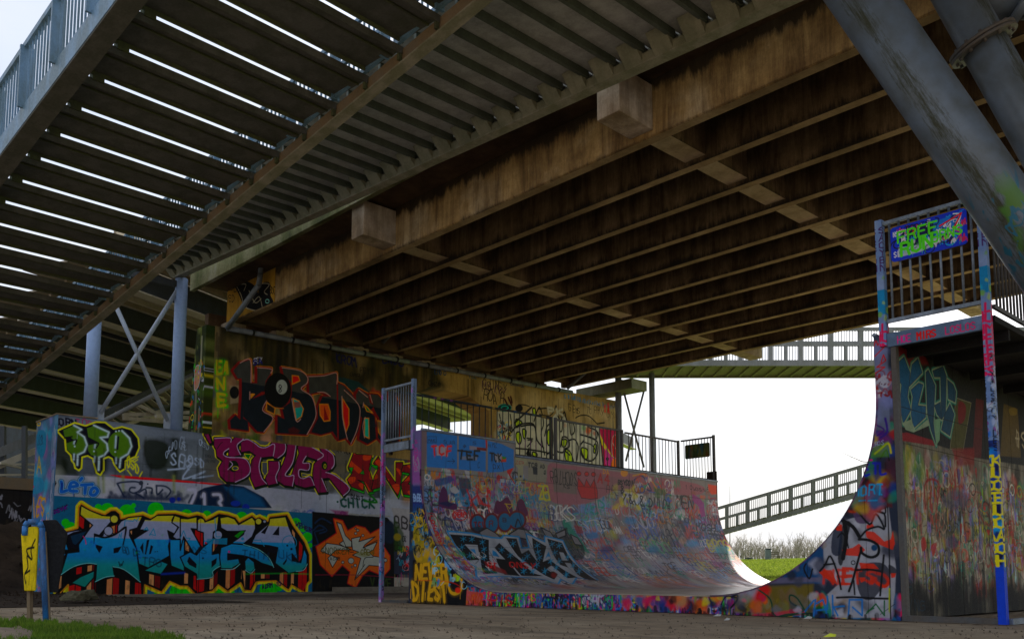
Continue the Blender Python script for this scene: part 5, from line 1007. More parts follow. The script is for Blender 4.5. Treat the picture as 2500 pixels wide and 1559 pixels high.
# low band, brushy vertical dabs
Fc.blobs((1.6, 11, 0, .34), 420, VIV, (.03, .16), .35, (.5, .95), 1.5); Fc.chaos((1.6, 8.6, 0, .33), 420, VIV, (.05, .2), (.015, .05), (0, 1, 2, 3, 4)); Fc.words((1.6, 8.4, .03, .15), 60, TAGS, VIV, (.12, .24), (.1, .2), (.6, 1.0)); Fc.drips((1.6, 8.6, .1, .34), 120, VIV, (.06, .24), (.015, .04), (.4, .9))
Fc.text('OYD', (1150, 1472), (1176, 1474), 22, 2, (8, 10, 14), True); Fc.poly([(1136, 1440), (1180, 1446), (1176, 1478), (1136, 1476)], (170, 74, 14), soft=3, alpha=.8); Fc.text('PIS', (1200, 1476), (1256, 1478), 26, 4, (150, 24, 16), True, alpha=.9)
Fc.text('ROLLS', (1310, 1484), (1396, 1488), 26, 3.4, (24, 90, 130), alpha=.8)
# left corner: blue violet, yellow block letters on black
Fc.poly([(1008, 1040), (1030, 1040), (1036, 1200), (1008, 1200)], (92, 84, 118), soft=4); Fc.poly([(1006, 1100), (1030, 1100), (1030, 1180), (1006, 1180)], (120, 70, 120), soft=8, alpha=.7); Fc.poly([(1006, 1185), (1038, 1185), (1044, 1250), (1008, 1250)], (40, 48, 96), soft=6)
Fc.text('OSD', (1012, 1150), (1026, 1150), 34, 2.2, (130, 130, 136), True, alpha=.8); Fc.text('BBB', (1010, 1222), (1032, 1224), 16, 3, (130, 150, 180)); Fc.text('DEMO', (1010, 1244), (1036, 1246), 14, 2, (24, 60, 120)); Fc.text('GO', (1034, 1276), (1048, 1278), 18, 2.4, (40, 70, 130))
for i, ch in enumerate('SLOWDOG'): Fc.text(ch, (1012, 1082 + i * 11), (1022, 1082 + i * 11), 8, 1.4, (150, 40, 110), True)
Fc.disc(1025, 1254, 10, None, out=((176, 146, 10), 4.4), ry=11); Fc.line([(1014, 1264), (1014, 1284)], 3, (176, 146, 10)); Fc.line([(1030, 1262), (1030, 1280)], 3, (176, 146, 10))
f = CropF(1000, 1200, 5.4)
Fc.poly([(40, 900), (440, 820), (760, 1160), (740, 1500), (40, 1500)], (8, 10, 18), f=f, soft=2)
ye = (178, 142, 8)
Fc.poly([(60, 440), (180, 400), (270, 440), (300, 560), (380, 700), (420, 830), (300, 930), (120, 930), (50, 800)], (140, 120, 20), True, f=f, soft=2); Fc.blobs((.2, .95, 1.2, 2.2), 36, ['5a6a2a', '30484a', 'a08a14', '2a3a5a', '6a6a20', '0c4a6a'], (.05, .18), .5, (.4, .8)); Fc.chaos((.15, 1.1, 1.0, 2.2), 80, ['0a0a10', '0c6a8a', 'a08a10', '0a0a10'], (.06, .25), (.012, .03), (0, 1, 4))
Fc.disc(1044, 1295, 8, None, out=((10, 12, 14), 1.6), ry=13); Fc.disc(1052, 1298, 6, (30, 50, 90), ry=10)
Fc.blobs((.2, 1.3, .95, 1.25), 20, ['a88a10', '0a0a10', '0c5a7a'], (.05, .15), .4, (.5, .9)); 
for t, x0, x1, y0, h, w in (('NEVER', 1012, 1096, 1412, 34, 8.5), ('DIEST', 1012, 1096, 1464, 40, 9.5)): Fc.text(t, (x0, y0 + 1), (x1, y0 - 1), h, w + 2.6, (4, 4, 6)); Fc.text(t, (x0, y0), (x1, y0 - 2), h, w, ye, soft=1.3)
Fc.line([(1090, 1400), (1098, 1440), (1112, 1448), (1126, 1436), (1126, 1404)], 8, ye, soft=1.3); Fc.drips((.2, 1.4, .2, .7), 22, ['b08c08', 'a07c06'], (.08, .26), (.02, .03), (.6, .95)); Fc.disc(1116, 1410, 8, (150, 180, 10), soft=3); Fc.disc(1118, 1440, 7, (190, 70, 30), soft=4)
Fc.line([(1020, 1415), (1100, 1420), (1130, 1436)], 1.8, (180, 40, 20), soft=2, alpha=.7)
Fc.chaos((.9, 2.2, .4, 1.2), 60, ['0c6a9a', '8ab0c0', '0c8a6a', 'a09a10', '101018'], (.06, .22), (.015, .035), alpha=(.5, .9)); Fc.text('WO', (1086, 1378), (1106, 1392), 24, 3.4, (110, 150, 190), True)
# right hand column: from the foot upwards
f = CropF(1900, 1130, 3.877)
Fc.poly([(-400, 1120), (0, 1010), (200, 900), (420, 700), (460, 760), (420, 1000), (440, 1140), (0, 1130)], (4, 66, 104), f=f, soft=3); Fc.blobs((6.9, 8.4, .35, 1.25), 30, ['0c4a6a', '0c5a8a', '2a3a4a', '4a3a20', '8a1a3a', '204a30'], (.06, .2), .4, (.4, .8), .6)
Fc.poly([(-650, 1150), (-100, 1060), (-100, 1080), (400, 1080), (400, 1120), (-500, 1160)], (96, 88, 100), soft=4, alpha=.7, f=f)
Fc.poly([(-420, 1180), (330, 1140), (330, 1440), (-420, 1410)], (96, 84, 20), f=f, soft=8, alpha=.85); Fc.blobs((6.2, 8.9, .05, .55), 130, ['a89a14', 'b0a428', 'a0184a', '10181e', 'b05a18', '0c3a7a', '8a7a60', '101018', 'a82018', '6a2a5a'], (.04, .2), .4, (.5, .9)); 
Fc.poly([(100, 1380), (230, 1370), (260, 1430), (100, 1440)], (150, 24, 60), f=f, soft=2); Fc.poly([(-250, 1430), (100, 1390), (120, 1450), (-250, 1455)], (160, 26, 66), f=f, soft=4, alpha=.7)
dg = (6, 60, 46)
for L in ([(1850, 1438), (1880, 1462), (1894, 1504), (1960, 1490), (1930, 1470), (1928, 1452), (1946, 1460), (1968, 1496)], [(1894, 1506), (1924, 1498), (1982, 1496)]): Fc.line(L, 3.6, dg, soft=1.3)
Fc.line([(1760, 1475), (1772, 1455), (1798, 1458)], 2.6, (12, 18, 30)); Fc.line([(1786, 1456), (1798, 1450), (1800, 1462), (1784, 1482)], 4.4, (8, 12, 20))
# white ground with orange NETS and black loops
Fc.poly([(420, 720), (560, 560), (700, 520), (820, 500), (1040, 420), (1075, 700), (1110, 1000), (1100, 1240), (1060, 1460), (520, 1460), (460, 1240), (560, 1150), (430, 1000)], (136, 136, 142), f=f, soft=3)
Fc.blobs((8.3, 10.9, .1, 2.0), 80, ['8a8a94', 'a4a4ac', '3a3c48', '24262e', '5a5a66', '9a98a0', '7a6a5a'], (.06, .22), .4, (.4, .9))
for Q, c in (([(600, 600), (680, 560), (640, 760), (600, 960), (560, 900)], '14181e'), ([(800, 960), (960, 940), (1040, 1000), (1050, 1120), (980, 1180), (880, 1290), (780, 1260), (740, 1100)], '2a2c36'), ([(1040, 960), (1110, 1000), (1100, 1060), (1050, 1040)], '242630'), ([(520, 640), (600, 620), (580, 860), (500, 840)], '20283a'),
             ([(700, 430), (760, 400), (860, 400), (900, 480), (860, 560), (740, 560)], '4a3a54'), ([(660, 290), (800, 280), (860, 340), (760, 400), (660, 380)], '7a2c1c')): Fc.poly(Q, c, True, f=f, soft=2, alpha=.9)
og = 'a8400e'
for Q in ([(820, 640), (900, 650), (960, 700), (1000, 740), (1060, 720), (1080, 640), (1100, 760), (1080, 820), (900, 750), (830, 700)], [(600, 980), (700, 985), (700, 1010), (640, 1010), (640, 1050), (700, 1050), (700, 1080), (620, 1090), (630, 1130), (700, 1130), (690, 1150), (590, 1155)], [(430, 1010), (500, 1010), (560, 1150), (500, 1120), (430, 1080), (380, 1030)],
          [(760, 1080), (820, 1080), (820, 1110), (780, 1130)], [(870, 1070), (930, 1080), (890, 1150), (860, 1120)], [(700, 800), (760, 760), (820, 820), (760, 880), (620, 870), (600, 820)], [(540, 600), (600, 580), (600, 640), (550, 640)], [(1060, 1040), (1110, 1040), (1100, 1080), (1065, 1085)], [(830, 590), (880, 560), (910, 610), (830, 620)], [(760, 940), (900, 950), (950, 1000), (780, 1000)]): Fc.poly(Q, og, f=f, soft=1.3, alpha=.95)
Fc.line([(930, 1040), (1000, 1060), (1040, 1120), (1000, 1165), (930, 1130)], 8, og, f=f); Fc.line([(700, 350), (660, 400), (660, 450), (720, 460)], 6, 'a04618', f=f); Fc.disc(560, 600, 26, None, f=f, out=(('a8400e'), 3))
Fc.text('NETS', (2010, 1422), (2150, 1424), 30, 6.5, og, soft=1.4, alpha=.8)
k_ = '0a0c12'
for L, w in (([(390, 1020), (440, 960), (490, 880), (560, 1050), (590, 1190)], 4.4), ([(430, 960), (530, 950)], 4), ([(740, 440), (860, 580), (920, 480), (1000, 620), (940, 600), (840, 630), (790, 680), (760, 720)], 4.4), ([(1010, 320), (950, 370), (920, 450), (1000, 480), (1010, 600)], 4.2), ([(980, 400), (960, 460), (1010, 470), (1000, 390), (980, 400)], 3.6),
             ([(760, 720), (860, 730), (940, 780), (940, 860), (870, 890), (790, 850), (780, 800)], 6.4), ([(780, 820), (740, 960), (700, 1110), (665, 1210)], 5.4), ([(740, 1010), (860, 1005), (975, 1025)], 4.6), ([(995, 870), (975, 1080), (960, 1250)], 4.6), ([(550, 1270), (700, 1265), (860, 1275), (1040, 1280)], 4.4), ([(710, 1110), (720, 1240)], 3.6), ([(600, 540), (700, 600), (760, 690)], 9),
             ([(620, 560), (640, 700), (610, 900)], 10), ([(560, 700), (600, 660), (640, 720), (660, 800)], 3), ([(260, 950), (240, 1000), (290, 1090), (320, 1000)], 3.4), ([(1010, 0), (1030, 400), (1045, 800), (1060, 1470)], 2.6), ([(1100, 1330), (960, 1430)], 1)): Fc.line(L, w, k_, f=f, soft=1.4)
Fc.disc(705, 940, 18, None, f=f, out=(k_, 2)); Fc.disc(905, 800, 30, (20, 60, 90), f=f, soft=3)
f3 = f
cyb = (16, 96, 150)
for L in ([(250, 1400), (330, 1300), (350, 1290), (330, 1440)], [(350, 1330), (420, 1290), (460, 1440)], [(360, 1390), (460, 1380), (462, 1260)], [(510, 1250), (515, 1440)], [(510, 1360), (620, 1350)], [(515, 1350), (560, 1440)], [(660, 1440), (670, 1290), (790, 1290), (790, 1440), (700, 1360)]): Fc.line(L, 3.6, cyb, f=f, sm=False)
for L in ([(830, 1420), (920, 1330), (1000, 1440), (1000, 1300)], [(840, 1400), (900, 1370)]): Fc.line(L, 3, (10, 80, 50), f=f, sm=False)
Fc.poly([(1040, 1180), (1056, 1180), (1050, 1420), (1040, 1400)], (140, 150, 20), f=f, soft=1.5)
# upper column
Fc.poly([(640, 360), (760, 60), (1060, 60), (1075, 420), (900, 400), (700, 480)], (90, 34, 30), f=f, soft=4, alpha=.6); Fc.blobs((9.6, 10.95, 1.5, 2.7), 90, ['0c3a7a', '8a1a1a', '0c5a7a', '6a2a6a', 'a08a14', '1a2a5a', 'a0504a', '101018', '1a6a5a', '4a1a2a'], (.05, .2), .4, (.5, .9))
Fc.text('MORT', (2082, 1212), (2158, 1204), 24, 3.4, (10, 130, 170), soft=1.4); Fc.text('ETL', (2110, 1160), (2168, 1156), 26, 4.6, (12, 44, 150), True, soft=1.5); Fc.line([(2096, 1222), (2112, 1221)], 2.4, (10, 130, 170)); Fc.line([(2118, 1222), (2140, 1221)], 2.4, (10, 130, 170)); Fc.disc(2078, 1207, 2, (10, 130, 170)); Fc.disc(2151, 1207, 2, (10, 130, 170))
f = CropF(2070, 800, 4.323)
Fc.poly([(200, 60), (410, 100), (440, 1080), (260, 1080), (280, 500)], (86, 92, 108), f=f, soft=4); Fc.blobs((10.4, 11, 2.7, 4.0), 40, ['5a5e74', '70749a', '6a6a80', '7a5a6a'], (.06, .2), .6, (.3, .7))
r2 = (160, 22, 16)
for L in ([(270, 200), (290, 130), (310, 190), (350, 140)], [(275, 310), (375, 210)], [(345, 375), (370, 290), (395, 350), (300, 420), (385, 420), (275, 490)]): Fc.line(L, 2.4, r2, f=f, sm=False)
Fc.poly([(290, 530), (400, 560), (410, 600), (290, 600)], (84, 18, 22), True, f=f, soft=2, alpha=.8); Fc.chaos((10.45, 10.95, 3.0, 3.35), 46, ['701418', '80181c', '9a9aa4'], (.06, .16), (.015, .03)); Fc.line([(280, 1020), (380, 1080), (300, 1140), (420, 1100)], 3, (60, 30, 110), f=f); Fc.line([(390, 960), (410, 1100), (340, 1160)], 5, (52, 36, 110), f=f, soft=2)
Fc.line([(280, 1330), (330, 1290), (420, 1220), (450, 1320)], 4, (168, 164, 10), f=f, soft=2); Fc.line([(340, 1380), (400, 1290), (430, 1400)], 3, (20, 18, 16), f=f); Fc.poly([(220, 1270), (420, 1200), (430, 1360), (220, 1370)], (90, 130, 60), f=f, soft=6, alpha=.5); Fc.text('EROS', (2128, 1092), (2158, 1084), 10, 1.5, (130, 140, 160), True); Fc.disc(236, 1396, 24, (150, 20, 100), f=f, soft=2, ry=12)
Fc.line([(2082, 1138), (2100, 1132), (2118, 1146)], 4, (12, 40, 140)); Fc.poly([(2116, 800), (2170, 820), (2170, 836), (2116, 830)], (60, 66, 80), soft=2)
Fc.blobs((8.0, 10.95, .0, 3.6), 46, ['16181e', '2a2a34', '1a1a20'], (.04, .16), .8, (.15, .45), keep=lambda u, v: True)
# scuffed outer edge
def edge_col(x): return None
for i in range(40):
    a_ = math.pi / 2 * i / 40; b_ = math.pi / 2 * (i + 1) / 40
    for cx_, rr, sg_ in ((-13.0, 2.6, -1), (-8.2, 2.8, 1)):
        q = [((cx_ + sg_ * rr * math.sin(t) + 16.1) * Fc.ppm, (.3 + rr - rr * math.cos(t)) * Fc.ppm) for t in (a_, b_)]
        Fc.cstroke(np.array(q), 6, ['5a2a4a', '2a1a2a', '3a3a5a', '70506a'][Fc.rs.integers(4)], 2, .8)
Fc.drips((1.8, 11, 0, .1), 120, ['16181a', '1a1410'], (.03, .1), (.02, .07), (.4, .9))
M['front_paint'] = Fc.material(.5, .12, .28, 9)

# ------------------------------------------------------------------ plywood back wall at the right
K = Canvas('back_paint', 6.0, 3.9, 150, to_back, 1.9, (104, 100, 88))
K.rs = np.random.default_rng(4)
n1 = K.noise_layer(2.2); n2 = K.noise_layer(9, 3, .5)
mm = (n1 * .5 + n2 * .5)[..., None]; K.a[:] = K.c((50, 47, 40)) * (1 - mm) + K.c((118, 112, 98)) * mm
LOW = ['8a8474', '6a6458', 'a49c8c', '4a4a30', '8a3a30', '6a6a9a', '4a7a5a', 'aaa498', '2a261e', '8a7464', '7a2a20', '3a5a5a', '8a8a3a', '1c1a14']
K.blobs((0, 6, .3, 2.3), 260, LOW, (.05, .22), .4, (.4, .85), 1.6); K.blobs((0, 6, .3, 2.3), 300, LOW, (.04, .2), .5, (.3, .7), 1.2); K.words((0, 5.8, .4, 2.0), 130, TAGS, LOW + ['14120e', '8a2020', '2a6a6a'], (.12, .45), (.06, .13), (.3, .75)); K.blobs((0, 6, .1, 2.3), 60, ['90101a', '8a2018', 'a0282a', '40406a', '6a8a10', '9ab0b0', '101010'], (.02, .09), .4, (.4, .8), 2.6)
K.drips((0, 6, .5, 2.2), 260, LOW + ['201c18', '14120e', '8a3030', 'b0a898'], (.1, .6), (.006, .03), (.3, .9))
K.chaos((0, 6, .4, 2.1), 260, LOW + ['2a2620', '181410', '90282a', '1a5a5a', 'a8a294'], (.05, .22), (.006, .02), (0, 1, 3), (.3, .8))
K.chaos((0, 6, .5, 2.3), 130, ['a01a1c', '2a6a5a', '6a5a9a', 'b0aca0', '14120e', '14120e', '8a8a20', '9a4a3a'], (.05, .24), (.008, .03), (0, 1, 4, 3), (.4, .9)); K.blobs((0, 6, 0, .45), 90, ['06060a', '0a0a0c', '100c0c'], (.1, .35), .7, (.5, .9)); K.drips((0, 6, .3, .8), 60, ['060608', '0c0a0a'], (.3, .6), (.04, .12), (.4, .8))
for u in (.28, 1.02, 1.9, 2.24, 3.46, 3.0): K.cstroke(catmull([(u, .1), (u + .03, .6), (u - .02, 1.1), (u + .05, 1.7), (u, 2.2)]) * K.ppm, 2.2, '0a0806', 1, .9)
for _ in range(60):
    u, v = K.rs.uniform(0, 5), K.rs.uniform(.6, 2.2); q = [(u, v)]
    for k in range(5): q.append((q[-1][0] + K.rs.uniform(-.03, .05), q[-1][1] - K.rs.uniform(.02, .07)))
    K.cstroke(np.array(q) * K.ppm, 1.6, '0c0a08', 1, .85)
f = CropF(2150, 820, 4.726)
K.poly([(60, 40), (600, 220), (1700, 560), (1700, 1500), (1080, 1400), (820, 1310), (660, 1260), (100, 1130)], (12, 9, 8), f=f, soft=4)
K.poly([(60, 60), (300, 130), (500, 200), (560, 330), (460, 330), (160, 420), (70, 480)], (92, 24, 10), f=f, soft=8); K.poly([(1100, 720), (1190, 740), (1160, 1400), (1060, 1400)], (76, 26, 14), f=f, soft=3); K.poly([(1420, 780), (1580, 840), (1620, 1400), (1380, 1380)], (74, 60, 14), f=f, soft=4); K.poly([(1480, 840), (1560, 830), (1570, 900), (1500, 910)], (96, 80, 12), True, f=f, soft=2)
K.poly([(870, 710), (1045, 770), (950, 1330), (800, 1300)], (66, 64, 36), f=f, out=((104, 100, 84), 2)); K.poly([(900, 760), (980, 800), (970, 960), (900, 1010)], (96, 20, 8), True, f=f, soft=4); K.poly([(100, 1130), (300, 1110), (600, 1200), (640, 1270), (100, 1180)], (112, 30, 40), f=f, soft=3)
K.poly([(820, 1300), (1080, 1290), (1080, 1480), (900, 1500)], (110, 36, 12), f=f, soft=8, alpha=.8); K.blobs((.2, 1.8, 1.9, 2.3), 26, ['8a8040', '9a9080', '6a7a30', '3a5a3a'], (.06, .16), .5, (.4, .8), 1.6)
KH = [[(160, 340), (270, 240), (340, 420), (330, 560), (310, 700), (350, 850), (260, 1010), (220, 800), (240, 560), (190, 480)], [(330, 560), (360, 330), (430, 260), (480, 420), (330, 580)], [(350, 620), (440, 540), (490, 560), (430, 800), (520, 810), (520, 930), (380, 1060), (350, 900), (370, 700)],
      [(520, 420), (550, 390), (630, 570), (610, 1000), (640, 1250), (580, 1080), (540, 900)], [(600, 400), (720, 350), (760, 460), (750, 900), (700, 960), (690, 470), (620, 470)], [(100, 520), (170, 440), (200, 660), (120, 690)], [(770, 500), (840, 560), (870, 640), (860, 760), (780, 720)], [(740, 900), (800, 780), (850, 900), (800, 1150), (700, 1080)], [(620, 800), (690, 760), (700, 960), (650, 900)]]
for q in KH: K.poly(q, (10, 96, 84), f=f, grow=8, soft=3)
for q in KH: K.poly(q, (118, 130, 110), f=f, grow=4.6, soft=1.5)
for i, q in enumerate(KH): K.poly(q, (6, 74, 100) if i < 3 else (8, 60, 78), f=f, out=((6, 30, 40), 1.4))
K.poly([(250, 1000), (350, 960), (400, 1080), (540, 960), (560, 1030), (380, 1110), (290, 1080)], (118, 130, 110), f=f, soft=1.5); K.poly([(620, 960), (690, 950), (680, 1200), (640, 1260)], (100, 124, 100), f=f, soft=1.5)
K.line([(90, 770), (330, 840), (700, 950), (1200, 1090)], 1.6, (4, 4, 6), f=f, sm=False)
f = CropF(2000, 1150, 3.696)
for L in ([(960, 330), (950, 130), (1010, 70), (1080, 120), (1060, 340)], [(1000, 320), (1010, 140)]): K.line(L, 6, (120, 16, 20), f=f, soft=3, alpha=.8)
for q in ([(920, 620), (950, 590), (970, 680), (930, 720)], [(1010, 670), (1060, 650), (1030, 770)], [(1270, 480), (1290, 480), (1280, 580)], [(1510, 530), (1540, 530), (1530, 580)]): K.poly(q, (140, 14, 20), True, f=f, soft=2, alpha=.85)
K.disc(1230, 260, 120, (72, 66, 80), f=f, soft=10, alpha=.6, ry=90); K.disc(1200, 640, 60, (56, 50, 84), f=f, soft=8, alpha=.7); K.text('BING', (2205, 1490), (2262, 1490), 28, 2.6, (10, 46, 60), True, alpha=.8); K.text('G', (2214, 1450), (2236, 1450), 36, 2.6, (10, 50, 60), True, alpha=.7)
K.text('RE MORE', (2448, 1214), (2520, 1220), 22, 3, (130, 60, 20), True, alpha=.7); K.text('RS', (2482, 1090), (2510, 1094), 40, 4, (136, 126, 104), soft=2); K.text('G', (2484, 1390), (2510, 1392), 60, 3, (120, 40, 36), True, alpha=.7)
K.poly(CropF(2000, 1150, 3.696)([(655, 960), (700, 950), (705, 1310), (660, 1310)]), (110, 100, 20), soft=2); K.poly(CropF(2000, 1150, 3.696)([(680, 1210), (705, 1180), (706, 1310), (685, 1310)]), (170, 30, 90), soft=2)
M['back_paint'] = K.material(.7, .6, .45, 6, spec=.3)

# ------------------------------------------------------------------ smaller painted parts
def strip(name, w, h, ppm, gain, base, fn, rough=.5, wear=.3):
    C = Canvas(name, w, h, ppm, lambda x, y: (0, 0), gain, base)
    fn(C); return C.material(rough, .1, wear, 9)
def vtags(C, u, rows):
    for v, t, h, w, col in rows:
        for i, ch in enumerate(t):
            g = GLYPH.get(ch)
            if not g: continue
            for st_ in g.split('|'):
                q = np.array([(u + (int(k[0]) / 4 - .5) * h * .9 + C.rs.uniform(-.005, .005), v - i * h * 1.25 + int(k[1]) / 6 * h) for k in st_.split()])
                C.cstroke(q * C.ppm, w * C.ppm, col, 1.2)
def f_col(C):
    C.blobs((0, 1.2, 0, 5), 60, ['94a0b0', '7c8a9c', 'a2acbc', '6c7888'], (.05, .3), .7, (.2, .5))
    for u in (.25, .55, .85, 1.1):
        vtags(C, u, [(3.0 - u * .2, 'RIPBANKS', .13, .032, '10103a'), (1.75, 'KABEL', .19, .04, '08081c'), (.75, 'S8', .2, .035, '08081c'), (1.5 + u * .3, 'RARB', .13, .03, 'a0186a')])
    C.chaos((0, 1.2, .2, 2.6), 40, ['10101a', '9a1a6a', '10101a', 'a8a040'], (.1, .25), (.022, .035), (0, 1, 4))
M['column_tag'] = strip('column_paint', 1.2, 5, 90, 1.7, (112, 124, 146), f_col, .4, .25)
def f_pa(C):
    C.blobs((0, .5, 0, 5), 40, ['6a7088', '8a5a9a', '70486a', '5a7090'], (.04, .2), .6, (.3, .7)); C.chaos((0, .5, 0, 3.3), 150, ['101018', '101018', 'b8b8c0', 'a03a80', '1a6a8a', '8a2a20', '0c2a6a'], (.03, .12), (.008, .018))
    vtags(C, .25, [(4.7, 'SNAKES', .06, .01, '14141c'), (3.4, 'SLOWDOG', .07, .012, 'a83a80'), (2.6, 'GRAIT', .07, .014, '101018')])
M['post_tag_a'] = strip('post_paint_near_left', .5, 5.6, 130, 1.7, (92, 104, 124), f_pa)
def f_pb(C):
    C.blobs((0, .5, 0, 5.6), 40, ['7a88a4', '6a7894', '8a94a8'], (.04, .2), .6, (.3, .6))
    C.fill(0, .5, 0, .75, (8, 60, 150)); C.fill(0, .5, .75, 1.6, (10, 20, 60)); C.fill(0, .5, 1.6, 2.3, (8, 50, 110)); C.blobs((0, .5, .7, 2.4), 60, ['0c5aa0', '0a0a2a', '0c1a4a', '0c7aa0'], (.04, .12), .4, (.5, .9))
    for u in (.12, .25, .38):
        vtags(C, u, [(1.98, 'KUCEUOAOH', .125, .030, 'b4a80a')]); vtags(C, u, [(5.35, 'SACYBN', .085, .016, '3a104a'), (3.95, 'LUMPERS', .11, .03, 'b01a50'), (3.1, 'XSOSEOYADES', .075, .013, '0a0a14')])
    C.fill(0, .5, 4.2, 4.55, (14, 104, 140)); C.blobs((0, .5, 4.1, 4.75), 14, ['6a8a30', '2a8aa0', '8a9a20'], (.03, .08), .4, (.5, .8)); C.blobs((0, .5, 2.3, 3.3), 30, ['9aa0b4', 'a8b0c0'], (.03, .1), .4, (.4, .8))
    C.chaos((0, .5, 2.3, 3.4), 70, ['0a0a14', '6a1a6a', '101018'], (.03, .08), (.008, .014))
M['post_tag_b'] = strip('post_paint_near_right', .5, 5.7, 130, 1.8, (96, 112, 144), f_pb)
def f_beam(C):
    C.blobs((0, 1.3, 0, .25), 20, ['5a6a80', '6a7890'], (.03, .1), .5, (.3, .7))
    for u0, t, c, w in ((.15, 'HOE', 'b0206a', .016), (.42, 'MIRS', 'b02018', .022), (.80, 'LOSLOS', 'a81a58', .014)):
        for i, ch in enumerate(t):
            for st_ in GLYPH[ch].split('|'): C.cstroke(np.array([(u0 + i * .065 + int(k[0]) / 4 * .05, .05 + int(k[1]) / 6 * .11) for k in st_.split()]) * C.ppm, w * C.ppm, c, 1.2)
M['beam_tag'] = strip('beam_paint', 1.3, .25, 200, 1.8, (78, 90, 108), f_beam)
def f_mix(C):
    for i in range(120): C.fill(C.rs.uniform(0, 5.6), 5.6, 0, 1.4, (0, 0, 0)) if False else C.blobs((i * .047, i * .047 + .05, 0, 1.4), 2, ['3a4a50', '70603a', '5a3a5a', '203a5a', '6a6a30', '1a1a1e', '1a1a1e'], (.03, .1), .5, (.5, .9), 3)
M['rail_mix'] = strip('rail_paint', 5.6, 1.4, 60, 1.6, (40, 42, 44), f_mix)
SG = Canvas('sign_paint', 1.0, .5, 330, lambda x, y: (0, 0), 1.9, (6, 52, 150))
def sgt(t, u0, v0, du, h, w, c, dv=0.0):
    for i, ch in enumerate(t):
        for st_ in GLYPH.get(ch, '').split('|'):
            if st_: SG.cstroke(np.array([(u0 + i * du + int(k[0]) / 4 * du * .72, v0 + i * dv + int(k[1]) / 6 * h) for k in st_.split()]) * SG.ppm, w * SG.ppm, c, 2)
SG.rs = np.random.default_rng(2)
SG.cpoly(np.array([(.12, .1), (.7, .1), (.72, .30), (.6, .42), (.15, .42)]) * SG.ppm, (14, 20, 40), 6, .9); SG.cpoly(np.array([(.60, .18), (.95, .22), (.92, .45), (.55, .42)]) * SG.ppm, (10, 90, 150), 6); SG.cpoly(np.array([(.10, .05), (.40, .05), (.70, .12), (.68, .2), (.3, .16), (.1, .2)]) * SG.ppm, (140, 146, 156), 4)
SG.chaos((.05, .95, .06, .45), 70, ['b8bcc4', 'b8bcc4', '0a0e1a', '0a0e1a', 'a8201c', '1a7ab0'], (.04, .14), (.008, .02), (0, 1, 4)); SG.cstroke(catmull([(.62, .30), (.72, .24), (.80, .34), (.76, .14), (.88, .30), (.93, .42), (.84, .46)]) * SG.ppm, 5, 'c8ccd4', 1.5); SG.cstroke(np.array([(.66, .34), (.94, .44), (.84, .26)]) * SG.ppm, 7, 'b0261e', 1.5)
sgt('NSI', .04, .36, .035, .07, .01, 'c8ccd4'); sgt('SI', .04, .06, .04, .08, .012, 'c8ccd4'); sgt('TODES', .2, .40, .07, .06, .014, '0a0e1a')
sgt('FREE', .10, .26, .14, .15, .028, '6cc814', .005); sgt('RUN', .14, .06, .15, .18, .040, '6cc814', .012); sgt('BRNS', .56, .14, .10, .13, .026, '6cc814', .006)
SG.drips((.1, .95, .06, .2), 22, ['6cc814'], (.02, .07), (.004, .007))
M['sign_paint'] = SG.material(.35, .03, .12, 20)
DS = Canvas('dark_sign', 1.0, .6, 60, lambda x, y: (0, 0), 1.5, (58, 60, 40)); DS.blobs((0, 1, 0, .6), 30, ['3a4a30', '6a3a20', '2a4a50', '5a5a3a'], (.04, .12), .5, (.3, .8), 4)
M['dark_sign'] = DS.material(.6, .05, .3, 12)
RP = Canvas('ramp_plain', 2, 2, 20, lambda x, y: (0, 0), 1.6, (80, 60, 70)); M['ramp_plain'] = simple('right_ramp_board', (.14, .10, .13), .5, .6, 6)
M['bin_yellow'] = painted('yellow_bin_plastic', (.62, .52, .03), (.05, .05, .02), .75, .45, 0, 5.0, .3, (1, 1, .8), .40, .50)
def f_bin(C):
    C.blobs((0, 1, 0, 1.4), 30, ['a89a14', 'b4a624', '8a7e14', '6a6418'], (.04, .16), .7, (.2, .6)); C.drips((0, 1, .4, 1.3), 40, ['1a1a10', '4a4414'], (.05, .2), (.006, .02), (.2, .6))
    for L in ([(.30, 1.05), (.40, .92), (.36, .80), (.50, .84), (.46, .70), (.55, .60), (.50, .50)], [(.32, .95), (.52, .92), (.44, .82)], [(.40, .66), (.52, .62)]): C.cstroke(catmull(np.array(L)) * C.ppm, 3.2, '14140c', 1.5)
M['bin_yellow'] = strip('bin_paint', 1, 1.4, 110, 1.8, (176, 158, 20), f_bin, .5, .4)
def f_rw(C):
    C.blobs((0, 10, 0, 3.6), 120, ['1a1c20', '24262a', '101214', '2a2622'], (.2, .8), .7, (.3, .7)); C.chaos((7.6, 9.4, 2.4, 3.3), 12, ['7a7a80', '8a8a92'], (.15, .35), (.03, .04), (0, 4)); C.drips((0, 10, 1, 3.6), 80, ['0a0a0a', '3a342c'], (.3, 1.6), (.03, .1), (.2, .5))
M['rear_wall'] = strip('rear_wall_paint', 10, 3.6, 60, 1.5, (28, 30, 34), f_rw, .85, .3)
M['bin_blue'] = painted('blue_bin_frame_paint', (.02, .22, .62), (.03, .04, .08), .7, .5, 0, 9.0, .4)
M['bin_far'] = painted('grey_green_bin', (.13, .17, .17), (.05, .06, .05), .4, .5)
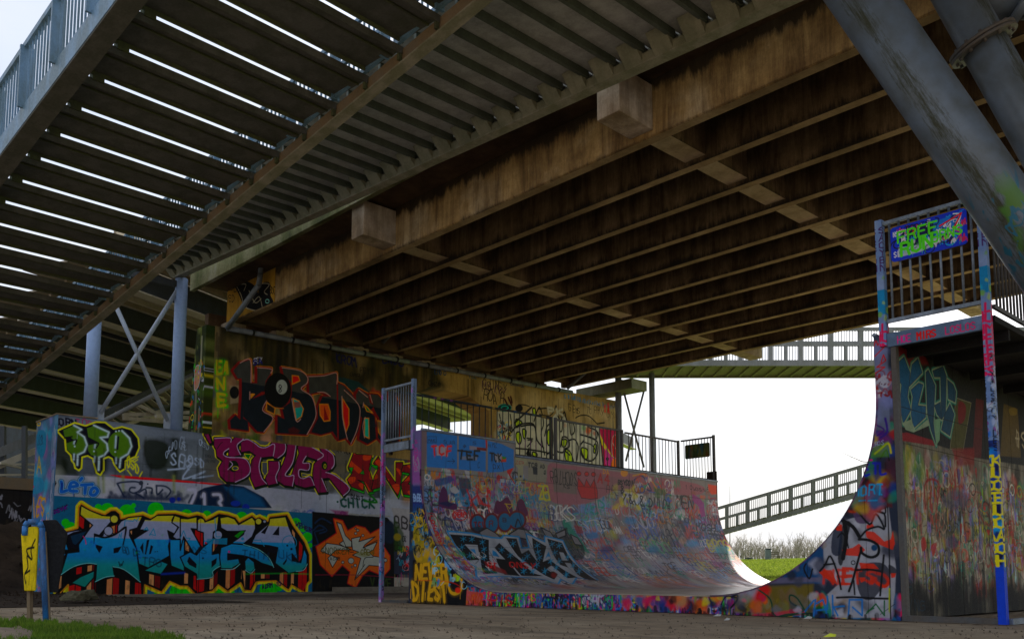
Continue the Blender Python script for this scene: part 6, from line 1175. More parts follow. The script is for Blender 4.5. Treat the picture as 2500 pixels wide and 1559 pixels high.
# beam end with a black throw-up
GD = Canvas('girder_end_paint', 3.2, 1.3, 90, lambda x, y: ((lambda p: (p.x + 27.6, p.z - 8.8))(on_y(x, y, 13.13))), 2.6, (96, 76, 44))
n1 = GD.noise_layer(2); n2 = GD.noise_layer(9, 2, .2); mm = (n1 * .6 + n2 * .4)[..., None]; GD.a[:] = GD.c((74, 56, 30)) * (1 - mm) + GD.c((116, 92, 56)) * mm
f = CropF(450, 600, 4.0317)
for q in ([(480, 330), (620, 350), (700, 400), (740, 500), (760, 640), (700, 640), (600, 600), (540, 480)], [(740, 400), (840, 360), (850, 480), (880, 560), (800, 610), (740, 640)]): GD.poly(q, (10, 9, 8), True, f=f)
for L in ([(480, 330), (560, 480), (600, 600), (720, 640)], [(560, 380), (610, 380), (590, 440)], [(640, 440), (700, 560), (760, 520)], [(760, 370), (840, 380), (790, 450), (820, 480)], [(680, 560), (740, 500), (770, 600)]): GD.line(L, 2, (112, 106, 92), f=f)
GD.disc(820, 545, 18, None, f=f, out=((90, 120, 110), 2)); GD.text('VED', (553, 735), (574, 737), 14, 2, (12, 10, 8), True); GD.text('BOOI', (660, 716), (680, 720), 18, 2, (12, 10, 8), True); GD.text('M', (540, 734), (550, 736), 8, 1.6, (14, 12, 8)); GD.text('AGOO', (556, 708), (590, 712), 14, 1.8, (14, 12, 8), True, jit=.2)
M['girder_end'] = GD.material(.85, .2, .3, 6, spec=.2)
# ================================================================== GROUND
def ground_h(x, y):
    t = min(max((y - 34) / 36.0, 0), 1)
    h = 1.95 * t
    if y > 30: h += 0.06 * math.sin(x * .5) * math.sin(y * .31) * min((y - 30) / 10, 1)
    return h
xs = [-900, -500, -300, -200] + list(range(-150, 31, 6)) + [60, 120, 300, 700]
ys = [-400, -150, -60, -30, -15, 0, 10, 20, 30, 34, 38, 42, 46, 50, 54, 58, 62, 66, 70, 76, 90, 120, 200, 400, 900]
g = MB()
g.add([(x, y, ground_h(x, y)) for y in ys for x in xs],
      [(j * len(xs) + i, j * len(xs) + i + 1, (j + 1) * len(xs) + i + 1, (j + 1) * len(xs) + i)
       for j in range(len(ys) - 1) for i in range(len(xs) - 1)], True)
og = g.build('ground', [M['ground'], M['bank_soil']], kind='structure')
for p in og.data.polygons:
    if p.center.y > 32: p.material_index = 1

def grid_mesh(name, pts, nx, ny, mat, kind='structure'):
    mb = MB()
    mb.add(pts, [(j * nx + i, j * nx + i + 1, (j + 1) * nx + i + 1, (j + 1) * nx + i) for j in range(ny - 1) for i in range(nx - 1)], True)
    return mb.build(name, mat, kind=kind)
def sm(t): t = min(max(t, 0), 1); return t * t * (3 - 2 * t)
# dark bare earth slope left of the graffiti wall
def slope_h(x, y):
    base = sm((-x - 27.6) / 4.5) * 2.1 + sm((-x - 19) / 9) * .10
    n_ = 0.10 * math.sin(x * 3.1 + y * 2.2) + 0.07 * math.sin(x * 7.3 - y * 5.1) + random.uniform(-.04, .04)
    return (base + n_ * sm((-x - 26) / 3)) * sm((9.6 - y) / 1.2) + 0.012
nx, ny = 60, 48
grid_mesh('earth_slope', [(-46 + i * (27 / (nx - 1)), -4 + j * (14 / (ny - 1)), slope_h(-46 + i * (27 / (nx - 1)), -4 + j * (14 / (ny - 1)))) for j in range(ny) for i in range(nx)], nx, ny, M['soil'])

# ================================================================== CONCRETE ROAD BRIDGE
XL, XR = -27.6, 14.0
bridge = empty('road_bridge', (-10, 12, 9), 'stained brown concrete road bridge on deep parallel girders over the skate ramp', 'bridge')
GZ = 9.0
gy = [13.40] + [15.15 + 1.56 * k for k in range(10)]
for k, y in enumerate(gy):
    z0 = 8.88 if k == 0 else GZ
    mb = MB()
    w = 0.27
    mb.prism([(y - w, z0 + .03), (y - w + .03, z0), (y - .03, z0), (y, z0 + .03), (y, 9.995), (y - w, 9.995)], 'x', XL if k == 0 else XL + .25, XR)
    go = mb.build('girder', [M['girder_outer'] if k == 0 else M['girder'], M['girder_soffit_lit']], bridge)
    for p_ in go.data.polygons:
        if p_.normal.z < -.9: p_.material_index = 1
MB().box(XL + .002, XL + 3.2, 13.118, 13.128, 8.92, 9.99).build('girder_face', M['girder_end'], bridge, uvf=lambda v: ((v[0] + 27.6) / 3.2, (v[2] - 8.8) / 1.3))
for cx in (-18.45, -10.25, -2.05, 6.15):
    ys_ = [13.402] + gy[1:] 
    for a, b in zip(gy, gy[1:]):
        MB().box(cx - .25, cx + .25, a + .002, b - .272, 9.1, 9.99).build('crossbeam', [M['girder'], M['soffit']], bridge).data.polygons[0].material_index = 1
    for (a, b) in ((12.14, 13.128), (29.192, 30.6)):
        mb = MB(); mb.prism([(a, 9.02), (b, 9.0), (b, 9.9), (a, 9.9)], 'x', cx - .27, cx + .27)
        mb.build('end_block', M['endblock'], bridge, bevel=.015)
# end diaphragm above the pier
for a, b in zip(gy, gy[1:]):
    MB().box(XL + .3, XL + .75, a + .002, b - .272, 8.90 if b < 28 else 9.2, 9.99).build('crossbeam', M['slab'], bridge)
MB().box(XL - .05, XR, 12.10, 31.0, 10.0, 10.35).build('deck_slab', M['slab'], bridge)
for (a, b) in ((11.95, 12.098), (31.002, 31.15)):
    n = 9
    for i in range(n):
        x0 = XL - .25 + (XR - XL) * i / n; x1 = XL - .25 + (XR - XL) * (i + 1) / n - .012
        MB().box(x0, x1, a, b, 9.80, 10.65).build('edge_panel', M['fascia'], bridge, bevel=.01)

# ================================================================== PIER with opening
PX0 = -27.08
pier = empty('bridge_pier', (-27.8, 22, 0), 'tall concrete bridge pier wall with a chamfered opening, covered in graffiti', 'pier')
def pier_uv(v): return ((v[1] - 12.3) / 20.7, v[2] / 8.85)
PIER_T = 1.15
def pier_piece(name, poly, y_uv=True):
    """poly in (y,z); front face on x=PX0"""
    mb = MB(); mb.prism(poly, 'x', PX0 - PIER_T, PX0)
    return mb.build(name, M['pier_paint'], pier, uvf=pier_uv)
ytop = lambda y: 8.60 + (y - 12.5) * 0.0125
# left part, lintel, right part (the end facing the viewer leans in a little towards the top)
pier_piece('pier_wall', [(12.5, 0), (20.6, 0), (20.6, 7.55), (20.6, ytop(20.6)), (12.5, ytop(12.5))])
pier_piece('lintel', [(20.603, 7.55), (21.3, 7.90), (23.2, 7.80), (25.3, 6.95), (25.3, ytop(25.3)), (20.603, ytop(20.603))])
pier_piece('pier_wall', [(24.35, 0), (33.4, 0), (32.65, ytop(32.65)), (25.303, ytop(25.303)), (25.303, 6.95), (24.35, 7.35)])
for k, y in enumerate(gy):
    b = MB(); b.box(PX0 - .62, PX0 - .12, y - .42, y + .22, ytop(y) - .02, 8.86 + (.0 if k == 0 else .08))
    ob = b.build('bearing_block', M['bearing'], pier)
    if k in (0, 1, 2): 
        pass
MB().box(PX0 - 1.0, PX0 - .75, 12.6, 28.5, 8.5, 9.2).build('gap_blocker', M['slab'], pier)  # dark beam added to block the sky gap above the pier
# battered end of the pier: wider foot
mb = MB()
mb.prism([(-27.081, 0), (-28.9, 0), (-27.75, 8.58), (-27.081, 8.58)], 'y', 12.2, 12.497)
mb.build('pier_end', M['pier_end'], pier, uvf=lambda v: ((v[0] + 29) / 2, v[2] / 8.8))
# drain pipes
dp = empty('drain_pipe', (-26.5, 20, 8.7), 'grey plastic drain pipe along the top of the pier with elbows up to the deck', 'pipe')
mb = MB().path([(-26.75, 12.75, 8.50), (-26.75, 20, 8.60), (-26.75, 29.0, 8.72)], .085)
mb.build('main_pipe', M['pipe'], dp)
for i in range(11):
    y = 13.6 + i * 1.45
    MB().tube((-26.75, y, 8.51 + (y - 12.75) * .0135), (-26.75, y + .07, 8.511 + (y - 12.75) * .0135), .105).build('pipe_collar', M['black'], dp)
MB().path([(-26.75, 12.75, 8.50), tuple(on_y(632, 695, 12.85)), tuple(on_y(636, 668, 12.85)), tuple(on_y(638, 622, 12.85))], .085).build('downpipe', M['pipe'], dp)
for (a, b) in (((935, 835), (1000, 768)), ((1385, 948), (1463, 880))):
    p = on_x(*a, -26.7); q = on_x(*b, -25.2)
    MB().path([p, q, q + Vector((.1, 0, .35))], .07).build('downpipe', M['pipe'], dp)

# ================================================================== LOW GRAFFITI WALL
WX = -27.0; WY0 = 7.9
lw = empty('graffiti_wall', (-27.5, 16, 0), 'long low concrete wall in front of the pier with big blue and maroon graffiti pieces', 'wall')
wt = lambda y: 5.13 - (y - 7.9) * .016
def wall_uv(v): return ((v[1] - 7.8) / 17.4, v[2] / 5.3)
def wall_piece(a, b, name='wall_slab'):
    return MB().prism([(a, -.3), (b, -.3), (b, wt(b)), (a, wt(a))], 'x', WX - 1.9 if b < 12.2 else WX - .078, WX).build(name, M['wall_paint'], lw, uvf=wall_uv)
wall_piece(7.93, 12.197); wall_piece(12.2, 16.7); wall_piece(16.704, 25.0)
MB().prism([(WX, -.3), (WX - 1.9, -.3), (WX - 1.9, 5.13), (WX, 5.13)], 'y', 7.9, 7.928).build('wall_end', M['wall_end'], lw, uvf=lambda v: ((v[0] - WX + 1.9) / 1.9, v[2] / 5.2))
MB().box(WX - 1.92, WX + .012, 7.88, 9.0, 5.131, 5.17).build('wall_cap', M['bearing'], lw)
MB().box(WX + .002, WX + .45, 8.4, 25.5, -.1, .07).build('footing', M['curb'], lw)
MB().box(WX + .002, WX + .12, 17.0, 25.5, .072, .22).build('footing', M['curb'], lw)

# ================================================================== STEEL BRIDGE BEHIND
sb = empty('steel_bridge', (-45, 15, 9), 'second steel bridge behind the pier with dark girders and cream soffit strips', 'bridge')
dS = Vector((-.383, .923, 0)).normalized(); pS = Vector((dS.y, -dS.x, 0))
org = at_depth(318, 714, 36); org.z = 0
def sb_pt(a, t, z): return org + pS * a + dS * t + Vector((0, 0, z))
def proj(p):
    d = Vector(p) - Vector((0, 0, CAM_Z)); r = d.x * _C + d.y * _S; f_ = -d.x * _S + d.y * _C
    fw = math.cos(TILT) * f_ + math.sin(TILT) * d.z; Y = -math.sin(TILT) * f_ + math.cos(TILT) * d.z
    return CX + F_PX * r / fw, CY - F_PX * Y / fw, fw
def clip_t(a):   # keep behind the pier line
    # x of org + pS*a + dS*t < -28.6
    x0 = (org + pS * a).x
    t = max(-26.0, (x0 + 28.7) / .383)
    while t < 30:      # the deck ends where the stair flight begins
        q = proj(sb_pt(a, t, 12.2))
        if q[2] > 1 and not (q[0] < 260 and q[1] < 1000 - q[0] * .83 - 230): break
        t += .5
    return t
SBZ = 10.6
offs = [9.0, 4.2, 0.0, -4.6, -9.4, -14.5, -20.0, -26.0]
for a in offs:
    t0 = clip_t(a); t1 = 42 if a > 3 else 28
    p, q = sb_pt(a, t0, SBZ + .45), sb_pt(a, t1, SBZ + .45)
    MB().bar(p, q, .06, .9).build('bridge_girder', M['steel_web'], sb)
    MB().bar(sb_pt(a, t0, SBZ - .03), sb_pt(a, t1, SBZ - .03), .55, .05).build('bottom_flange', M['cream_flange'], sb)
for a0, a1 in zip(offs, offs[1:]):
    n = 7
    t0 = min(clip_t(a0), clip_t(a1))
    mid = (a0 + a1) / 2
    MB().bar(sb_pt(mid, t0, SBZ + 1.0), sb_pt(mid, 30, SBZ + 1.0), abs(a1 - a0) - .04, .06).build('soffit_panel', M['cream_panel'], sb)
    for i in range(1, n):
        a = a0 + (a1 - a0) * i / n
        t0 = clip_t(a)
        MB().bar(sb_pt(a, t0, SBZ + .86), sb_pt(a, 29, SBZ + .86), .12, .2).build('rib', M['cream_flange'] if i % 2 else M['cream_panel'], sb)
    if a0 < 3:
        MB().tube(sb_pt(mid - .5, t0, SBZ + .5), sb_pt(mid - .5, 28, SBZ + .5), .09).build('service_pipe', M['black'], sb)
# retaining wall, and a dark box added far behind to block the low sky
bw = tag(MB().box(-34.4, -34.0, -30, 9.4, -.2, 3.55).build('retaining_wall', M['rear_wall'], uvf=lambda v: (v[1] / 10, v[2] / 3.6)), 'low dark retaining wall with a rusty top edge behind the earth slope', 'wall')
MB().box(-34.42, -33.96, -30, 9.42, 3.55, 3.95).build('coping_strip', M['rust_steel'], bw)

fa = tag(MB().box(-92, -88, -60, 46, -.2, 19).build('far_sky_blocker', M['steel_web']), 'large dark box added to block the low sky far behind under the steel bridge', 'wall')
# stair ramp and braces seen under the steel bridge
br = empty('rear_ramp', (-40, 12, 4), 'pale stair ramp rising behind the graffiti wall under the steel bridge', 'ramp')
pa, pb = at_depth(225, 1055, 38), at_depth(520, 905, 46)
dd = (pb - pa); 
for s_ in (0, 1):
    o_ = Vector((1.3, -.9, 0)) * (s_ - .5) * 2
    MB().bar(pa + o_, pb + o_, .12, .3).build('side_beam', M['steel_web'], br)
for i in range(17):
    c_ = pa + dd * ((i + .5) / 17)
    MB().bar(c_ - Vector((1.2, -.83, 0)), c_ + Vector((1.2, -.83, 0)), .34, .05).build('tread', M['cream_panel'], br)
MB().tube(at_depth(190, 1060, 36.5), at_depth(560, 868, 40), .10).build('handrail', M['grey_steel'], br)
lat = empty('brace_frame', (-42, 4, 4), 'lattice of pale steel braces low under the steel bridge left of the wall end', 'steel frame')
for (a, b, w, mk) in (((-60, 1128), (100, 1062), .42, 'grey_steel'), ((-60, 1160), (100, 1094), .30, 'cream_flange'),
                  ((-40, 1132), (95, 1133), .10, 'cream_flange'), ((-40, 1159), (95, 1158), .10, 'cream_flange'),
                  ((-40, 1186), (95, 1190), .10, 'cream_flange'), ((-40, 1213), (95, 1212), .12, 'grey_steel'), ((-40, 1228), (95, 1229), .10, 'cream_flange'),
                  ((0, 1165), (80, 1182), .10, 'cream_flange'), ((0, 1130), (80, 1148), .10, 'cream_flange'), ((0, 1197), (80, 1210), .10, 'cream_flange'),
                  ((0, 1248), (85, 1222), .14, 'cream_flange')):
    MB().bar(at_depth(*a, 42), at_depth(*b, 44), .12, w).build('brace', M[mk], lat)
for x_ in (8, 60):
    MB().bar(at_depth(x_, 1040, 43), at_depth(x_, 1290, 43), .2, .2).build('post', M['steel_web'], lat)
lat2 = empty('brace_frame', (-40, 12, 6), 'crossed pale braces seen just over the wall top between the two blue columns', 'steel frame')
for (a, b) in (((330, 985), (470, 1050)), ((300, 1012), (480, 1006)), ((300, 1020), (480, 1035)), ((420, 1050), (500, 1012)), ((300, 1040), (400, 1000)), ((380, 1015), (480, 1020))):
    MB().bar(at_depth(*a, 39), at_depth(*b, 42), .1, .16).build('brace', M['cream_flange'], lat2)

# ================================================================== FOOTBRIDGE RAMP B (descends to the left)
dB = Vector((-.985, -.062, -.162)).normalized(); pB = Vector((.0628, -.998, 0)).normalized(); nB = dB.cross(pB).normalized()
if nB.z < 0: nB = -nB
SC = .80        # the stair flight hangs nearer to the viewer than the columns
M0 = Vector((0, 0, CAM_Z)) + (Vector((-27, 8.88, 8.05)) - Vector((0, 0, CAM_Z))) * SC
def B(a, w, h=0.0): return M0 + dB * (a * SC) + pB * (w * SC) + nB * h      # a: down-slope, w: across, h: up
rb = empty('stair_flight', M0, 'wide stair flight overhead with bright slits between dark treads and a blue railing', 'stairs')
A0, A1 = -30.5, 24.0
MB().bar(B(A0, 0.0, .02), B(A1, 0.0, .02), .20, .03, nB).build('middle_beam', M['flange'], rb)
MB().bar(B(A0, .02, .16), B(A1, .02, .16), .02, .25, nB).build('middle_beam_web', M['rust_steel'], rb)
MB().bar(B(A0, 4.62, -.02), B(A1, 4.62, -.02), .30, .035, nB).build('edge_beam', M['dark_deck'], rb)
MB().bar(B(A0, 4.80, .15), B(A1, 4.80, .15), .03, .32, nB).build('edge_beam_web', M['blue_steel'], rb)
pitch = 1.0687
gap0 = -11.83
hB = Vector((dB.x, dB.y, 0)).normalized()
k = int((A0 - gap0) / pitch)
tread0 = None
while gap0 + k * pitch < A1 - 1.2:
    a = gap0 + k * pitch
    P = pitch * SC * .9868
    c0 = B(a, 0, .30)                       # uphill edge, at the middle beam
    def T(u, w, h=0.0): return c0 + hB * u + pB * (w * SC) + Vector((0, 0, h))
    mb = MB()
    mb.bar(T(.0, 2.30), T(P + .01, 2.30), 4.56 * SC, .03)
    mb.bar(T(.012, .04, -.060), T(.012, 4.55, -.060), .03, .09)        # turned-down uphill lip
    mb.build('tread', M['dark_deck'], rb)
    mb = MB(); mb.bar(T(P - .01, .04, -.044), T(P - .01, 4.55, -.044), .03, .062)
    mb.bar(T(P * .30, .04, -.03), T(P * .30, 4.55, -.03), .03, .03)
    mb.build('tread_lip', M['plank_lip'], rb)
    MB().bar(T(-.03, 4.02, .05), T(.10, 4.02, .05), .22 * SC, .14).build('joint_strap', M['plank_lip'], rb)
    MB().bar(T(.03, .05, -.13), T(.03, .12, -.13), .05, .16).build('tread_bracket', M['plank_lip'], rb)
    k += 1
# railing on the outer edge
for i in range(-22, 18):
    a = i * 1.62 - 8.1
    if a < A0 or a > A1: continue
    p = B(a, 4.79, .28)
    MB().bar(p, p + Vector((0, 0, 1.02)), .20, .045, dB).build('rail_post', M['blue_steel'], rb)
    if a < 9:
        mb = MB()
        for j in range(1, 10):
            q = B(a + 1.62 * j / 10, 4.79, .30)
            mb.bar(q, q + Vector((0, 0, .98)), .014, .03, pB)
        mb.build('baluster_row', M['blue_steel'], rb, kind='stuff')
# inner railing, glimpsed through the slits
for i in range(-18, 14):
    a = i * 1.62 - 7.0
    if a < A0: continue
    p = B(a, .10, .34)
    MB().bar(p, p + Vector((0, 0, 1.0)), .16, .045, dB).build('rail_post', M['blue_steel'], rb)
    mb = MB()
    for j in range(1, 10):
        q = B(a + 1.62 * j / 10, .10, .36); mb.bar(q, q + Vector((0, 0, .95)), .02, .03, pB)
    mb.build('baluster_row', M['blue_steel'], rb, kind='stuff')
for h_ in (.40, .85, 1.36): MB().bar(B(A0, .10, 0) + Vector((0, 0, h_)), B(A1, .10, 0) + Vector((0, 0, h_)), .06, .08).build('top_rail', M['blue_steel'], rb)
MB().bar(B(A0, 4.79, .02) + Vector((0, 0, 1.30)), B(A1, 4.79, .02) + Vector((0, 0, 1.30)), .10, .09).build('top_rail', M['blue_steel'], rb)

# ================================================================== FOOTBRIDGE A (next to the road bridge)
ra = empty('level_footway', (-15, 10, 9.4), 'footway overhead beside the road bridge with dark ribs under pale panels', 'footbridge')
def A(x, y, h=0.0): return Vector((x, y, 8.83 - (x + 6.04) * .0528 + h))
xa, xb = -27.4, 6.0
MB().bar(A(xa, 11.3, .02), A(xb, 11.3, .02), .22, .04).build('edge_beam', M['flange'], ra)
MB().bar(A(xa, 11.2, .1), A(xb, 11.2, .1), .03, .14).build('edge_beam_lip', M['bracket'], ra)
MB().bar(A(xa, 11.38, .2), A(xb, 11.38, .2), .03, .34).build('edge_beam_web', M['bracket'], ra)
yl = lambda x_: 8.15 + (-9.5 - x_) * .125
MB().bar(A(xa, yl(xa), .02), A(xb, yl(xb), .02), .18, .03).build('edge_beam', M['flange'], ra)
n = 0
x = -9.918 + .615 * 24
while x > xa:
    MB().bar(A(x - .02, (yl(x) + 11.36) / 2, .34), A(x - .60, (yl(x) + 11.36) / 2, .34), 11.36 - yl(x), .03).build('soffit_panel', M['pale_panel'], ra)
    mb = MB(); mb.bar(A(x, yl(x) + .02, .26), A(x, 11.2, .26), .07, .13); 
    mb.build('rib', M['rib'], ra)
    mb = MB(); p = A(x, 11.19)
    mb.add([p + Vector((-.01, 0, .03)), p + Vector((-.36, 0, .03)), p + Vector((-.36, -.26, .32)), p + Vector((-.01, -.26, .32)), p + Vector((-.36, 0, .32)), p + Vector((-.01, 0, .32))],
           [(0, 1, 2, 3), (3, 2, 4, 5), (0, 3, 5), (1, 4, 2), (0, 5, 4, 1)])
    mb.build('bracket', M['bracket'], ra)
    x -= .615

# ================================================================== BLUE COLUMNS ON THE WALL
c1 = on_x(220, 1014, -27.3); c2 = on_x(430, 1041, -27.3)
cp = empty('column_pair', (-27.4, 10, 5.1), 'pair of pale blue round steel columns with crossed braces standing on the graffiti wall', 'columns')
cz = 5.12
y1, y2 = c1.y, c2.y
MB().tube((-27.3, y1, cz - .1), (-27.3, y1, 8.2), .19, n=24).build('column', M['column_tag'], cp)
MB().tube((-27.3, y2, cz - .1), (-27.3, y2, 9.95), .19, n=24).build('column', M['column_tag'], cp)
MB().tube((-27.3, y1 + .28, cz + .25), (-27.3, y2 - .05, 9.7), .065).build('brace', M['column'], cp)
MB().tube((-27.3, y2 - .28, cz + .25), (-27.3, y1 + .05, 9.7), .065).build('brace', M['column'], cp)
for yy, sgn in ((y1 + .27, 1), (y2 - .27, -1)):
    MB().bar((-27.3, yy - .12, cz + .24), (-27.3, yy + .12, cz + .24), .03, .5).build('gusset', M['column'], cp)
MB().bar((-27.3, y1, 9.75), (-27.3, y2, 9.75), .12, .2).build('crosshead', M['steel_web'], cp)

# ================================================================== BIG INCLINED TUBES
def tube_obj(p0, p1, r, flange_px, label, spin=0.0):
    d = (p1 - p0).normalized()
    L = (p1 - p0).length
    o = bpy.data.objects.new('inclined_tube', None); COL.objects.link(o); o.location = p0
    tag(o, label, 'steel tube', 'inclined grey tubes')
    mb = MB(); mb.tube((0, 0, 0), (0, 0, L), r, n=48)
    t = mb.build('tube_shaft', M['tube'], None)
    t.parent = o
    # local +X axis of the shaft is turned towards the viewer's lower left, where the algae grow
    z = d
    tv = (Vector((0, 0, CAM_Z)) - (p0 + p1) * .5).normalized() + Vector((-_C, -_S, 0)) * spin
    x = (tv - z * z.dot(tv)).normalized()
    y = z.cross(x)
    t.rotation_euler = Matrix((x, y, z)).transposed().to_euler()
    return o, t, d
P0 = at_depth(2105 - 207 * .9, -270, 9.5); P1 = at_depth(2105 + 207 * 3.9, 1170, 9.5)
t1, _, d1 = tube_obj(P0, P1, .315, None, 'thick grey inclined tube with green algae, nearer and lower of the two', 0.45)
P2 = at_depth(2341 - 165 * .95, -279, 10.6); P3 = at_depth(2341 + 165 * 3.9, 1150, 10.6)
e2, t2, d2 = tube_obj(P2, P3, .262, None, 'thinner grey inclined tube with a bolted flange joint', -.9)
fc = at_depth(2400, 107, 10.6)
fl = MB()
fl.tube(fc - d2 * .045, fc - d2 * .004, .40, n=40); fl.tube(fc + d2 * .004, fc + d2 * .045, .40, n=40)
fo = fl.build('flange', M['galv_dark'], e2)
a_ = d2.orthogonal().normalized(); b_ = d2.cross(a_)
for i in range(12):
    q = fc + (a_ * math.cos(i * math.pi / 6) + b_ * math.sin(i * math.pi / 6)) * .34
    MB().tube(q - d2 * .08, q + d2 * .08, .022, n=6).build('bolt', M['galv_dark'], fo)
nd = at_depth(2468, 8, 10.9)
kn = tag(MB().tube(nd + Vector((-.6, -.5, .3)), nd + Vector((.1, .1, -.05)), .24, n=32).tube(nd + Vector((.1, .1, -.05)), nd + Vector((.8, .5, -.2)), .16, n=24).tube(nd + Vector((.05, .05, 0)), nd + Vector((.13, .12, -.06)), .34, n=32).build('pipe_joint', M['tube']), 'stub of a grey bolted tube joint at the upper corner beside the flanged tube', 'steel tube')

# ================================================================== FAR WALKWAY + COLUMNS + FAR RAMP
def rail_bridge(name, label, pts_fn, posts, mats, n_rib, width_vec, tread_gap=False):
    """pts_fn(u, key) -> world point; u runs 0..1 along; keys: 'bot','chord','mid','top'"""
    o = empty(name, pts_fn(0, 'bot'), label, 'footbridge')
    steel, under = mats
    mbp = lambda k0, k1, w, h, nm: MB().bar((pts_fn(0, k0) + pts_fn(0, k1)) / 2, (pts_fn(1, k0) + pts_fn(1, k1)) / 2, w, h).build(nm, steel, o)
    hc = (pts_fn(0, 'chord') - pts_fn(0, 'bot')).length
    mbp('bot', 'chord', .12, hc, 'side_beam')
    mbp('mid', 'mid', .09, .14, 'mid_rail'); mbp('top', 'top', .11, .16, 'top_rail')
    for i, u in enumerate(posts):
        MB().bar(pts_fn(u, 'chord'), pts_fn(u, 'top'), .17, .10, width_vec).build('rail_post', steel, o)
        if i + 1 < len(posts):
            u2 = posts[i + 1]; um = u + (u2 - u) * .52
            MB().bar(pts_fn(um, 'chord'), pts_fn(um, 'mid'), .13, .08, width_vec).build('half_post', steel, o)
            mb = MB(); nb = 11
            for j in range(1, nb):
                uu = u + (u2 - u) * j / nb
                mb.bar(pts_fn(uu, 'chord'), pts_fn(uu, 'top'), .03, .03, width_vec)
            mb.build('baluster_row', steel, o, kind='stuff')
    W = width_vec
    for i in range(n_rib):
        u0 = i / n_rib; u1 = (i + (.80 if tread_gap else .995)) / n_rib
        p, q = pts_fn(u0, 'bot'), pts_fn(u1, 'bot')
        mb = MB(); z = Vector((0, 0, .10))
        c_ = (p + q) / 2 + W / 2 + z
        mb.bar(p + W * .52 + z, q + W * .52 + z, W.length * .95, .04)
        mb.build('plank', under, o)
        if not tread_gap:
            MB().bar(p + W * .06 + z * .6, p + W * .94 + z * .6, .10, .12).build('rib', M['olive_steel'], o)
    MB().bar(pts_fn(0, 'bot') + W + Vector((0, 0, .1)), pts_fn(1, 'bot') + W + Vector((0, 0, .1)), .12, .26).build('side_beam', under, o)
    MB().bar(pts_fn(0, 'top') + W, pts_fn(1, 'top') + W, .08, .1).build('top_rail', steel, o)
    return o
WD = 40.0
YK = {'bot': 893, 'chord': 879, 'mid': 841, 'top': 803}
def wk(u, k): return at_depth(1440 + (2560 - 1440) * u, YK[k], WD)
ps = [(1808 + 73.2 * i - 1440) / 1120 for i in range(-5, 11) if 1808 + 73.2 * i < 2560]
fwd = Vector((-_S, _C, 0))
rail_bridge('far_walkway', 'level grey footbridge with railings crossing behind the road bridge', wk, ps, (M['grey_steel'], M['olive_steel']), 34, fwd * 2.35)
RK0 = {'bot': (1774, 1301), 'chord': (1774, 1291), 'mid': (1774, 1262), 'top': (1774, 1234)}
RK1 = {'bot': (2041, 1227), 'chord': (2041, 1217), 'mid': (2041, 1187), 'top': (2041, 1156)}
def rk(u, k):
    p = at_depth(*RK0[k], 50.0); q = at_depth(*RK1[k], 47.0)
    return p + (q - p) * (u * 1.75 - .18)
pp = [(.18 + i * .2) / 1.75 for i in range(0, 8)]
w2 = fwd * 2.6
rail_bridge('far_ramp', 'grey ramp with railings rising behind the halfpipe towards the walkway', rk, pp, (M['grey_steel'], M['olive_steel']), 36, w2, True)
ft = empty('column_pair', at_depth(1590, 1360, 41), 'pair of thin grey columns with crossed braces holding the far walkway', 'columns')
ca, cb = at_depth(1509, 900, 41.2), at_depth(1591, 917, 41.2)
for c_, r_ in ((ca, .15), (cb, .135)):
    MB().tube((c_.x, c_.y, .6), (c_.x, c_.y, 10.0), r_, n=20).build('column', M['grey_steel'], ft)
pz = lambda x, y: at_depth(x, y, 41.2)
for a, b in (((1517, 934), (1572, 1140)), ((1573, 950), (1528, 1125)), ((1516, 928), (1577, 941))):
    MB().tube(pz(*a), pz(*b), .05, n=10).build('brace', M['grey_steel'], ft)
MB().box(ca.x - 2.2, ca.x + 1.2, ca.y - .5, ca.y + .6, 9.05, 9.5).build('crosshead', M['olive_steel'], ft)
# ================================================================== HALFPIPE
FY, BY = 12.0, 23.45
FZ = 0.30
LCX, LR, LX = -13.0, 2.6, -15.6
RCX, RR, RX = -8.2, 2.8, -5.4
hp = empty('halfpipe', (-10.5, 12, 0), 'large graffiti covered wooden halfpipe with curved walls and raised decks under the bridge', 'skate ramp')
def top_z(x):
    if x <= LX: return 3.8
    if x < LCX: return FZ + LR - math.sqrt(max(LR * LR - (LCX - x) ** 2, 0))
    if x <= RCX: return FZ
    if x < RX: return FZ + RR - math.sqrt(max(RR * RR - (x - RCX) ** 2, 0))
    return 3.9
FXA, FXB = -15.97, -5.17
def front_uv(v): return ((v[0] + 16.1) / 11.1, v[2] / 4.05)
def front_panel(a, b, y0=FY, y1=FY + .03, mat='front_paint', uvf=front_uv):
    xs_ = [a]
    x = a
    n = max(2, int((b - a) / .06))
    xs_ = sorted(set([a + (b - a) * i / n for i in range(n + 1)] + [v for v in (LX, LX + .01, LX + .03, RX, RX - .01, RX - .03) if a < v < b]))
    prof = [(a, .01), (b, .01)]
    for x in reversed(xs_):
        if x == LX: prof += [(x + .0005, top_z(x + .0005)), (x, 3.8)]
        elif x == RX: prof += [(x, 3.9), (x - .0005, top_z(x - .0005))]
        else: prof.append((x, top_z(x) - (.022 if LX < x < RX else 0)))
    mb = MB(); mb.prism(prof, 'y', y0, y1)
    return mb
joints = [FXA, -14.35, -12.6, -10.16, -7.72, -6.5, -5.62, FXB]
for a, b in zip(joints, joints[1:]):
    front_panel(a + .003, b - .003).build('front_panel', M['front_paint'], hp, uvf=front_uv)
front_panel(FXA + .02, FXB - .02, BY - .05, BY - .01).build('rear_panel', M['soil'], hp)
MB().box(FXA, FXA + .03, FY + .032, BY - .06, .01, 3.6).build('rear_panel', M['soil'], hp)

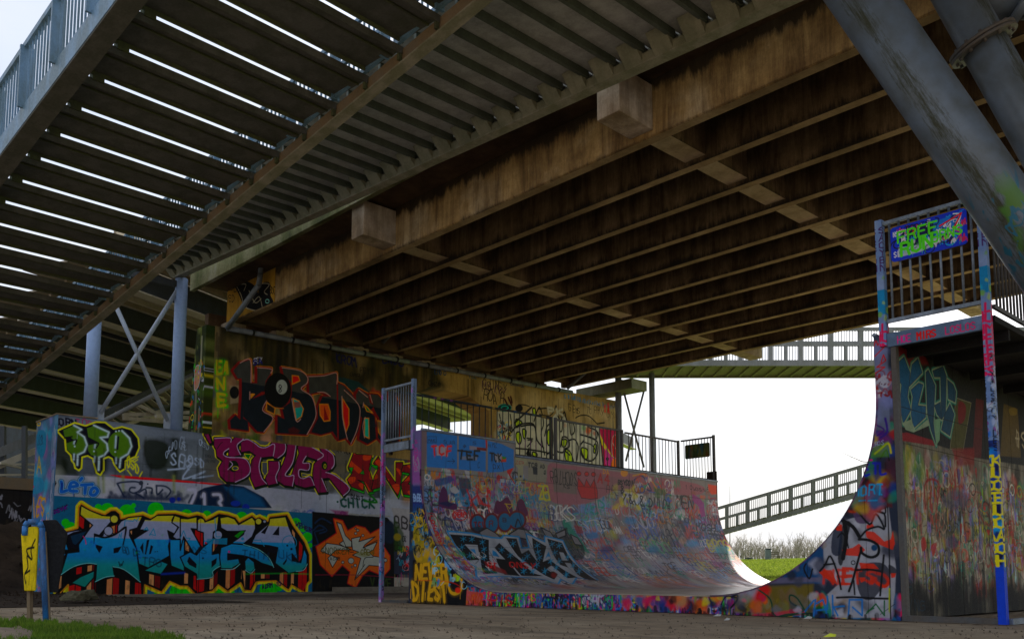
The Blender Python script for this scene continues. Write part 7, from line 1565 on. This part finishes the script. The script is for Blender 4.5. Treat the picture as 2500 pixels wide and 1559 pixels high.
# riding surface as plywood sheets: profile (x,z) with arc length
prof = [(RCX, FZ), (LCX, FZ)]
NA = 32
for i in range(1, NA + 1):
    t = math.pi / 2 * i / NA
    prof.append((LCX - LR * math.sin(t), FZ + LR - LR * math.cos(t)))
prof.append((LX, 3.80))
cum = [0]
for p, q in zip(prof, prof[1:]): cum.append(cum[-1] + math.hypot(q[0] - p[0], q[1] - p[1]))
SLEN = cum[-1]
def prof_at(s):
    for i in range(len(cum) - 1):
        if s <= cum[i + 1] + 1e-9:
            t = (s - cum[i]) / (cum[i + 1] - cum[i]); p, q = prof[i], prof[i + 1]
            return (p[0] + (q[0] - p[0]) * t, p[1] + (q[1] - p[1]) * t)
    return prof[-1]
def nrm_at(s):
    p = prof_at(max(s - .02, 0)); q = prof_at(min(s + .02, SLEN))
    d = Vector((q[0] - p[0], 0, q[1] - p[1])).normalized(); return Vector((d.z, 0, -d.x)) * -1
def sheet(s0, s1, y0, y1, name='ramp_sheet'):
    ss = [s0] + [c for c in cum if s0 + .01 < c < s1 - .01] + [s1]
    top = []; bot = []; th = .02; me_uv = []
    for s in ss:
        p = prof_at(s); n_ = nrm_at(s)
        if n_.z < 0 or (abs(n_.z) < .2 and n_.x < 0): n_ = -n_
        for y in (y0, y1):
            top.append((p[0], y, p[1])); me_uv.append(((y - FY) / (BY - FY), s / SLEN))
            bot.append((p[0] - n_.x * th, y, p[1] - n_.z * th))
    n = len(top)
    vs = top + top + bot                       # the riding face keeps its own vertices, so it shades as one smooth curve
    me_uv = me_uv * 3
    fs = [(2 * i, 2 * i + 2, 2 * i + 3, 2 * i + 1) for i in range(len(ss) - 1)]
    nt_ = len(fs)
    for i in range(len(ss) - 1):
        a = n + 2 * i; b = 2 * n + 2 * i
        fs += [(b, b + 1, b + 3, b + 2), (a, b, b + 2, a + 2), (a + 1, a + 3, b + 3, b + 1)]
    e = n - 2
    fs += [(n, n + 1, 2 * n + 1, 2 * n), (n + e, 2 * n + e, 2 * n + e + 1, n + e + 1)]
    me = bpy.data.meshes.new(name)
    off = world_loc(hp)
    me.from_pydata([tuple(Vector(v) - off) for v in vs], [], fs)
    uvl = me.uv_layers.new(name="UVMap")
    for lp in me.loops: uvl.data[lp.index].uv = me_uv[lp.vertex_index]
    for p_ in me.polygons: p_.use_smooth = p_.index < nt_
    me.materials.append(M['surface_paint'])
    o = bpy.data.objects.new(name, me); COL.objects.link(o); o.parent = hp
    return o
ysp = [FY + .032] + [FY + 1.44 * k for k in range(1, 8)] + [BY]
ysp[2] = 14.88
sj = [0, 2.4, 4.8, 7.1, 8.9]
for a, b in zip(ysp, ysp[1:]):
    ztop = 3.8 if b <= 14.9 else 3.47
    smax = SLEN - (3.8 - ztop)
    for i, s0 in enumerate(sj):
        s1 = sj[i + 1] if i + 1 < len(sj) else smax
        if s0 >= smax: continue
        sheet(s0 + (.002 if i else 0), min(s1, smax) - .002, a + .002, b - .002)
# right transition, seen from outside only
rp = [(RCX, FZ)] + [(RCX + RR * math.sin(math.pi / 2 * i / 18), FZ + RR - RR * math.cos(math.pi / 2 * i / 18)) for i in range(1, 19)] + [(RX, 3.9)]
for a, b in zip(ysp, ysp[1:]):
    mb = MB(); n = len(rp)
    vs = [(x, y, z) for x, z in rp for y in (a + .002, b - .002)] + [(x + .018, y, z - .018) for x, z in rp for y in (a + .002, b - .002)]
    fs = []
    for i in range(n - 1):
        fs += [(2 * i, 2 * i + 1, 2 * i + 3, 2 * i + 2), (2 * n + 2 * i, 2 * n + 2 * i + 2, 2 * n + 2 * i + 3, 2 * n + 2 * i + 1)]
    fs += [(0, 2 * n, 2 * n + 1, 1), (2 * n - 2, 2 * n - 1, 4 * n - 1, 4 * n - 2)]
    fs += [(2 * i, 2 * i + 2, 2 * n + 2 * i + 2, 2 * n + 2 * i) for i in range(n - 1)] + [(2 * i + 1, 2 * n + 2 * i + 1, 2 * n + 2 * i + 3, 2 * i + 3) for i in range(n - 1)]
    mb.add(vs, fs, False); mb.build('ramp_sheet', M['ramp_plain'], hp)
# copings
MB().tube((LX + .0, FY + .02, 3.815), (LX + .0, 14.87, 3.815), .03).build('coping', M['galv'], hp)
MB().tube((LX + .0, 14.89, 3.485), (LX + .0, BY, 3.485), .03).build('coping', M['galv'], hp)
MB().tube((RX, FY + .02, 3.915), (RX, BY, 3.915), .03).build('coping', M['galv'], hp)
MB().box(LX - .02, LX - .004, 14.86, 14.90, 3.0, 3.8).build('edge_strip', M['galv_dark'], hp)
# decks
GX0 = -17.0
MB().box(GX0, LX - .03, FY + .06, 14.87, 3.56, 3.64).build('deck', M['galv_dark'], hp)
MB().box(GX0, LX - .03, 14.89, BY, 3.36, 3.44).build('deck', M['galv_dark'], hp)
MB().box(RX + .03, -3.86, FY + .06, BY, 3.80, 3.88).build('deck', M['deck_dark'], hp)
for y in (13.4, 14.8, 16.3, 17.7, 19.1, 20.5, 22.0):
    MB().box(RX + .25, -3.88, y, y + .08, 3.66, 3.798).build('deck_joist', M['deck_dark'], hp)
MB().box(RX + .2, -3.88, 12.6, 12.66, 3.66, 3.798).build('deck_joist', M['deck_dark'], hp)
MB().box(GX0 + .04, -16.0, FY - .03, FY + .03, 3.42, 3.60).build('deck_beam', M['galv'], hp)
MB().box(-5.2, -3.98, FY - .03, FY + .03, 3.70, 3.885).build('deck_beam', M['beam_tag'], hp, uvf=lambda v: ((v[0] + 5.2) / 1.25, (v[2] - 3.68) / .22))
MB().box(GX0 + .03, -16.0, FY - .02, FY + .03, .01, .07).build('foot_rail', M['galv_dark'], hp)
MB().box(-5.12, -3.98, FY - .02, FY + .05, .01, .085).build('foot_rail', M['galv_dark'], hp)
MB().box(-3.90, -3.84, FY + .06, BY, .01, .08).build('foot_rail', M['galv'], hp)
# plywood back wall below the right deck, in upright sheets
def back_uv(v): return ((v[1] - 12.0) / 6.0, v[2] / 3.9)
yb = [12.05, 13.02, 14.24, 15.46, 16.68, 17.9, 19.1, 20.3, 21.5, 22.7, BY - .02]
for a, b in zip(yb, yb[1:]):
    lo = 2.42
    MB().box(-5.22, -5.20, a + .004, b - .004, .03, lo - .003).build('back_panel', M['back_paint'], hp, uvf=back_uv)
    MB().box(-5.22, -5.20, a + .004, b - .004, lo + .003, 3.78).build('back_panel', M['back_paint'], hp, uvf=back_uv)
MB().box(-5.17, -5.10, FY + .0, FY + .09, .01, 3.9).build('corner_post', M['galv_dark'], hp)
for y in (14.86, 17.72, 20.6, 23.36):
    MB().box(-3.93, -3.85, y, y + .08, .01, 3.80).build('deck_post', M['galv_dark'], hp)
    MB().box(GX0, GX0 + .07, y, y + .08, .01, 3.5).build('deck_post', M['galv_dark'], hp)

# ---------------------------------------------------------------- railings
def railing(label, p0, p1, zb, zt, nbar, posts, mat, post_mat=None, bar_r=.013, group=None, post_w=.07, sub=None):
    """upright bars between two rails from p0 to p1 (xy); posts: list of (t, z_from, z_to)"""
    o = empty('railing', (p0[0], p0[1], zb), label, 'railing')
    P = lambda t, z: Vector((p0[0] + (p1[0] - p0[0]) * t, p0[1] + (p1[1] - p0[1]) * t, z))
    d = (P(1, 0) - P(0, 0)).normalized()
    MB().bar(P(0, zt), P(1, zt), .05, .05).build('top_rail', mat, o, uvf=lambda v: ((v[1] - 12) / 5.6, .9))
    MB().bar(P(0, zb), P(1, zb), .04, .05).build('bottom_rail', mat, o)
    for t, a, b in posts:
        MB().bar(P(t, a), P(t, b), post_w, post_w, d).build('post', post_mat or mat, o, uvf=lambda v: (((v[0] + v[1]) * .9 + t * .3) % 1 if False else ((v[0] - P(t, 0).x) + (v[1] - P(t, 0).y) + .25) / .5, v[2] / 5.65))
    bar_me = None
    for i in range(nbar):
        t = (i + 1) / (nbar + 1)
        if any(abs(t - q[0]) * (P(1, 0) - P(0, 0)).length < post_w * .8 for q in posts): continue
        if bar_me is None:
            b0 = MB().tube(P(t, zb + .025), P(t, zt - .025), bar_r, n=8).build('baluster', mat, o, uvf=lambda v: (.3 + v[0] * .1, (v[2] - zb) / (zt - zb)))
            bar_me = (b0, P(t, 0))
        else:
            b = bar_me[0].copy(); COL.objects.link(b); b.parent = o
            b.location = bar_me[0].location + (P(t, 0) - bar_me[1])
    return o
railing('narrow galvanised railing on tall posts at the near end of the left deck', (GX0, FY), (-15.86, FY), 3.70, 4.90, 11,
        [(0.0, .01, 4.94), (1.0, 3.4, 4.98)], M['galv'], M['post_tag_a'], post_w=.085)
railing('long multicoloured railing behind the near high part of the left deck', (GX0, FY + .1), (GX0, 17.6), 3.72, 4.92, 26,
        [(0.02, 3.4, 4.92), (.995, 3.4, 4.95)], M['rail_mix'])
railing('long dark railing behind the far low part of the left deck', (GX0, 17.75), (GX0, 20.6), 3.58, 4.90, 16,
        [(0.0, 3.4, 4.95), (1, 3.4, 4.93)], M['galv_dark'], M['galv_dark'])
railing('thin dark railing against the sky at the far end of the left deck', (GX0, 20.75), (GX0, 23.4), 3.52, 4.86, 15,
        [(1, 3.4, 4.9)], M['galv_dark'], M['galv_dark'])
railing('short railing closing the far end of the left deck with a dark sign', (GX0 + .1, 23.42), (-15.68, 23.42), 3.52, 4.87, 10,
        [(1, 3.4, 4.93)], M['galv_dark'], M['galv_dark'])
railing('blue grey railing with a painted sign over the near end of the right deck', (-5.25, FY), (-3.93, FY), 4.06, 5.44, 9,
        [(0.0, 3.72, 5.50), (1.0, .01, 5.55)], M['galv'], M['post_tag_b'], bar_r=.017, post_w=.095)
railing('dark railing along the outer side of the right deck', (-3.90, FY + .15), (-3.90, BY), 4.02, 5.40, 84,
        [(.25, 3.8, 5.42), (.5, 3.8, 5.42), (.75, 3.8, 5.42)], M['galv_dark'], bar_r=.016)

# ---------------------------------------------------------------- signs
def sign_board(name, corners, thick, mat, label, y):
    c = [on_y(px, py, y) for px, py in corners]
    xs_ = [p.x for p in c]; zs = [p.z for p in c]
    x0, x1 = min(xs_), max(xs_); z0, z1 = sum(sorted(zs)[:2]) / 2, sum(sorted(zs)[2:]) / 2
    r = .05; pr = []
    for cx_, cz_, a0 in ((x1 - r, z1 - r, 0), (x0 + r, z1 - r, 90), (x0 + r, z0 + r, 180), (x1 - r, z0 + r, 270)):
        for k in range(5): t = R(a0 + k * 22.5); pr.append((cx_ + r * math.cos(t), cz_ + r * math.sin(t)))
    mb = MB(); mb.prism(pr, 'y', y, y + thick)
    o = mb.build(name, mat, uvf=lambda v: ((v[0] - x0) / (x1 - x0), (v[2] - z0) / (z1 - z0)))
    return tag(o, label, 'sign'), (x0, x1, z0, z1)
SIGN_Y = FY - .05
sg, SIGN_BOX = sign_board('painted_sign', ((2173, 558), (2358, 506), (2362, 592), (2180, 642)), .02, M['sign_paint'], 'blue sign with FREE RUN in green spray paint hung on the right deck railing', SIGN_Y)
sg2, _ = sign_board('dark_sign', ((1672, 1087), (1732, 1078), (1732, 1113), (1673, 1121)), .02, M['dark_sign'], 'small dark paint-streaked sign hung on the far railing of the left deck', 23.36)
# ================================================================== LITTER BIN
def litter_bin(loc, s, label, paint, rot=0.0):
    o = empty('litter_bin', loc, label, 'litter bin'); o.rotation_euler.z = rot
    L = Vector(loc)
    def bp(x, y, z): return L + Vector((x, y, z)) * s
    def slab_prof(pr, y0, y1, name, mat, bev):
        n = len(pr); mb = MB()
        vs = [tuple(bp(x, y0, z)) for x, z in pr] + [tuple(bp(x, y1, z)) for x, z in pr]
        mb.add(vs, [(i, (i + 1) % n, n + (i + 1) % n, n + i) for i in range(n)] + [tuple(range(n - 1, -1, -1)), tuple(range(n, 2 * n))])
        return mb.build(name, mat, o, bevel=bev, uvf=lambda v: ((v[0] - L.x) / s * 2.5 + .2, (v[2] - L.z) / s / 1.4))
    slab_prof([(.0, .40), (.13, .40), (.20, 1.11), (.16, 1.20), (.04, 1.22), (.0, 1.20)], -.17, .17, 'front_tank', M['bin_yellow'], .018)
    slab_prof([(-.08, .38), (-.25, .38), (-.33, 1.14), (-.19, 1.31), (-.03, 1.30)], -.20, .15, 'rear_tank', M['black'], .018)
    MB().bar(bp(.05, .05, .0), bp(.07, .03, .42), .05 * s, .05 * s).build('leg', M['rust_steel'], o)
    MB().path([bp(-.13, .22, 0), bp(-.03, .20, 1.20), bp(.0, .19, 1.27), bp(.13, .18, 1.27), bp(.16, .17, 1.22), bp(.16, .16, 1.10)], .036 * s, n=12).build('frame', M['bin_blue'], o)
    MB().bar(bp(-.155, .215, .05), bp(-.055, .195, 1.15), .03, .05 * s).build('frame_strip', M['rust_steel'], o)
    return o
bpos = on_z(84, 1518, 0.0)
litter_bin(tuple(bpos), 1.02, 'yellow and black litter bin on a leaning blue post beside the grass verge', None, -1.85)

# bench and bin on the bank
bd = 80.0
bz = at_depth(1883, 1368, bd)
def bench(c, label):
    o = empty('park_bench', c, label, 'bench'); o.rotation_euler.z = YAW + R(8)
    c = Vector(c)
    w = .62
    for z, y in ((.45, -.25), (.45, -.1), (.45, .05)): MB().bar(c + Vector((-w, y, z)), c + Vector((w, y, z)), .12, .045).build('slat', M['wood'], o)
    for z in (.62, .80): MB().bar(c + Vector((-w, .2, z)), c + Vector((w, .2, z)), .04, .13).build('slat', M['wood'], o)
    for x in (-w + .12, w - .12):
        MB().bar(c + Vector((x, .1, 0)), c + Vector((x, .2, .88)), .09, .09).build('leg', M['wood'], o)
        MB().bar(c + Vector((x, -.25, 0)), c + Vector((x, -.25, .45)), .09, .09).build('leg', M['wood'], o)
    return o
bench(tuple(at_depth(1888, 1369, bd)), 'weathered wooden bench on top of the grassy bank')
c_ = at_depth(1876, 1367, bd - 1.5)
bn = empty('waste_bin', c_, 'grey green waste bin standing in front of the bench on the bank', 'litter bin'); bn.rotation_euler.z = YAW
MB().box(c_.x - .25, c_.x + .22, c_.y - .2, c_.y + .2, c_.z, c_.z + .93).build('bin_body', M['bin_far'], bn, bevel=.04)
MB().box(c_.x - .20, c_.x + .26, c_.y - .22, c_.y + .22, c_.z + .935, c_.z + 1.05).build('bin_lid', M['steel_web'], bn, bevel=.03)
c_ = at_depth(1828, 1366, bd)
tag(MB().box(c_.x - .25, c_.x + .3, c_.y - .2, c_.y + .2, c_.z, c_.z + .22).build('low_block', M['steel_web']), 'small dark low block on the bank left of the bench', 'block')

# rock, litter
def rock(name, c, rx, ry, rz, mat, label):
    bm = bmesh.new(); bmesh.ops.create_icosphere(bm, subdivisions=3, radius=1)
    rr = random.Random(5)
    for v in bm.verts:
        n_ = .8 + .22 * math.sin(v.co.x * 5 + 1) * math.sin(v.co.y * 4.3) + rr.uniform(-.06, .06)
        v.co = Vector((v.co.x * rx, v.co.y * ry, max(v.co.z, -.3) * rz)) * n_
    me = bpy.data.meshes.new(name); bm.to_mesh(me); bm.free(); me.materials.append(mat)
    o = bpy.data.objects.new(name, me); COL.objects.link(o); o.location = c
    return tag(o, label, 'rock')
rc = on_z(198, 1467, .05)
rock('boulder', (rc.x, rc.y, .13), .42, .46, .2, M['stone'], 'flat mossy boulder lying at the foot of the graffiti wall')
for i, (px, py, c, l) in enumerate(((1752, 1502, 'paper', 'larger white paper scrap at the foot of the ramp front'), (1973, 1508, 'paper', 'white paper scrap on the ground below the blue letters'),
                                 (2027, 1552, 'yellow_paper', 'yellow paper scrap near the lower edge of the picture'), (1775, 1512, 'paper', 'thin white paper scrap a step in front of the ramp'))):
    p = on_z(px, py, .03)
    s_ = .06 if i != 3 else .04
    mb = MB(); mb.add([(p.x - s_, p.y - s_ * .5, .022), (p.x + s_, p.y - s_ * .3, .03), (p.x + s_ * .8, p.y + s_ * .5, .05), (p.x - s_ * .7, p.y + s_ * .6, .026), (p.x, p.y, .06)],
                    [(0, 1, 4), (1, 2, 4), (2, 3, 4), (3, 0, 4), (0, 3, 2, 1)])
    tag(mb.build('litter', M[c]), l, 'litter')
# small stones and crumbs on the dirt
mb = MB()
for i in range(2600):
    if i < 1500:
        px = random.uniform(0, 2500); py = 1478 + (1565 - 1478) * random.random() ** .8
    else:
        px = random.uniform(60, 1000); py = random.uniform(1456, 1500)
    p = on_z(px, py, .01)
    if p.y > FY - .1 and p.x > -17.2 or p.x < -26.4: continue
    s_ = random.uniform(.006, .022) * (1.6 if random.random() < .06 else 1)
    vs = [(p.x + random.uniform(-s_, s_), p.y + random.uniform(-s_, s_), .0), (p.x + s_, p.y - s_ * .7, .0), (p.x + s_ * .2, p.y + s_, .0), (p.x, p.y, s_ * 1.1)]
    mb.add(vs, [(0, 1, 3), (1, 2, 3), (2, 0, 3)])
tag(mb.build('gravel', M['grit'], kind='stuff'), 'small stones scattered on the worn ground')
# broken clods along the foot of the slope
mb = MB()
for i in range(900):
    x = random.uniform(-31, -20); y = random.uniform(2.5, 9.4)
    z = slope_h(x, y)
    s_ = random.uniform(.02, .09) * (1 if x < -25 else .5)
    vs = [(x - s_, y - s_ * .6, z - .01), (x + s_, y - s_ * .5, z - .01), (x, y + s_, z - .01), (x + random.uniform(-.3, .3) * s_, y, z + s_ * .9)]
    mb.add(vs, [(0, 1, 3), (1, 2, 3), (2, 0, 3)])
tag(mb.build('dirt_clods', M['soil'], kind='stuff'), 'loose clods of dark soil on the slope')

# ================================================================== GRASS
def blades(name, pts, hmin, hmax, w, mat, label, lean=.5):
    n = len(pts)
    P = np.array(pts, dtype=float)
    ang = rng.uniform(0, 2 * np.pi, n); h = rng.uniform(hmin, hmax, n); ww = w * rng.uniform(.6, 1.4, n)
    la = rng.uniform(0, 2 * np.pi, n); lm = h * rng.uniform(.1, lean, n)
    dx, dy = np.cos(ang) * ww, np.sin(ang) * ww
    v = np.empty((n, 5, 3))
    mx, my = np.cos(la) * lm, np.sin(la) * lm
    v[:, 0] = P + np.c_[-dx, -dy, np.zeros(n)]; v[:, 1] = P + np.c_[dx, dy, np.zeros(n)]
    v[:, 2] = P + np.c_[-dx * .7 + mx * .35, -dy * .7 + my * .35, h * .6]; v[:, 3] = P + np.c_[dx * .7 + mx * .35, dy * .7 + my * .35, h * .6]
    v[:, 4] = P + np.c_[mx, my, h]
    b = np.arange(n) * 5
    me = bpy.data.meshes.new(name)
    me.vertices.add(n * 5); me.vertices.foreach_set("co", v.reshape(-1))
    tri = np.stack([b, b + 1, b + 3, b, b + 3, b + 2, b + 2, b + 3, b + 4], 1).reshape(-1)
    me.loops.add(n * 9); me.loops.foreach_set("vertex_index", tri.astype(np.int32))
    me.polygons.add(n * 3); me.polygons.foreach_set("loop_start", np.arange(n * 3, dtype=np.int32) * 3)
    me.polygons.foreach_set("loop_total", np.full(n * 3, 3, dtype=np.int32))
    me.update()
    at = me.attributes.new("tint", 'FLOAT', 'POINT'); at.data.foreach_set("value", np.repeat(rng.random(n) ** 1.5, 5))
    me.materials.append(mat)
    o = bpy.data.objects.new(name, me); COL.objects.link(o)
    return tag(o, label, kind='stuff')
# verge: px polygon near the lower left
def verge_edge(px):   # upper boundary (photo row) of the verge
    return 1512 + 42 * max(0, (px - 20) / 400) ** 1.3 + 4 * math.sin(px * .09) + 2.5 * math.sin(px * .31)
vp = []
while len(vp) < 26000:
    px = random.uniform(-120, 450); py = random.uniform(1505, 1600)
    e = verge_edge(px)
    if py < e: continue
    if px < 80 and 1531 + 6 * math.sin(px * .11) < py < 1568 + 6 * math.sin(px * .2) and random.random() < .93: continue
    p = on_z(px, py, .012)
    vp.append((p.x, p.y, .005))
blades('verge_grass', vp, .03, .085, .0045, M['grass'], 'short green grass on the verge below the litter bin')
mb = MB(); cc = [on_z(-200, 1538, .02), on_z(60, 1532, .02), on_z(95, 1545, .02), on_z(60, 1563, .02), on_z(-200, 1575, .02)]
cen = sum(cc, Vector()) / 5; cen.z = .10
mb.add([tuple(v) for v in cc] + [tuple(cen)], [(i, (i + 1) % 5, 5) for i in range(5)], True)
mb.build('sand_patch', M['sand'], kind='structure')
# bank grass seen between the ramp walls (and on to both sides)
bp_ = []
while len(bp_) < 70000:
    px = random.uniform(1740, 2010); dep = 34 + 47 * random.random() ** .9
    q = at_depth(px, 1400, dep)
    bp_.append((q.x, q.y, ground_h(q.x, q.y) - .02))
blades('bank_grass', bp_, .06, .24, .022, M['bank_grass'], 'bright green rough grass and leaves on the bank behind the ramp', .8)

# ================================================================== TREELINE
mb = MB()
rt = random.Random(3)
def limb(p, d, L, r, lvl):
    q = p + d * L
    n_ = 4 if lvl == 0 else 3
    mb.tube(p, q, r, r * .5, n=n_, cap=False)
    if lvl >= 3: return
    for k in range(7 if lvl == 0 else 4):
        t = rt.uniform(.25, 1.0)
        dd = (d + Vector((rt.uniform(-.8, .8), rt.uniform(-.8, .8), rt.uniform(-.05, .6)))).normalized()
        limb(p + (q - p) * t, dd, L * rt.uniform(.4, .62), r * .5, lvl + 1)
for i in range(120):
    px = 1700 + i * 3.3 + rt.uniform(-3, 3)
    dep = rt.uniform(150, 175)
    b_ = at_depth(px, 1390, dep); b_.z = 1.9
    limb(b_, Vector((rt.uniform(-.05, .05), rt.uniform(-.05, .05), 1)), rt.uniform(2.5, 3.7), .11, 0)
tag(mb.build('treeline', M['twig'], kind='stuff'), 'line of bare winter trees behind the grassy bank')
# bare twigs of a tree standing out of view on the right
mb = MB()
pts_ = [at_depth(2150, 1130, 32), at_depth(2105, 1126, 32), at_depth(2080, 1115, 32), at_depth(2056, 1104, 32)]
for i in range(3): mb.tube(pts_[i], pts_[i + 1], .018 - .004 * i, .014 - .004 * i, n=5)
mb.tube(pts_[2], at_depth(2062, 1118, 32), .006, .003, n=4)
tag(mb.build('bare_branch', M['bark']), 'thin bare branch reaching in beside the right ramp wall', 'branch')
# thin mast far behind
mp_ = at_depth(1782, 1365, 110)
tag(MB().tube(mp_, at_depth(1782, 1185, 110), .06, .03, n=6).build('lamp_mast', M['grey_steel']), 'thin distant mast left of the far ramp', 'mast')
